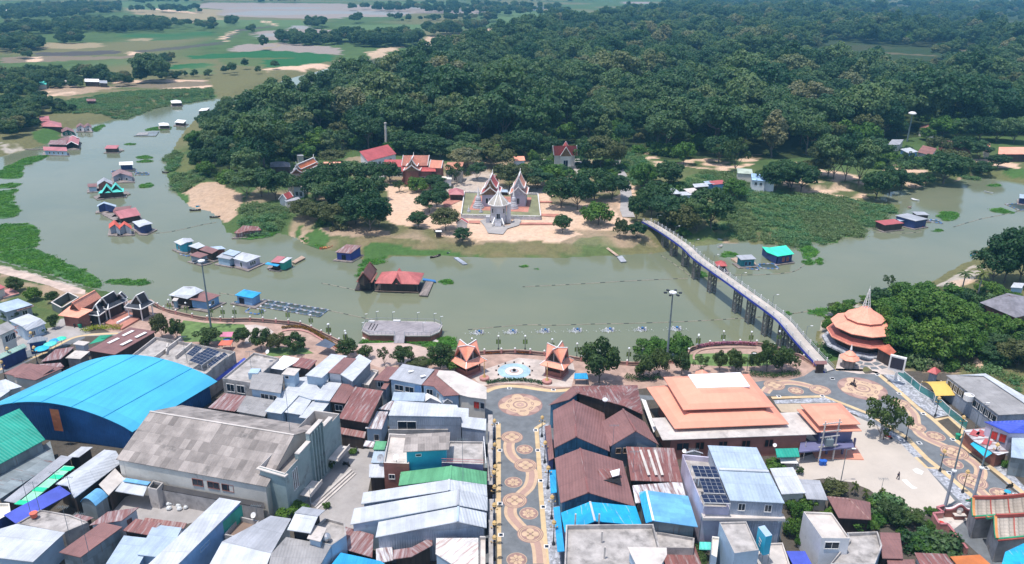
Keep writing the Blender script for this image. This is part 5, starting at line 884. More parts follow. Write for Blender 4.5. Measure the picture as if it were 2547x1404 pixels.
bl('roof_canopy','grey rear half of the folded rooftop canopy','canopy','M2','s',[(1440,848),(1690,890),(1770,822)],(9.35,9.35,8.8),MG,MBLK,base=6.2,ov=.8);bl('stair_slab','small flat concrete stair hut roof beside the folded canopy','stair hut','M2','s',[(1575,1125),(1720,1160),(1790,1012)],(8.2,),MCONL,MWHB,base=6.2)
p=Q('M2',1785,1130,7.0);t=thing('water_tank','round shiny steel water tank on the rooftop','water tank',(p.x,p.y,6.3));mb=MB();mb.ball((p.x,p.y,7.3),.75,MSIL,12);mb.obj('tank',t,smooth=True);mb=MB();[mb.tube((p.x+.5*math.cos(a),p.y+.5*math.sin(a),6.2),(p.x+.4*math.cos(a),p.y+.4*math.sin(a),6.9),.04,.04,MPIP,4) for a in (0,1.57,3.14,4.71)];mb.obj('stand',t)
for i in range(14): p=Q('L3',1900+random.uniform(-90,130),760+random.uniform(-45,50),.3);mb=MB();mb.ball((p.x,p.y,.35),random.uniform(.35,.6),MFLW,6,.7);tag(mb.obj('white_sack'),'white stuffed sack heaped in the yard behind the cinema','sack','heap of white sacks in the yard')
# ================================================================== town buildings, east of the walking street
h1=bl(H,'maroon roofed wooden corner house with a blue plank gable',H,'S1','g',[(757,916),(992,796),(1348,950),(1290,545)],(5.6,8.0),MBR,MBW,cap=MRU,wins=[(0,[.25,.6,.86],1.0,3.1,4.2,MTAN,MGLS)])
bl('lean_to','narrow maroon lean-to roof along the mosaic pavement','lean-to','S1','q',[(702,1048),(756,1020),(722,668),(660,682)],(3.2,3.9,3.9,3.2),MBR,MDBL)
bk=bl('long_shed','long maroon shed with pale rust streaks behind the wooden houses','shed','S1','q',[(1000,330),(1500,470),(1700,560),(1640,248),(958,258)],(8.0,8.0,5.8,5.8,5.8),MRU,MDK)
bl('x','','','S1','q',[(700,460),(920,400),(1030,320),(958,258)],(5.6,8.05,8.0,5.7),MBR,MBW,root=bk)
h2=bl(H,'maroon gabled house with a smooth blue grey gable wall',H,'S1','g',[(1350,898),(1622,735),(1868,880),(1722,640)],(5.6,8.2),MBR,MGBW,cap=MRU,wins=[(0,[.16,.32],.9,3.8,4.9,MTAN,MDK)])
p=Q('S1',1285,545,6.6);t=thing('roof_vent','round white vent pot on a black pipe between the maroon roofs','vent',(p.x,p.y,6.4));mb=MB();mb.tube((p.x,p.y,6.4),(p.x+.1,p.y,9.4),.06,.06,MIRON,6);mb.obj('pipe',t);mb=MB();mb.ball((p.x+.1,p.y,9.7),.6,MGLB,10,.7);mb.obj('cap',t)
h3=bl(H,'long maroon gabled house with a torn opening in the right slope',H,'S2','g',[(842,745),(1142,632),(1645,782),(1512,292)],(5.0,7.4),MBR,MBW,cap=MRU,wins=[(0,[.3],1,2,3.4)])
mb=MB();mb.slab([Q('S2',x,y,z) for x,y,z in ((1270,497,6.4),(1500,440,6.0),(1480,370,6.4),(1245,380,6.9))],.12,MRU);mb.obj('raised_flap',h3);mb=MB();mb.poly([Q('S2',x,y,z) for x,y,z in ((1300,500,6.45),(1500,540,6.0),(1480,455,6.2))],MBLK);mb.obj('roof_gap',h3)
mb=MB();mb.slab([Q('S2',x,y,z) for x,y,z in ((1375,400,6.95),(1480,372,6.9),(1475,440,6.8),(1400,462,6.85))],.1,MTRIM);mb.obj('skylight',h3);mb=MB();mb.slab([Q('S2',x,y,z) for x,y,z in ((1095,400,7.35),(1245,470,6.6),(1275,550,6.5),(1120,480,7.3))],.05,MW);mb.obj('zinc_patch',h3)
bl(H,'bright blue painted tile roof next to the long maroon house',H,'S2','g',[(888,1060),(1212,940),(1720,985),(1650,778)],(5.0,7.4,5.0),mk('cyan_tiles',(.015,.34,.60),sheet=(1.2,1.2,.12),rust=.12,rustcol=(.5,.5,.5)),MDBL,cap=MW)
bl('blue_awning','narrow blue awning over the shopfronts beside the mosaic pavement','awning','S2','q',[(808,1270),(885,1262),(832,780),(765,792)],(3.2,3.4,3.4,3.2),MBL,MDBL,walls=False);bl('blue_awning','short blue awning before the wooden house shopfront','awning','S2','q',[(735,640),(800,630),(790,385),(722,388)],(3.2,),MBL,MDBL,walls=False)
rs=bl('shed','wide rusted shed roof with three bright zinc strips','shed','S2','s',[(1600,500),(2155,518),(2068,152)],(5.2,5.2,5.6),MRU,MDK)
for x0,x1 in ((1690,1735),(1775,1815),(1845,1880)): mb=MB();mb.slab([Q('S2',x,y,5.72) for x,y in ((x0,170),(x0+25,168),(x1+75,440),(x1+45,442))],.04,MCONL);mb.obj('zinc_strip',rs)
bl('shed','grey and pale patched shed roof below the rusted one','shed','S2','s',[(1650,745),(2200,700),(2150,512)],(4.6,4.6,5.1),MWR,MCON)
lbh=bl(H,'sky blue panelled roof with a brighter blue left slope',H,'P','g',[X('S2',1762,960),X('S2',1842,935),X('R2',675,1002),X('R2',570,668)],(6.2,6.9,6.2),MBL2,MZNC,cap=MTRIM,ov=.5)
mb=MB();a,r2,c2=Q('S2',1690,660,6.35),Q('S2',1762,615,7.05),Q('S2',1842,935,6.96);mb.slab([Q('S2',1762,960,6.27),c2,r2,a],.03,MBL);mb.obj('bright_left_slope',lbh)
ct=bl('concrete_building','tall concrete building with an open stained roof terrace','building','S2','f',[(880,1560),(2000,1560),(1842,970),(900,978)],(7.4,),MCON,MLAV,par=.8)
bl('x','','','S2','q',[(1560,1215),(1985,1225),(1990,1300),(1880,1500),(1700,1500)],(9.4,),MCONL,MWHB,base=7,root=ct,wn='stair_wall',rn='stair_slab')
for x,y in ((1000,960),(1255,960),(1285,1150),(1315,1320)): mb=MB();p=Q('S2',x,y,7);mb.box((p.x,p.y,6.6),.25,.25,2.2,MCONL);mb.obj('stub_column',ct)
bl('ruined_wing','bare concrete side wing right of the stained roof terrace','building','R2','f',[(215,1050),(640,1120),(630,1230),(250,1220)],(4.4,),MCON,MCON,par=.5);bl(H,'striped rust roof at the foot of the concrete terrace',H,'R2','s',[(330,1420),(720,1420),(640,1190)],(3.0,),MRU,MDK)
# white roofed block with solar panels
wb_=bl('apartment_block','tall lavender block under a big pale blue metal roof','apartment block','R2','s',[(1022,716),(1612,745),(1310,145)],(10.6,10.6,10.9),MWB,MGRW,ov=.2,wins=[(0,[.23,.73],1.0,8.6,9.9)],cap=MW)
mb=MB();mb.bar(Q('R2',902,378,10.95),Q('R2',1440,402,10.95),.5,.2,MW);mb.obj('ridge_flashing',wb_)
bl('x','','','R2','f',[(735,790),(1015,800),(850,250),(508,218)],(9.0,),MLAV,MLAV,par=1.0,root=wb_,floor=MCON,rn='terrace_floor',wn='lavender_wall')
a,c=Q('R2',725,905,7.4),Q('R2',1610,910,7.4);d=(c-a).normalized();mb=MB();mb.bar(a+Vector((0,.3,0)),c+Vector((0,.3,0)),1.3,.5,MCONL);mb.obj('ledge',wb_)
mb=MB();a0,c0=a+Vector((0,.8,0)),c+Vector((0,.8,0));mb.poly([(a0.x,a0.y,0),(c0.x,c0.y,0),(c0.x,c0.y,7.4),(a0.x,a0.y,7.4)],MGBW);mb.obj('lower_wall',wb_)
for t in (.12,.45,.8): winpart(wb_,a0,c0,t,2.0,5.2,6.4,MTRIM,MGLS)
for t in (.12,.3): winpart(wb_,a0,c0,t,2.4,2.2,4.0,MPLG,MGLS)
solar('front rooftop solar rack on the lavender block','R2',[(745,738),(1025,745),(982,660)],(10.6,10.6,10.9),4,2,'solar racks on the lavender block');solar('middle rooftop solar rack on the lavender block','R2',[(742,632),(970,640),(910,484)],(10.6,10.6,11.0),4,4,'solar racks on the lavender block');solar('rear rooftop solar rack on the lavender block','R2',[(650,458),(915,470),(865,350)],(10.6,10.6,11.0),4,3,'solar racks on the lavender block')
bl('low_roof','white sheet lean-to roof on the right of the lavender block','lean-to','R2','s',[(1580,650),(1842,636),(1702,357)],(3.6,3.6,4.2),MW,MCREAM);bl('low_roof','faded pale roof behind the shrubs beside the lot','lean-to','R2','s',[(1850,700),(2080,715),(1990,500)],(2.6,),MG,MCREAM)
bx=bl(H,'narrow white block with a bare concrete roof near the blue sign',H,'R2','f',[(1070,1285),(1335,1250),(1197,942),(908,948)],(8.2,),MCON,MWHB,par=.3);bl('x','','','R2','f',[(820,1300),(880,1330),(905,1110),(830,1100)],(6.2,),MCREAM,MWHB,par=.4,root=bx);bl(H,'white low wing with water tanks below the blue sign',H,'R2','f',[(1100,1500),(1700,1500),(1590,1170),(1340,1180)],(4.6,),MCONL,MWHB,par=.3)
a=Q('R2',1330,1130,6.5);t=thing('sign_box','big blue advertising box sign with a white emblem','sign',(a.x+1,a.y,4));c1,c2,c3=Q('R2',1325,1000,10.2),Q('R2',1408,1108,10.2),Q('R2',1478,1090,10.2);up=Vector((0,0,3.6));mb=MB();c4=c1+c3-c2
for p,q in ((c1,c2),(c2,c3),(c3,c4),(c4,c1)): mb.poly([p-up,q-up,q,p],MAQ)
mb.poly([c1,c2,c3,c4],MWHB);mb.poly([c4-up,c3-up,c2-up,c1-up],MAQ);mb.obj('panel_box',t);mb=MB();e=(c2-c1);n_=Vector((e.y,-e.x,0)).normalized();n_=-n_ if n_.x > 0 else n_
mm=c1+e*.5-up*.55+n_*.06;eu=e.normalized()*.42
for k in range(3): mb.poly([mm+eu*(-1+.1*k)+Vector((0,0,.75-.55*k)),mm+eu*(.9-.2*k)+Vector((0,0,.55-.55*k)),mm+eu*(.9-.2*k)+Vector((0,0,.25-.55*k)),mm+eu*(-1+.1*k)+Vector((0,0,.45-.55*k))],MTRIM)
mb.obj('emblem',t);mb=MB();[mb.tube((p.x,p.y,4.2),(p.x,p.y,6.7),.06,.06,MPIP,5) for p in (c1,c2,c3,c4)];mb.obj('legs_frame',t)
bl('mint_awning','bright turquoise awning beside the lavender block','awning','R2','s',[(690,1245),(815,1248),(818,1165)],(2.6,2.6,3.0),MTQ,MDK,walls=False);bl('blue_tent_roof','ultramarine roof at the bottom edge near the cream block','roof','R2','s',[(1720,1450),(1930,1450),(1830,1262)],(3.4,),MVB,MDK)
cb=bl(H,'cream concrete block with a grey side wall beside the overgrown yard',H,'E2','f',[(-10,1122),(290,1125),(95,848),(-210,835)],(7.2,),MCONL,MWHT,par=.35,wins=[(0,[.4],2.2,5.2,6.4,MTRIM,MGLS)]);bl('x','','','E2','f',[(80,1400),(560,1400),(640,1200),(590,1050),(260,1060),(290,1130)],(4.6,),MCON,MWHB,par=.6,root=cb)
bl('shed','dark maroon hipped shed roof in the overgrown garden','shed','E2','q',[(170,905),(520,925),(510,735),(280,690),(40,668)],(3.2,3.2,3.4,4.2,3.2),MBR,MDK);bl('shed','maroon strip roof behind the cream concrete block','shed','E2','s',[(640,1340),(865,1345),(830,1065)],(3.6,),MBR,MDK)
bl('shed','purple brown roof with bright zinc strips at the bottom right','shed','E2','q',[(1080,1480),(1470,1480),(1330,1292),(985,1278)],(4.2,),MRU,MCREAM);bl('shed','smooth orange roof at the bottom right','shed','E2','q',[(1470,1440),(1850,1440),(1690,1300),(1370,1320)],(4.4,),mk('orange_sheet',(.55,.17,.05)),MCREAM)
bl('shed','low brown roof behind the purple brown one at the bottom','shed','E2','s',[(700,1420),(1000,1420),(985,1352)],(3.2,),MBR,MDK);bl('tarp_roof','bright sky blue tiled roof in the bottom right corner','roof','E2','q',[(1920,1430),(2300,1440),(2300,1150),(2160,1180),(1965,1270)],(6.5,),mk('cyan_tiles',(0,0,0)),MDK)
# ---- the orange roofed museum
MUS=mk('salmon_roof',(.80,.335,.225),var=.05,sheet=(.6,30,.03),dirt=.06,rough=.55);PNK=mk('brick_pink_wall',(.34,.145,.115),sheet=(1.2,1,.1))
ms=None
t=ms=thing('museum','broad two tier salmon roofed museum with a white membrane on top','museum',tuple(Q('R1',900,700,0)))
bl('x','','','R1','q',[(280,888),(1870,828),(1690,600),(165,662)],(5.0,),mk('stained_slab',(.55,.50,.46),stain=.4,staincol=(.22,.2,.19)),PNK,ov=1.4,root=t,wins=[(0,[.09],2.4,2.2,3.8,PNK,MGLS),(0,[.2,.23,.37,.40,.54,.57,.71,.74],.8,2.2,3.8,MBRW,MBLK)],rn='slab_roof')
A,B,C,Dm=[Q('R1',x,y,5.9) for x,y in ((405,770),(1580,722),(1180,235),(115,345))]
def tier(pts,z0,z1,s_,m,nm):
    P_=[Vector((p.x,p.y,z0)) for p in pts];c=sum(P_,Vector())/4;I_=[Vector((p.x+(c.x-p.x)*s_,p.y+(c.y-p.y)*s_,z1)) for p in P_];mb=MB()
    for i in range(4): j=(i+1) % 4;mb.slab([P_[i],P_[j],I_[j],I_[i]],.16,m)
    mb.slab(I_,.16,m);mb.obj(nm,t);return P_,I_
tier([A,B,C,Dm],5.9,7.3,.36,MUS,'lower_roof');wallring(t,[A,B,C,Dm],0,PNK,2.2,.2,'hall_wall')
A2,B2,C2,D2=[Q('R1',x,y,8.2) for x,y in ((495,578),(1425,545),(1165,208),(290,240))];wallring(t,[A2,B2,C2,D2],5.5,MBRW,1.0,.15,'clerestory');P_,I_=tier([A2,B2,C2,D2],8.2,9.7,.52,MUS,'upper_roof')
W_=[Q('R1',x,y,z) for x,y,z in ((635,352,9.75),(1180,336,9.75),(1080,192,9.75),(540,215,9.75))];mb=MB();mb.slab(W_,.25,MMEM);mb.obj('membrane',t)
mb=MB();c=Q('R1',690,185,9.5);mb.lathe((c.x,c.y,9.0),[(1.6,0),(0.02,1.0)],MUS,8);mb.obj('finial_roof',t)
t=thing('pavilion','square two tier salmon roofed pavilion beside the utility poles','pavilion',tuple(Q('R1',2050,800,0)))
L4=[Q('R1',x,y,6.0) for x,y in ((1870,805),(2328,793),(2120,560),(1660,572))];tier(L4,6.0,6.9,.4,MUS,'lower_roof');wallring(t,L4,2.9,MPUR,1.2,.2,'purple_wall')
U4=[Q('R1',x,y,7.4) for x,y in ((1890,740),(2315,722),(2110,506),(1700,522))];wallring(t,U4,6.2,MGRW,1.2,.15,'clerestory');tier(U4,7.4,8.3,.6,MUS,'upper_roof')
mb=MB();mb.slab([Q('R1',x,y,3) for x,y in ((1680,1010),(2250,960),(2230,880),(1700,900))],.3,MPUR);mb.obj('balcony_slab',t);mb=MB();mb.box(Q('R1',2060,1020,0),9.5,4.6,.25,MUS,-.05);mb.obj('plinth',t)
for x,y in ((2235,1000),(1960,1040),(2120,1040)): mb=MB();p=Q('R1',x,y,0);mb.box((p.x,p.y,.2),.35,.35,2.8,MPUR);mb.obj('column',t)
bl('white_canopy','white sheet strip between the museum and the maroon houses','canopy','R1','q',[(190,810),(215,780),(110,480),(60,462)],(2.8,),MTRIM,MDK,walls=False);bl('green_awning','emerald green awning behind the museum','awning','R1','s',[(1455,1066),(1690,1060),(1672,970)],(2.8,2.8,3.3),MGR,MDK,walls=False);bl('small_roof','little grey gabled roof tucked behind the lavender block','roof','R2','g',[(540,210),(640,185),(735,215),(725,200)],(4.2,4.9),MG,MCREAM)
# ---- east side of the second street
le=thing('led_billboard','large led screen on a white box and a single post','screen',tuple(Q('E1',760,540,0)));mb=MB();a,c=Q('E1',705,380,4.6),Q('E1',850,415,4.6);d=(c-a).normalized();n_=Vector((d.y,-d.x,0));W_=(c-a).length
mm=(a+c)/2;mb.box((mm.x-n_.x*.3,mm.y-n_.y*.3,3.5),W_+.5,.7,3.8,MTRIM,math.atan2(d.y,d.x));mb.obj('casing',le);mb=MB();mb.box((mm.x+n_.x*.08,mm.y+n_.y*.08,4.1),W_*.93,.06,2.8,MLED,math.atan2(d.y,d.x));mb.obj('screen',le);mb=MB();p=Q('E1',760,545,0);mb.box((p.x,p.y,0),.5,.5,3.6,MTRIM);mb.box((p.x,p.y,0),2.2,1.2,.25,MTRIM);mb.obj('post',le)
fn=thing('glass_fence','green glass fence with white frames along the mosaic pavement','fence',tuple(Q('E1',1100,740,0)));pts=[Q('E1',x,y,0) for x,y in ((700,405),(930,590),(1015,665),(1165,755),(1330,915),(1510,1060))]
for i in range(len(pts)-1):
    a,c=pts[i],pts[i+1];mb=MB();mb.bar(a+Vector((0,0,1.0)),c+Vector((0,0,1.0)),.05,1.6,MGLC);mb.obj('glass_panel',fn);mb=MB();mb.tube(a,a+Vector((0,0,2.2)),.09,.09,MTRIM,6);mb.bar(a+Vector((0,0,1.95)),c+Vector((0,0,1.95)),.08,.1,MTRIM);mb.bar(a+Vector((0,0,.12)),c+Vector((0,0,.12)),.14,.2,MTRIM);mb.obj('frame',fn)
cp=thing('carport','yellow arched canvas carport beside the grey hall','carport',tuple(Q('E1',1300,700,0)));mb=MB();A,B,C=Q('E1',1035,558,2.3),Q('E1',1192,702,2.6),Q('E1',1436,695,2.6);v=C-B;arc=[A.lerp(B,i/10)+Vector((0,0,1.7*math.sin(math.pi*i/10*.82+.3)-.45)) for i in range(11)]
for i in range(10): mb.slab([arc[i],arc[i+1],arc[i+1]+v,arc[i]+v],.08,MYEL)
mb.obj('canopy',cp);mb=MB();[mb.tube((p.x,p.y,0),(p.x,p.y,2.6),.09,.09,MTRIM,6) for p in (B,C,A+v*.9,A+Vector((.3,0,0)))];mb.obj('posts_frame',cp)
gh=bl('grey_hall','long grey flat roofed hall with a glazed side','hall','E1','q',[(1300,482),(1860,905),(2200,890),(2200,740),(1700,470)],(5.6,),MASG,MGRW,ov=.3,wins=[(0,[.1,.2,.3,.4,.62,.72,.82,.92],2.3,3.3,4.8,MTRIM,MGLS)]);mb=MB();mb.slab([Q('E1',x,y,5.9) for x,y in ((1450,482),(1700,490),(2150,790),(2200,740),(1720,465))],.15,MW);mb.obj('white_roof_strip',gh);mb=MB();c=Q('E1',1550,690,5.7);mb.lathe((c.x,c.y,4.4),[(1.0,0),(1.0,1.3),(.85,1.3),(.85,1.1),(.01,1.1)],MTRIM,20);mb.obj('round_bay',gh)
bl('red_kiosk','small kiosk under a maroon pyramid roof','kiosk','E1','h',[(1100,445),(1200,478),(1250,440)],(2.8,4.0),MTIR,MGRW,hip=.5,ov=.6)
bh=bl(H,'violet house under a bright ultramarine gabled roof',H,'E1','q',[(1705,975),(1970,1095),(2200,1095),(2200,955)],(6.2,5.6,5.6,7.4),mk('ultramarine_sheet',(.05,.09,.50),sheet=(.8,8,.05),corr=.6),MLAV,wins=[(0,[.42,.78],1.0,3.0,4.6,MBRW,MRDP)]);mb=MB();a,c=Q('E1',1760,1150,1.2),Q('E1',1970,1280,1.2)
bl('stall_row','market stall under a patched red and white roof','market stall','E1','q',[(1480,1065),(1600,1180),(1850,1330),(1970,1300),(1740,1120),(1770,1030)],(3.1,),MWR,MBRW)
for i,(x,y) in enumerate(((1660,1080),(1720,1175),(1590,1080))): mb=MB();mb.slab([Q('E1',x+dx,y+dy,3.2) for dx,dy in ((-45,30),(45,55),(75,10),(0,-25))],.04,MRED);o=mb.obj('red_patch',[o for o in SC.objects if o.name.startswith('stall_row')][0],off=[o for o in SC.objects if o.name.startswith('stall_row')][0].location)
bl('cyan_awning','bright cyan awning before the patched stall','awning','E1','s',[(1560,1210),(1720,1355),(1790,1310)],(2.5,2.5,2.9),MAQ,MDK,walls=False);bl(H,'grey green shop with a small white canopy at the right edge',H,'E1','s',[(1990,1350),(2200,1380),(2200,1090)],(4.4,),MWB,MZNC)
# ---- Chinese shrine and its gate
RDT=mk('red_ridge_paint',(.42,.09,.07));GRT=mk('green_glazed_edge',(.03,.28,.15));TLT=mk('pale_roll_tiles',(.42,.36,.30),sheet=(.35,3,.25),corr=.35)
def shrine(pts,z0,z1,nm,root):
    A,B,C,E=[Q('E2',x,y,0) for x,y in pts];n=6;mb=MB();mid=lambda P_,Q_,t: P_.lerp(Q_,t)
    for i in range(n):
        for side in (0,1):
            f0,f1=(i/n*.5,(i+1)/n*.5) if side == 0 else (1-i/n*.5,1-(i+1)/n*.5)
            def pt(t,f): a=mid(A,B,t);b2=mid(E,C,t);q_=mid(a,b2,f);k=1-abs(f-.5)*2;q_.z=z0+(z1-z0)*(k**1.5)+.5*abs(t-.5)**2*4*.5;return q_
            for j in range(6): mb.slab([pt(j/6,f0),pt((j+1)/6,f0),pt((j+1)/6,f1),pt(j/6,f1)],.12,TLT)
    mb.obj(nm,root);mb=MB()
    for k in range(8): a=pt(k/8,.5);b2=pt((k+1)/8,.5);mb.bar(a+Vector((0,0,.3)),b2+Vector((0,0,.3)),.3,.6,RDT)
    mb.obj('ridge',root)
    for t_ in (0,1):
        mb=MB();q0=[pt(t_,f)+Vector((0,0,.12)) for f in [i/12 for i in range(13)]]
        for k in range(12): mb.bar(q0[k],q0[k+1],.4,.35,MOTR);mb.bar(q0[k]+Vector((-.25 if t_ == 0 else .25,0,-.05)),q0[k+1]+Vector((-.25 if t_ == 0 else .25,0,-.05)),.14,.3,GRT)
        mb.obj('gable_trim',root)
    mb=MB()
    for t_ in (.33,.66): [mb.bar(pt(t_,i/10)+Vector((0,0,.1)),pt(t_,(i+1)/10)+Vector((0,0,.1)),.16,.16,RDT) for i in range(10)]
    a,c=pt(0,.0),pt(1,.0);mb.bar(a,c,.3,.25,GRT);mb.bar(a+Vector((0,-.25,-.1)),c+Vector((0,-.25,-.1)),.2,.2,RDT);mb.obj('roof_ribs',root);return A,B,C,E
sh=thing('shrine','Chinese shrine with curved roofs edged in orange red and green','shrine',tuple(Q('E2',1800,1200,0)))
pA=shrine([(1560,1140),(2150,1100),(2020,935),(1490,960)],4.6,6.6,'rear_roof',sh);wallring(sh,[Vector((p.x,p.y,4.8)) for p in pA],0,MCON,.5,.1,'rear_wall');pB=shrine([(1800,1400),(2400,1340),(2300,1110),(1700,1160)],4.8,7.0,'front_roof',sh);wallring(sh,[Vector((p.x,p.y,4.9)) for p in pB],0,MCON,.5,.1,'front_wall')
gt=thing('shrine_gate_wall','red and brown gate wall with a white round window','gate wall',tuple(Q('E2',1440,880,0)));a,c=Q('E2',1300,890,0),Q('E2',1580,900,0);d=(c-a).normalized();n_=Vector((d.y,-d.x,0));Lw=(c-a).length;mb=MB();pr=[a+d*(Lw*i/16)+Vector((0,0,1.6+1.1*math.exp(-((i-8.5)/3.2)**2))) for i in range(17)];lo=[Vector((p.x,p.y,0)) for p in pr]
for o_ in (n_*.2,-n_*.2): mb.poly([p+o_ for p in lo]+[p+o_ for p in pr[::-1]],MBRW)
mb.obj('wall',gt);mb=MB();[mb.bar(pr[i],pr[i+1],.6,.3,MPK) for i in range(16)];[mb.bar(pr[i]+Vector((0,0,.18)),pr[i+1]+Vector((0,0,.18)),.3,.12,MTRIM) for i in range(16)];mb.obj('coping',gt);mb=MB();cc=a+d*(Lw*.53)+Vector((0,0,1.7))+n_*.26;mb.poly([cc+d*(.55*math.cos(k))+Vector((0,0,.55*math.sin(k))) for k in [2*math.pi*i/24 for i in range(24)]],MTRIM);mb.obj('round_window',gt)
mb=MB();p_=[Q('E2',x,y,0) for x,y in ((1290,830),(1215,850),(1285,905),(1175,915),(1240,1030),(1330,1030),(1540,1300))]
for i in range(len(p_)-1): mb.bar(p_[i]+Vector((0,0,.6)),p_[i+1]+Vector((0,0,.6)),.3,1.2,MPINK);mb.bar(p_[i]+Vector((0,0,1.25)),p_[i+1]+Vector((0,0,1.25)),.4,.12,MPK)
tag(mb.obj('court_wall'),'low red capped wall around the shrine forecourt','wall');sheet('shrine_court','E2',[(1290,900),(1600,900),(1500,960),(1400,1040),(1260,1030),(1180,915)],MCONL,.05)
t=thing('offering_table','grey stone offering altar in the shrine forecourt','altar',tuple(Q('E2',1450,900,0)));p=Q('E2',1450,905,0);mb=MB();mb.box((p.x,p.y,0),1.7,1.1,.9,MBRW);mb.box((p.x,p.y,.9),2.1,1.5,.15,MCONL);mb.obj('table',t);mb=MB();mb.lathe((p.x,p.y,1.05),[(.35,0),(.45,.2),(.3,.5),(.02,.6)],MCONL,8);mb.obj('burner',t)
# shrine poles and utility structures
for fr,x,y,h,l in (('E2',1310,805,16.5,'tall white steel flagpole left of the round gate window'),('E2',1600,770,16.5,'tall white steel flagpole right of the round gate window')):
    p=Q(fr,x,y,0);t=thing('flagpole',l,'pole',(p.x,p.y,0),'tall poles at the shrine gate');mb=MB();mb.tube((p.x,p.y,0),(p.x,p.y,h*.5),.30,.24,MGRW,10);mb.obj('lower_shaft',t);mb=MB();mb.lathe((p.x,p.y,h*.49),[(.42,0),(.42,.25),(.2,.4)],MTRIM,10);mb.obj('collar',t);mb=MB();mb.tube((p.x,p.y,h*.5),(p.x,p.y,h),.16,.10,MPIP,8);mb.obj('upper_shaft',t)
t=thing('transformer_stand','pair of concrete poles carrying a grey transformer','utility poles',tuple(Q('R1',1950,1110,0)))
pa,pb=Q('R1',1882,1122,0),Q('R1',2025,1095,0)
for p in (pa,pb): mb=MB();mb.tube(p,p+Vector((0,0,9.5)),.2,.13,MCONL,6);mb.obj('pole',t)
for z in (3.6,5.8,7.0,8.8): mb=MB();mb.bar(pa+Vector((-.5,0,z)),pb+Vector((.5,0,z)),.18,.2,MCONL);mb.obj('cross_beam',t)
mb=MB();c=(pa+pb)/2;mb.box((c.x,c.y,3.8),1.5,1.0,1.5,MPIP);[mb.tube((c.x-.4+.4*i,c.y,5.3),(c.x-.4+.4*i,c.y,5.9),.1,.06,MCREAM,6) for i in range(3)];mb.obj('transformer',t);mb=MB();[mb.tube(pa.lerp(pb,i/5)+Vector((0,0,8.9)),pa.lerp(pb,i/5)+Vector((0,0,9.3)),.06,.04,MCREAM,5) for i in range(6)];mb.obj('insulators',t)
pole('guy_brace','slanted concrete strut beside the transformer poles','strut','R1',1725,1090,4.2,.1)
for fr,x,y,z,h in [('M2',1620,760,9,3.5),('M2',1040,900,5,2.5),('L3',960,1290,4.6,8),('L3',750,1100,4.2,6),('L3',330,850,4,7),('L3',780,690,4,4.5),('L3',430,830,4,6),('M1',1370,1020,10,11),('C2',1525,560,6.5,10),('S1',1380,880,6.5,4.5),('S2',1620,430,5,5),('M1',960,350,6,5),('R2',620,270,8,2.2),('L3',620,560,5,3),('M1',280,260,6.5,3.5),('L1',1960,1080,6.5,5),('R2',1560,1150,4.6,4),('E2',620,640,0,3.4)]: roofmast(fr,x,y,z,h)
for x,y,r_ in ((505,1000,.8),(1435,940,.75),(780,1165,0)): 
    if r_: dish('R1',x,y,5.5,r_*.5,'white satellite dish at the %s end of the museum rear wall' % ('left' if x < 800 else 'right'))
# ================================================================== floating houses, rafts, boats, bridge
def raft(root,fr,pts,m=MWOOD,z=-2.62,th=.42,name='raft'):
    mb=MB();mb.slab([Q(fr,x,y,z) for x,y in pts],th,m);return mb.obj(name,root)
def fh(label,fr,kind,pts,hs,roof,wall,wins=(),e=1.0,name='floating_house',root=None,deck=MWOOD,group=None,**k):
    hs=tuple(h+WZ for h in hs);new=root is None
    root=bl(name,label,'floating house' if name == 'floating_house' else name.replace('_',' '),fr,kind,pts,hs,roof,wall,base=WZ+.35,ov=.45,wins=wins,root=root,group=group,**k)
    if kind == 'g': zz=(hs[0],None,hs[-1] if len(hs) > 2 else hs[0]);A,B,C=Q(fr,*pts[0],zz[0]),Q(fr,*pts[2],zz[2]),Q(fr,*pts[3],zz[2]);P_=[A,B,C,A+C-B]
    elif kind == 'q': P_=q3(fr,pts,hs if len(hs) == len(pts) else (hs[0],)*len(pts))
    else: zs=hs if len(hs) == 3 else (hs[0],)*3;A,B,C=q3(fr,pts,zs if kind == 's' else (hs[0],)*3);P_=[A,B,C,A+C-B]
    c=sum(P_,Vector())/len(P_);mb=MB();mb.slab([Vector((p.x+(p.x-c.x)/max(.1,(p-c).length)*e,p.y+(p.y-c.y)/max(.1,(p-c).length)*e,WZ+.38)) for p in P_],.45,deck);mb.obj('raft',root)
    return root
def addraft(root,fr,pts,m=MWOOD): return raft(root,fr,pts,m)
W3_=(0,[.3,.7],.9,WZ+1.1,WZ+2.2)
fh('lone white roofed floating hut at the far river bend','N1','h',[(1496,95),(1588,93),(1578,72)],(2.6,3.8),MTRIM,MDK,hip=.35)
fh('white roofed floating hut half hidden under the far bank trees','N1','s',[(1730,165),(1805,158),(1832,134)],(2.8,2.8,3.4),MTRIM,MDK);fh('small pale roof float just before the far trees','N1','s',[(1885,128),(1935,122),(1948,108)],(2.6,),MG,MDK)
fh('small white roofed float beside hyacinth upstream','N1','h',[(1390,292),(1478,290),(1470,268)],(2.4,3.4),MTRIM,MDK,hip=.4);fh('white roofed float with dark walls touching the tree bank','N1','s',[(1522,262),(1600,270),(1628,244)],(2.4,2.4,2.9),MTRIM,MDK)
t=thing('sunken_raft','low dark raft overgrown with weeds upstream','raft',tuple(Q('N1',1290,365,WZ)));raft(t,'N1',[(1165,380),(1360,380),(1390,340),(1240,348)],MZNC);mb=MB();c=Q('N1',1230,365,-2.6);mb.slab([Q('N1',1180,375,-2.3),Q('N1',1290,372,-2.3),Q('N1',1290,350,-1.5),Q('N1',1210,352,-1.5)],.1,MASG);mb.obj('collapsed_roof',t)
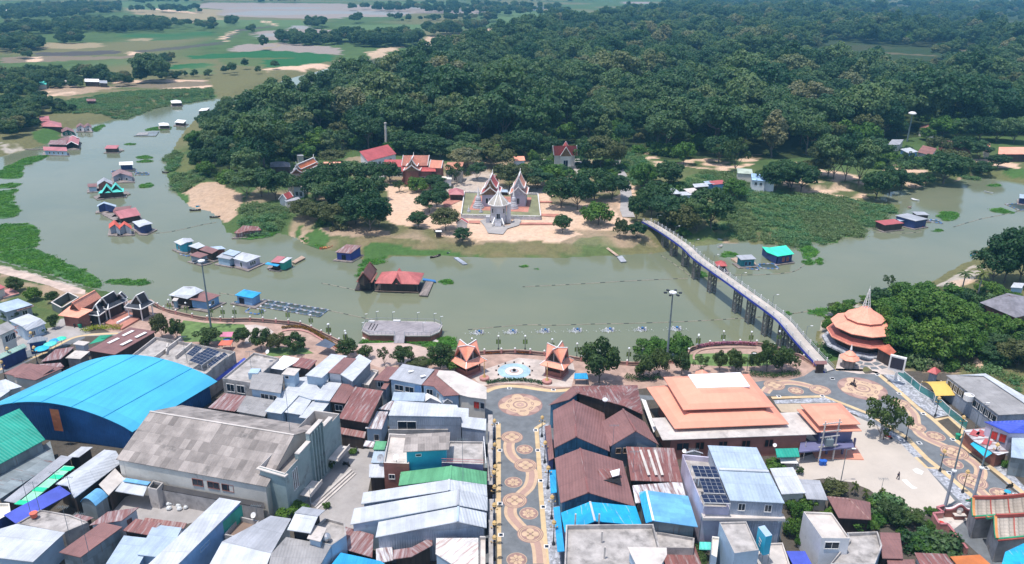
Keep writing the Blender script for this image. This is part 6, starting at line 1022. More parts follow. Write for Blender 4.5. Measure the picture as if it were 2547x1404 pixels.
bl('bank_house','small faded red roof up the left river bank',H,'N1','s',[(352,252),(436,248),(425,206)],(2.6,2.6,3.4),MPK,MCREAM);bl('bank_house','wide faded red hipped roof on the left bank',H,'N1','h',[(362,298),(540,304),(535,268)],(1.2,3.2),MPK,MDK,base=-2.6,hip=.3)
fh('green walled float under a dark maroon gable on the left','N1','g',[(540,350),(592,328),(652,352),(640,325)],(2.6,3.8),MBR,mk('dark_green_wall',(.02,.12,.10)),wins=[W3_]);fh('pale float with a double maroon gable roof','N1','g',[(665,312),(700,288),(735,312),(735,290)],(2.6,3.8),MBR,MWHT,wins=[(0,[.5],.9,WZ+.8,WZ+2)])
r=[o for o in SC.objects if o.get('label','').startswith('pale float with a double')][0];fh('','N1','g',[(732,312),(768,288),(800,312),(798,290)],(2.6,3.8),MBR,MWHT,root=r,wins=[(0,[.5],.9,WZ+.8,WZ+2)])
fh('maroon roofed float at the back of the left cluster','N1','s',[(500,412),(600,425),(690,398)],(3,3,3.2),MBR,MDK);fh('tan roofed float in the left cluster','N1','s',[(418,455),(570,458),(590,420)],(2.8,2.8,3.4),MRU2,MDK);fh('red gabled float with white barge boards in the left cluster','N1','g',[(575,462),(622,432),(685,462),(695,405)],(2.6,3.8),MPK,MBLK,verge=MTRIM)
fh('pink roofed float with pale blue walls and a row of windows','N1','s',[(380,508),(588,514),(580,480)],(2.7,2.7,3.6),MPK,MWHB,wins=[(0,[.2,.4,.6,.8],.7,WZ+.9,WZ+2.0)]);mb=MB();mb.ribbon([Q('N1',x,y,-2.7) for x,y in ((215,495),(300,498),(385,495))],1.4,MWOOD);tag(mb.obj('float_walkway'),'narrow plank walkway from the left bank to the pink roofed float','walkway')
r=fh('lone red roofed float with a small side deck in mid river','N1','s',[(910,492),(1020,492),(1042,462)],(2.6,2.6,3.5),MPK,MDK,e=.8);addraft(r,'N1',[(1030,515),(1085,505),(1060,490),(1020,495)])
fh('small float with a bright white roof and navy walls','N1','s',[(1040,636),(1162,632),(1160,604)],(3,3,3.8),MTRIM,MDBL,e=.5)
fh('grey float with a brown and zinc gable roof','N1','g',[(980,742),(1048,706),(1158,738),(1150,700)],(2.8,3.8),MRU2,MGRW,wins=[W3_])
r=fh('float under a grey and maroon gable beside the turquoise roof','N1','g',[(848,812),(908,772),(985,808),(982,778)],(2.8,4.6),MG,MBRW);fh('','N1','s',[(765,828),(848,824),(845,795)],(2.6,2.6,3),MBR,MWHB,root=r)
r=fh('wide float with a turquoise double gable roof','N1','q',[(855,882),(1080,868),(1082,838),(880,858)],(2.7,2.7,3.2,3.2),MTQ,MDK);
for a,b_,c,d_ in (((888,884),(930,818),(985,876),(985,850)),((965,866),(1010,806),(1068,862),(1065,840))): bl('x','','','N1','g',[a,b_,c,d_],(2.9+WZ,5.2+WZ),MTQ,MDK,base=WZ+2.6,root=r,ov=.2)
addraft(r,'N1',[(812,912),(850,938),(1100,900),(1140,885),(1100,862),(850,900)],MWOOD)
r=fh('float with a sky blue gable and white porch','N1','g',[(845,1000),(905,968),(1012,1000),(1015,985)],(2.8,3.8),MWB,MDBL)
fh('maroon roofed rear part of the big red float','N1','s',[(985,1035),(1130,1020),(1150,990)],(2.8,2.8,3.4),MBR,MDK);r=fh('float with the biggest smooth red roof on the left reach','N1','s',[(1045,1106),(1228,1072),(1185,1005)],(2.8,2.8,4.2),MPK,MDK);bl('x','','','N1','q',[(985,1042),(1045,1106),(1050,1100),(1000,1030)],(WZ+2.8,WZ+2.8,WZ+4.0,WZ+4.1),MPK,MDK,root=r,walls=False);addraft(r,'N1',[(880,1060),(1030,1140),(1240,1100),(1225,1070),(960,1040)])
r=fh('float with a white and blue gable roof and blue wall','N1','q',[(1152,1130),(1215,1178),(1262,1160),(1335,1145),(1260,1108)],(3.0,2.9,3.9,2.9,3.6),MW,MDBL,e=1.2)
r=fh('float with a bright orange double gable roof','N1','g',[(950,1190),(1000,1152),(1050,1200),(1048,1160)],(2.7,4.0),mk('vermilion_tiles',(.62,.11,.07),sheet=(.6,1,.1)),MGRW);fh('','N1','g',[(1035,1196),(1085,1150),(1150,1192),(1148,1165)],(2.7,4.0),MATS['vermilion_tiles'],MGRW,root=r)
# middle reach
r=fh('turquoise walled float with a white gable at the row end','W1','q',[(135,178),(208,215),(275,185),(352,172),(320,140),(235,138)],(3.2,3.0,4.2,3.0,3.0,4.2),MW,mk('cyan_wall',(.03,.32,.42)),wins=[(0,[.5],.8,WZ+.8,WZ+2)])
fh('float with a white roof between the turquoise and maroon ones','W1','q',[(290,222),(385,252),(470,222),(400,182)],(3,3,3.4,3.6),MW,MDK);fh('float with a grey roof behind the maroon pair','W1','s',[(560,262),(690,252),(640,222)],(3,3,3.2),MWB,MBRW)
fh('rear maroon roofed float with a satellite dish','W1','s',[(405,262),(540,305),(612,262)],(3.0,3.0,3.6),MBR,MDK);fh('front maroon roofed float with an open porch','W1','s',[(298,318),(415,350),(505,312)],(2.8,2.8,3.4),MBR,MGBW)
r=fh('float with a grey slatted roof left of the lavender house','W1','s',[(585,340),(730,366),(800,318)],(2.9,2.9,3.6),MG,MWHB);bl('x','','','W1','s',[(650,302),(770,330),(850,285)],(WZ+3.7,WZ+3.7,WZ+4.0),MWB,MGRW,root=r)
fh('lavender walled float with a big pale roof','W1','q',[(752,352),(908,395),(1062,330),(862,288)],(3.0,3.0,3.0,4.2),MW,MLAV,wins=[(0,[.55],.9,WZ+.6,WZ+2.2),(1,[.3,.45,.6],.7,WZ+1,WZ+2.2)],e=1.4)
r=fh('float with red and white roof halves and a blue awning','W1','s',[(1160,390),(1245,402),(1320,338)],(3.0,3.0,3.4),MPK,MDK);bl('x','','','W1','s',[(1245,398),(1300,402),(1392,345)],(WZ+3.0,WZ+3.0,WZ+3.4),MW,mk('turq_wall',(.03,.30,.24)),base=WZ+.3,root=r);bl('x','','','W1','s',[(1100,412),(1230,438),(1260,420)],(WZ+2.2,WZ+2.2,WZ+2.5),MBL,MDK,root=r,walls=False);addraft(r,'W1',[(1120,455),(1240,482),(1400,425),(1380,400),(1150,420)],MWOOD)
mb=MB();mb.slab([Q('W1',x,y,-2.4) for x,y in ((1385,388),(1420,402),(1530,345),(1490,325))],.35,MTAN);tag(mb.obj('plank_jetty'),'tan plank jetty beside the red and white float','jetty')
fh('rusty derelict float stranded in the reeds','W1','q',[(770,85),(830,90),(900,65),(1065,55),(1030,15),(870,5)],(2.2,2.0,2.6,2.0,2.6,3.6),MRU,MRU2)
fh('navy blue float with a striped brown roof near the temple bank','W1','s',[(1842,288),(2008,302),(2127,218)],(3.2,3.2,4.0),MRU2,mk('navy_wall',(.05,.07,.30)),wins=[(0,[.5],1.4,WZ+.5,WZ+2.2,MDBL,MBLK)])
fh('large white gabled float house near the town bank','W1','q',[(82,742),(280,782),(372,735),(455,692),(360,652),(240,650)],(3.2,3.0,4.4,3.2,4.2,4.4),MW,MDK,e=1.4);fh('tiny grey privy float beside the white gabled float','W1','s',[(115,800),(165,806),(190,775)],(2.8,),MCONL,MWHB,e=.3)
fh('maroon roofed float with a blue wall near the town bank','W1','q',[(300,788),(478,815),(632,742),(455,702)],(3,3,3,4.0),MBR,MBLUE,wins=[(1,[.5],1,WZ+1,WZ+2.2)],e=1.4)
fh('float with a bright blue roof at the head of the fish cages','W1','q',[(780,742),(968,776),(1066,716),(880,680)],(3,3,3.2,3.9),MBL,MBLUE,wins=[(0,[.3],1.6,WZ+.5,WZ+2.2,MDBL,MBLK)],e=1.6)
def cage(label,fr,pts,m=MWOOD,nf=5,fm=MFLT,group=None,name='fish_cage',net=True):
    P_=[Q(fr,x,y,WZ+.15) for x,y in pts];c=sum(P_,Vector())/len(P_);t=thing(name,label,'fish cage',(c.x,c.y,WZ),group);mb=MB()
    for i in range(len(P_)): a,b_=P_[i],P_[(i+1) % len(P_)];mb.bar(a,b_,.45,.14,m)
    mb.obj('frame',t);mb=MB()
    for i in range(len(P_)):
        a,b_=P_[i],P_[(i+1) % len(P_)]
        for k in range(nf): q_=a.lerp(b_,(k+.5)/nf);d=(b_-a).normalized()*.45;mb.tube(q_-d-Vector((0,0,.1)),q_+d-Vector((0,0,.1)),.28,.28,fm if (k+i) % 3 else MG,7)
    mb.obj('float_drums',t)
    if net: mb=MB();mb.poly([p-Vector((0,0,.12)) for p in P_],mk('dark_net',(.05,.07,.06),sheet=(.5,.5,.2),rough=.5));mb.obj('net',t)
    return t
def lerp4(P_,u,v): a=(P_[0][0]*(1-u)+P_[1][0]*u,P_[0][1]*(1-u)+P_[1][1]*u);b_=(P_[3][0]*(1-u)+P_[2][0]*u,P_[3][1]*(1-u)+P_[2][1]*u);return (a[0]*(1-v)+b_[0]*v,a[1]*(1-v)+b_[1]*v)
BIG=[(1020,860),(1680,975),(1780,895),(1080,785)];nm=['first','second','third','fourth','fifth','sixth']
for i in range(5):
    for j in range(2): cage('%s cage in the %s row of floating fish cages beside the blue roofed float' % (nm[i],'near' if j == 0 else 'far'),'W1',[lerp4(BIG,(i+du)/5,(j+dv)/2) for du,dv in ((.04,.06),(.96,.06),(.96,.94),(.04,.94))],nf=3,group='fish cages off the town bank',fm=mk('grey_blue_drums',(.10,.15,.21)))
cage('open cage ring of blue drums apart from the cage rows','W1',[(890,920),(1020,945),(1110,905),(955,870)],nf=3,group='fish cages off the town bank',net=False);cage('white drum pen beside the turquoise walled float','W1',[(200,310),(290,332),(330,300),(235,275)],nf=3,net=False)
for fr,P4,n,l in (('T3',[(1205,1285),(1360,1305),(1330,1255),(1170,1240)],4,'square net pen beside the teal hut'),('T3',[(1385,1290),(1535,1295),(1490,1248),(1350,1255)],4,'square net pen right of the teal hut pen'),('N1',[(1180,722),(1300,720),(1295,700),(1190,700)],3,'small dark pen behind the brown gabled float'),('N1',[(975,705),(1190,700),(1190,676),(975,685)],4,'long dark pen behind the brown gabled float'),('T4',[(1280,1060),(1385,1075),(1340,1045),(1270,1040)],3,'small pen beside the grey roofed float group'),('T4',[(1930,905),(2060,960),(2150,950),(2090,900)],4,'dark pens at the right edge of the river')): cage(l,fr,P4,nf=n)
# thai raft restaurant
r=thing('floating_restaurant','long floating restaurant under a wide red hipped roof','floating restaurant',tuple(Q('W2',740,380,WZ)))
bl('x','','','W2','h',[(515,332),(942,342),(995,232)],(.3,2.6),mk('salmon_red_sheet',(.46,.13,.12),sheet=(.8,9,.06),corr=.6),MDK,base=WZ+.4,root=r,hip=.34,walls=True,ov=1.4);bl('x','','','W2','g',[(682,335),(722,275),(770,340),(800,245)],(.5,2.4),MATS['salmon_red_sheet'],MDK,base=0,root=r,ov=.1,rn='porch_roof');raft(r,'W2',[(512,405),(940,420),(1010,330),(560,315)],MDK);mb=MB()
for i in range(9): p=Q('W2',520+i*51,398+i*1.4,-2.6);mb.tube(p,p+Vector((0,0,2.9)),.09,.09,MWOOD,5)
mb.bar(Q('W2',512,405,-1.7),Q('W2',940,420,-1.7),.08,.1,MTAN);mb.obj('railing_posts',r)
r=thing('thai_raft_house','steep maroon Thai gabled raft house left of the restaurant','floating house',tuple(Q('W2',430,380,WZ)));bl('x','','','W2','g',[(350,305),(402,232),(472,308),(535,205)],(.6,4.2),MBR,MDK,base=-.2,root=r,verge=MBRW,ov=.2);bl('x','','','W2','s',[(335,318),(490,325),(545,228)],(.2,),MBRW,MDK,base=WZ+.4,root=r,ov=1.0);raft(r,'W2',[(322,395),(500,402),(560,300),(360,300)],MDK)
mb=MB();mb.slab([Q('W2',x,y,-2.45) for x,y in ((945,445),(1028,452),(1085,318),(1003,310))],.3,MWOOD);tag(mb.obj('plank_raft'),'grey plank raft at the end of the floating restaurant','raft');mb=MB();mb.slab([Q('W2',x,y,-2.5) for x,y in ((980,300),(1110,318),(1105,300),(985,282))],.3,MFLT);tag(mb.obj('drum_raft'),'low blue drum raft behind the plank raft','raft')
# landing stage
st=thing('landing_stage','eight sided floating stage with brown hull and lamp posts','landing stage',tuple(Q('W2',780,780,WZ)));O=[Q('W2',x,y,-.9) for x,y in ((393,790),(460,828),(705,832),(805,838),(1055,838),(1140,800),(1168,740),(1098,708),(545,695),(425,715))]
mb=MB();mb.poly(O,MDECK);mb.obj('deck',st);mb=MB()
for i in range(10): a,b_=O[i],O[(i+1) % 10];mb.poly([a-Vector((0,0,2.3)),b_-Vector((0,0,2.3)),b_-Vector((0,0,.25)),a-Vector((0,0,.25))],MBRW)
mb.obj('hull',st);mb=MB()
for i in range(10): a,b_=O[i],O[(i+1) % 10];mb.bar(a-Vector((0,0,.12)),b_-Vector((0,0,.12)),.3,.3,MCONL);i != 2 and (mb.bar(a+Vector((0,0,.9)),b_+Vector((0,0,.9)),.07,.07,MG),[mb.tube(a.lerp(b_,k/6),a.lerp(b_,k/6)+Vector((0,0,.9)),.04,.04,MG,4) for k in range(7)])
mb.obj('railing',st);mb=MB();g=[Q('W2',x,y,z) for x,y,z in ((700,912,.1),(800,912,.1),(808,830,-.7),(712,826,-.7))];mb.slab(g,.2,MDECK);mb.bar(g[0]+Vector((0,0,.9)),g[3]+Vector((0,0,.9)),.08,.08,MPIP);mb.bar(g[1]+Vector((0,0,.9)),g[2]+Vector((0,0,.9)),.08,.08,MPIP);mb.obj('gangway',st)
for x,y in ((395,800),(425,715),(533,690),(690,695),(930,700),(1092,710),(1155,740),(985,800)): p=Q('W2',x,y,-.9);mb=MB();mb.tube(p,p+Vector((0,0,2.6)),.05,.04,MPIP,5);mb.bar(p+Vector((0,0,2.6)),p+Vector((.7,0,2.75)),.3,.08,MFLW);mb.obj('deck_lamp',st)
for x,y,L_ in ((455,712,1.7),(700,705,2.0)): p=Q('W2',x+30,y,-.9);mb=MB();mb.box((p.x,p.y,-.9),L_,.6,.5,MTRIM);mb.obj('bench',st)
mb=MB();[mb.bar(Q('W2',x,y,-.88),Q('W2',x+35,y-60,-.88),.25,.06,MBLK) for x,y in ((452,780),(482,785),(510,790))];mb.obj('deck_slots',st)
for x0,y0,l in ((385,850,'left'),(1055,870,'right')): mb=MB();mb.slab([Q('W2',x0+dx,y0+dy,-2.7) for dx,dy in ((0,20),(75,32),(80,10),(15,-5))],.3,MCONL);tag(mb.obj('mooring_raft'),'small mooring raft against the %s corner of the landing stage' % l,'raft')
# boats
def boat(label,fr,a,b_,w_,m,m2=MWOOD,canopy=None,name='boat'):
    A,B=Q(fr,*a,WZ+.1),Q(fr,*b_,WZ+.1);d=B-A;n_=Vector((-d.y,d.x,0)).normalized()*w_/2;t=thing(name,label,'boat',tuple((A+B)/2));mb=MB();k=10;rows=[]
    for i in range(k+1):
        f=i/k;s_=math.sin(math.pi*min(1,max(0,f)))**.5 if 0 < f < 1 else 0.02;z=.35*(2*f-1)**2;p=A+d*f;rows.append((p-n_*s_+Vector((0,0,.35+z)),p-n_*s_*.6-Vector((0,0,.15)),p+n_*s_*.6-Vector((0,0,.15)),p+n_*s_+Vector((0,0,.35+z)),p-n_*s_*.75+Vector((0,0,.15)),p+n_*s_*.75+Vector((0,0,.15))))
    for i in range(k):
        r1,r2=rows[i],rows[i+1]
        for j in range(3): mb.poly([r1[j],r2[j],r2[j+1],r1[j+1]],m)
        mb.poly([r1[0],r1[4],r2[4],r2[0]],m);mb.poly([r1[5],r1[3],r2[3],r2[5]],m);mb.poly([r1[4],r1[5],r2[5],r2[4]],m2)
    mb.obj('hull',t);mb=MB();[mb.bar(rows[i][0],rows[i][3],.2,.05,m2) for i in (3,5,7)];mb.obj('thwarts',t);return t
boat('bright blue longboat drawn up on the sandy point','N1',(1710,1005),(1808,985),1.3,MAQ,MFLT);boat('dark longboat beside the blue one at the sandy point','N1',(1655,1035),(1755,1030),1.0,MDK);boat('dark sampan moored upstream by the grassy bank','N1',(1415,700),(1478,706),1.0,MDK)
boat('long orange boat moored left of the navy float','W1',(1680,256),(1820,234),1.6,MPLR,MOTR);boat('slim dark canoe on the temple shore','W2',(1052,90),(1155,62),.9,MDK);boat('small navy and white boat on the temple shore','W2',(1218,50),(1262,18),1.3,MDBL,MTRIM);boat('bright red boat beside the grey roofed float group','T4',(1120,1080),(1212,1112),2.4,MRDP,MPLR);boat('white boat between the two right hand float roofs','T4',(1045,1088),(1115,1080),1.8,MFLW)
boat('white pleasure boat on the right reach','T4',(1103,862),(1180,882),2.0,MFLW,MTRIM);boat('tiny pale boat below the pleasure boat','T4',(1078,938),(1110,936),1.8,MTAN);boat('long thin canoe near the far right bank','T4',(1745,797),(1825,815),.9,MFLW);boat('small blue boat by the right bank trees','W5',(1428,302),(1475,292),1.2,MAQ);boat('brown moored hull under the right bank trees','W5',(1480,270),(1540,310),1.6,MBRW);boat('sky blue skiff beside the blue roofed float','W1',(780,830),(860,832),1.6,MAQ,MFLT);boat('dinghy under the bank right of the footbridge','T3',(1000,1112),(1040,1100),1.2,MTRIM);boat('thin brown canoe off the sandy point','N1',(1830,1095),(1925,1090),.8,MDK)
mb=MB();mb.slab([Q('W2',x,y,-2.6) for x,y in ((1282,82),(1370,148),(1415,142),(1320,78))],.3,MGRW);t=mb.obj('float_pontoon');tag(t,'floating pontoon of grey planks on blue drums off the temple shore','pontoon');mb=MB();[mb.tube(Q('W2',1290+i*19,92+i*13,-2.95),Q('W2',1300+i*19,95+i*13,-2.95),.35,.35,MFLT,7) for i in range(5)];mb.obj('drums',t,off=(0,0,0))
mb=MB();mb.ribbon([Q('T2',x,y,z) for x,y,z in ((1450,1065,-1.2),(1520,1120,-2),(1600,1180,-2.55))],1.2,MTAN);mb.slab([Q('T2',x,y,-2.5) for x,y in ((1595,1190),(1630,1235),(1680,1230),(1640,1180))],.3,MG);tag(mb.obj('bank_jetty'),'thin plank jetty with a grey pontoon below the temple lawn','jetty')
# right reach
r=fh('float with a vivid mint green roof','T3','s',[(1525,1187),(1670,1166),(1597,1090)],(3.4,3.4,4.0),MTQ2,MDBL,e=.6,wins=[(0,[.4,.7],.9,WZ+1,WZ+2.4,MPK,MBRW)]);bl('x','','','T3','q',[(1430,1150),(1525,1187),(1455,1110),(1388,1103)],(WZ+2.8,WZ+3.4,WZ+4.0,WZ+3.2),MTQ2,MDBL,root=r,base=WZ+.4)
r=fh('teal walled hut float with a grey striped roof','T3','s',[(1205,1218),(1340,1210),(1295,1170)],(3.0,3.0,3.4),MG,mk('teal_plank_wall',(.02,.20,.24)),e=1.0,wins=[(0,[.35,.65],.8,WZ+.8,WZ+2,MBLUE,MGLS)]);addraft(r,'T3',[(1115,1205),(1200,1262),(1340,1258),(1330,1240),(1160,1195)],MTAN)
fh('little maroon hut float behind the footbridge','T3','h',[(990,1272),(1085,1272),(1068,1235)],(2.6,3.8),MTIR,MDK,hip=.4,e=1.2)
fh('maroon roofed open float in the right hand group','T4','s',[(880,1090),(1050,1072),(960,1035)],(3,3,3.3),MRED,MDK,e=.4);r=fh('float under the largest grey roof in the right hand group','T4','s',[(1150,1055),(1262,1035),(1080,985)],(3.6,3.6,3.9),MG,MDBL,e=.6);fh('low pale roofed float between the maroon and grey roofs','T4','s',[(1010,1055),(1100,1046),(1060,1018)],(2.6,),MWB,MDBL,e=.3);fh('rear grey roof of the right hand float group','T4','s',[(1160,1000),(1275,1002),(1225,972)],(3.0,),MG,MDK)
fh('light blue hut float cut by the right edge','T4','s',[(2055,852),(2130,860),(2130,825)],(3,),MWB,MDBL)
for fr,pts in (('W3',[(0,305),(300,290),(600,275),(1000,250),(1350,232),(1700,218)]),('W3',[(-560,745),(0,697),(300,700),(700,688),(1040,682),(1500,668),(1800,655),(2060,640),(2300,625),(2500,610)]),('W1',[(1780,905),(2127,980),(2400,1040)]),('W1',[(620,720),(780,742)]),('N1',[(1250,1240),(1500,1215),(1750,1160),(1890,1135)]),('T4',[(780,1150),(1030,1160),(1200,1148)]),('T4',[(1480,1105),(1700,1040),(1900,1000),(2090,960)]),('W4',[(500,185),(850,178),(1120,150),(1240,80)]),('W4',[(1120,580),(1290,555)]),('T3',[(510,1180),(600,1240),(700,1310),(790,1385)]),('W2',[(0,330),(150,360),(320,395)])):
    mb=MB();p=smoothp([Q(fr,x,y,WZ+.05) for x,y in pts],8)
    for i in range(len(p)-1): mb.tube(p[i],p[i].lerp(p[i+1],.93),.11,.11,mk('rope_boom',(.34,.29,.24)) if i % 4 else MIRON,5,False)
    k=PX(p[len(p)//2]);tag(mb.obj('floating_boom'),'thin line of floats across the water near %s' % {0:'the temple shore reach',1:'the aerators',2:'the fish cages',3:'the maroon town bank float',4:'the sandy point',5:'the right hand float group',6:'the right river edge',7:'the teal hut pens',8:'the round restaurant bank',9:'the footbridge foot',10:'the Thai raft house'}[[('W3',305),('W3',745),('W1',905),('W1',720),('N1',1240),('T4',1150),('T4',1105),('W4',185),('W4',580),('T3',1180),('W2',330)].index((fr,pts[0][1]))],'boom')
ae=None
for i,(fr,x,y) in enumerate((('W2',1530,812),('W2',1855,806),('W3',232,762),('W3',562,756),('W3',895,752),('W3',1228,745),('W3',1583,738))):
    p=Q(fr,x,y,WZ);lab='%s paddle wheel aerator from the left, churning white foam' % ['first','second','third','fourth','fifth','sixth','seventh'][i]
    if ae is None:
        ae=D.objects.new('paddle_aerator',None);COL.objects.link(ae);ae.location=p;tag(ae,lab,'aerator','row of paddle wheel aerators');mb=MB();mb.box((-.6,0,.05),.35,2,.25,MDBL);mb.box((.6,0,.05),.35,2,.25,MDBL);mb.box((0,0,.25),1.7,.3,.12,MPIP);mb.obj('floats',ae);mb=MB();mb.box((0,0,.37),.5,.6,.4,MFLT);mb.obj('motor',ae)
        for s_ in (-1,1):
            mb=MB();[mb.bar((s_*1.0,0,.3),(s_*1.0,.55*math.cos(a),.3+.55*math.sin(a)),.35,.06,MTRIM) for a in [k*math.pi/4 for k in range(8)]];mb.obj('paddle_wheel',ae)
        C=rng.normal(size=(260,3))*np.array([1.0,.55,.12])+np.array([-.6,-.5,.16]);C[:,2]=np.abs(C[:,2]);fo=D.objects.new('foam',quads_obj('foam',C,rng.normal(size=(260,3))+[0,0,1.5],np.full(260,.12),MFLW,3));COL.objects.link(fo);fo.parent=ae
    else: dup(ae,p,label=lab)
# ---- footbridge
BP=[('T3',372,876,1.6),('T3',470,930,2.6),('T3',600,1012,3.4),('T3',730,1105,4.0),('W4',145,2,4.5),('W4',350,150,4.9),('W4',500,255,5.0),('W4',620,342,5.1),('W4',735,425,5.1),('W4',860,515,5.0),('W4',975,600,4.8),('W4',1060,680,4.4),('W4',1160,800,3.7),('W4',1270,925,2.6),('W4',1400,1065,1.4),('W4',1500,1165,.35)]
bp_=smoothp([Q(*b_) for b_ in BP],5);br=thing('footbridge','long white railed footbridge on lattice trestles over the river','bridge',tuple(bp_[len(bp_)//2].xy)+(WZ,));HWD=1.55
def side(p,i): d=(bp_[min(i+1,len(bp_)-1)]-bp_[max(i-1,0)]);d.z=0;d.normalize();return Vector((-d.y,d.x,0))
mb=MB();mf=MB()
for i in range(len(bp_)-1):
    n1,n2=side(0,i)*HWD,side(0,i+1)*HWD;a,b_=bp_[i],bp_[i+1];mb.slab([a-n1,b_-n2,b_+n2,a+n1] if (b_-a).cross(n1).z > 0 else [a+n1,b_+n2,b_-n2,a-n1],.22,mk('bridge_deck',(.47,.42,.37),sheet=(2,3,.06)))
    for s_ in (-1,1): mf.bar(a+n1*s_*1.03-Vector((0,0,.35)),b_+n2*s_*1.03-Vector((0,0,.35)),.14,.62,mk('blue_fascia',(.03,.05,.33)))
mb.obj('deck',br);mf.obj('fascia',br);cum=[0]
for i in range(len(bp_)-1): cum.append(cum[-1]+(bp_[i+1]-bp_[i]).length)
def at(s_):
    i=0
    while i < len(cum)-2 and cum[i+1] < s_: i += 1
    f=(s_-cum[i])/(cum[i+1]-cum[i]);return bp_[i].lerp(bp_[i+1],f),side(0,i)
mr=MB()
for i in range(len(bp_)-1):
    for s_ in (-1,1):
        n1,n2=side(0,i)*HWD*s_*.95,side(0,i+1)*HWD*s_*.95
        for z in (.95,.5): mr.bar(bp_[i]+n1+Vector((0,0,z)),bp_[i+1]+n2+Vector((0,0,z)),.07,.07,MG)
mr.obj('handrail',br);npost=int(cum[-1]/3.6)
mq=MB();mq.box((0,0,0),.2,.2,1.15,MTRIM);mq.ball((0,0,1.22),.15,MTRIM,6);o0=mq.obj('railing_post');pm_=o0.data;D.objects.remove(o0);cnt=0
for k in range(npost):
    for s_ in (1,-1):
        if cnt >= 98: break
        p,n_=at((k+.5)*3.6);o=D.objects.new('railing_post',pm_);COL.objects.link(o);o.parent=br;o.location=p+n_*HWD*.95*s_-br.location;cnt += 1
feet=[('T3',477,1112),('T3',566,1186),('T3',655,1265),('T3',803,1376),('W4',300,377),('W4',524,560),('W4',662,672),('W4',830,802),('W4',1008,922),('W4',1155,1010),('W4',1290,1060)]
for fr,x,y in feet:
    f=Q(fr,x,y,WZ);i=min(range(len(bp_)),key=lambda j: (bp_[j].xy-f.xy).length);c=bp_[i];n_=side(0,i);d=Vector((n_.y,-n_.x,0));zt=c.z-.6;zb=max(-4.2,-4.2);mb=MB();L_=[c+n_*a+d*b_ for a,b_ in ((-.95,-.8),(.95,-.8),(.95,.8),(-.95,.8))]
    for q_ in L_: mb.bar(Vector((q_.x,q_.y,zb)),Vector((q_.x,q_.y,zt)),.34,.34,mk('trestle_concrete',(.17,.16,.15),stain=.3))
    nb=max(1,int((zt-WZ)/1.7));zs=[WZ+.6+(zt-WZ-.6)*k/nb for k in range(nb+1)]
    for k in range(nb+1):
        for j in range(4): a,b_=L_[j],L_[(j+1) % 4];mb.bar((a.x,a.y,zs[k]),(b_.x,b_.y,zs[k]),.16,.2,MATS['trestle_concrete']);k < nb and (mb.bar((a.x,a.y,zs[k]),(b_.x,b_.y,zs[k+1]),.1,.12,MATS['trestle_concrete']),mb.bar((b_.x,b_.y,zs[k]),(a.x,a.y,zs[k+1]),.1,.12,MATS['trestle_concrete']))
    mb.obj('trestle',br)
for k in range(7):
    p,n_=at(cum[-1]*(.06+.14*k));mb=MB();q_=p+n_*HWD*(1 if n_.x > 0 else -1);mb.tube(q_,q_+Vector((0,0,3.4)),.06,.04,MPIP,6);mb.bar(q_+Vector((0,0,3.4)),q_+Vector((.9,0,3.6)),.07,.06,MPIP);mb.bar(q_+Vector((.8,0,3.6)),q_+Vector((1.4,0,3.65)),.25,.1,MTRIM);mb.obj('bridge_lamp',br)
bl('bridge_shelter','small maroon roofed shelter at the town end of the footbridge','shelter','W4','s',[(1350,1100),(1478,1100),(1470,1065)],(2.6,2.6,2.9),MBR,MDK,ov=.5)
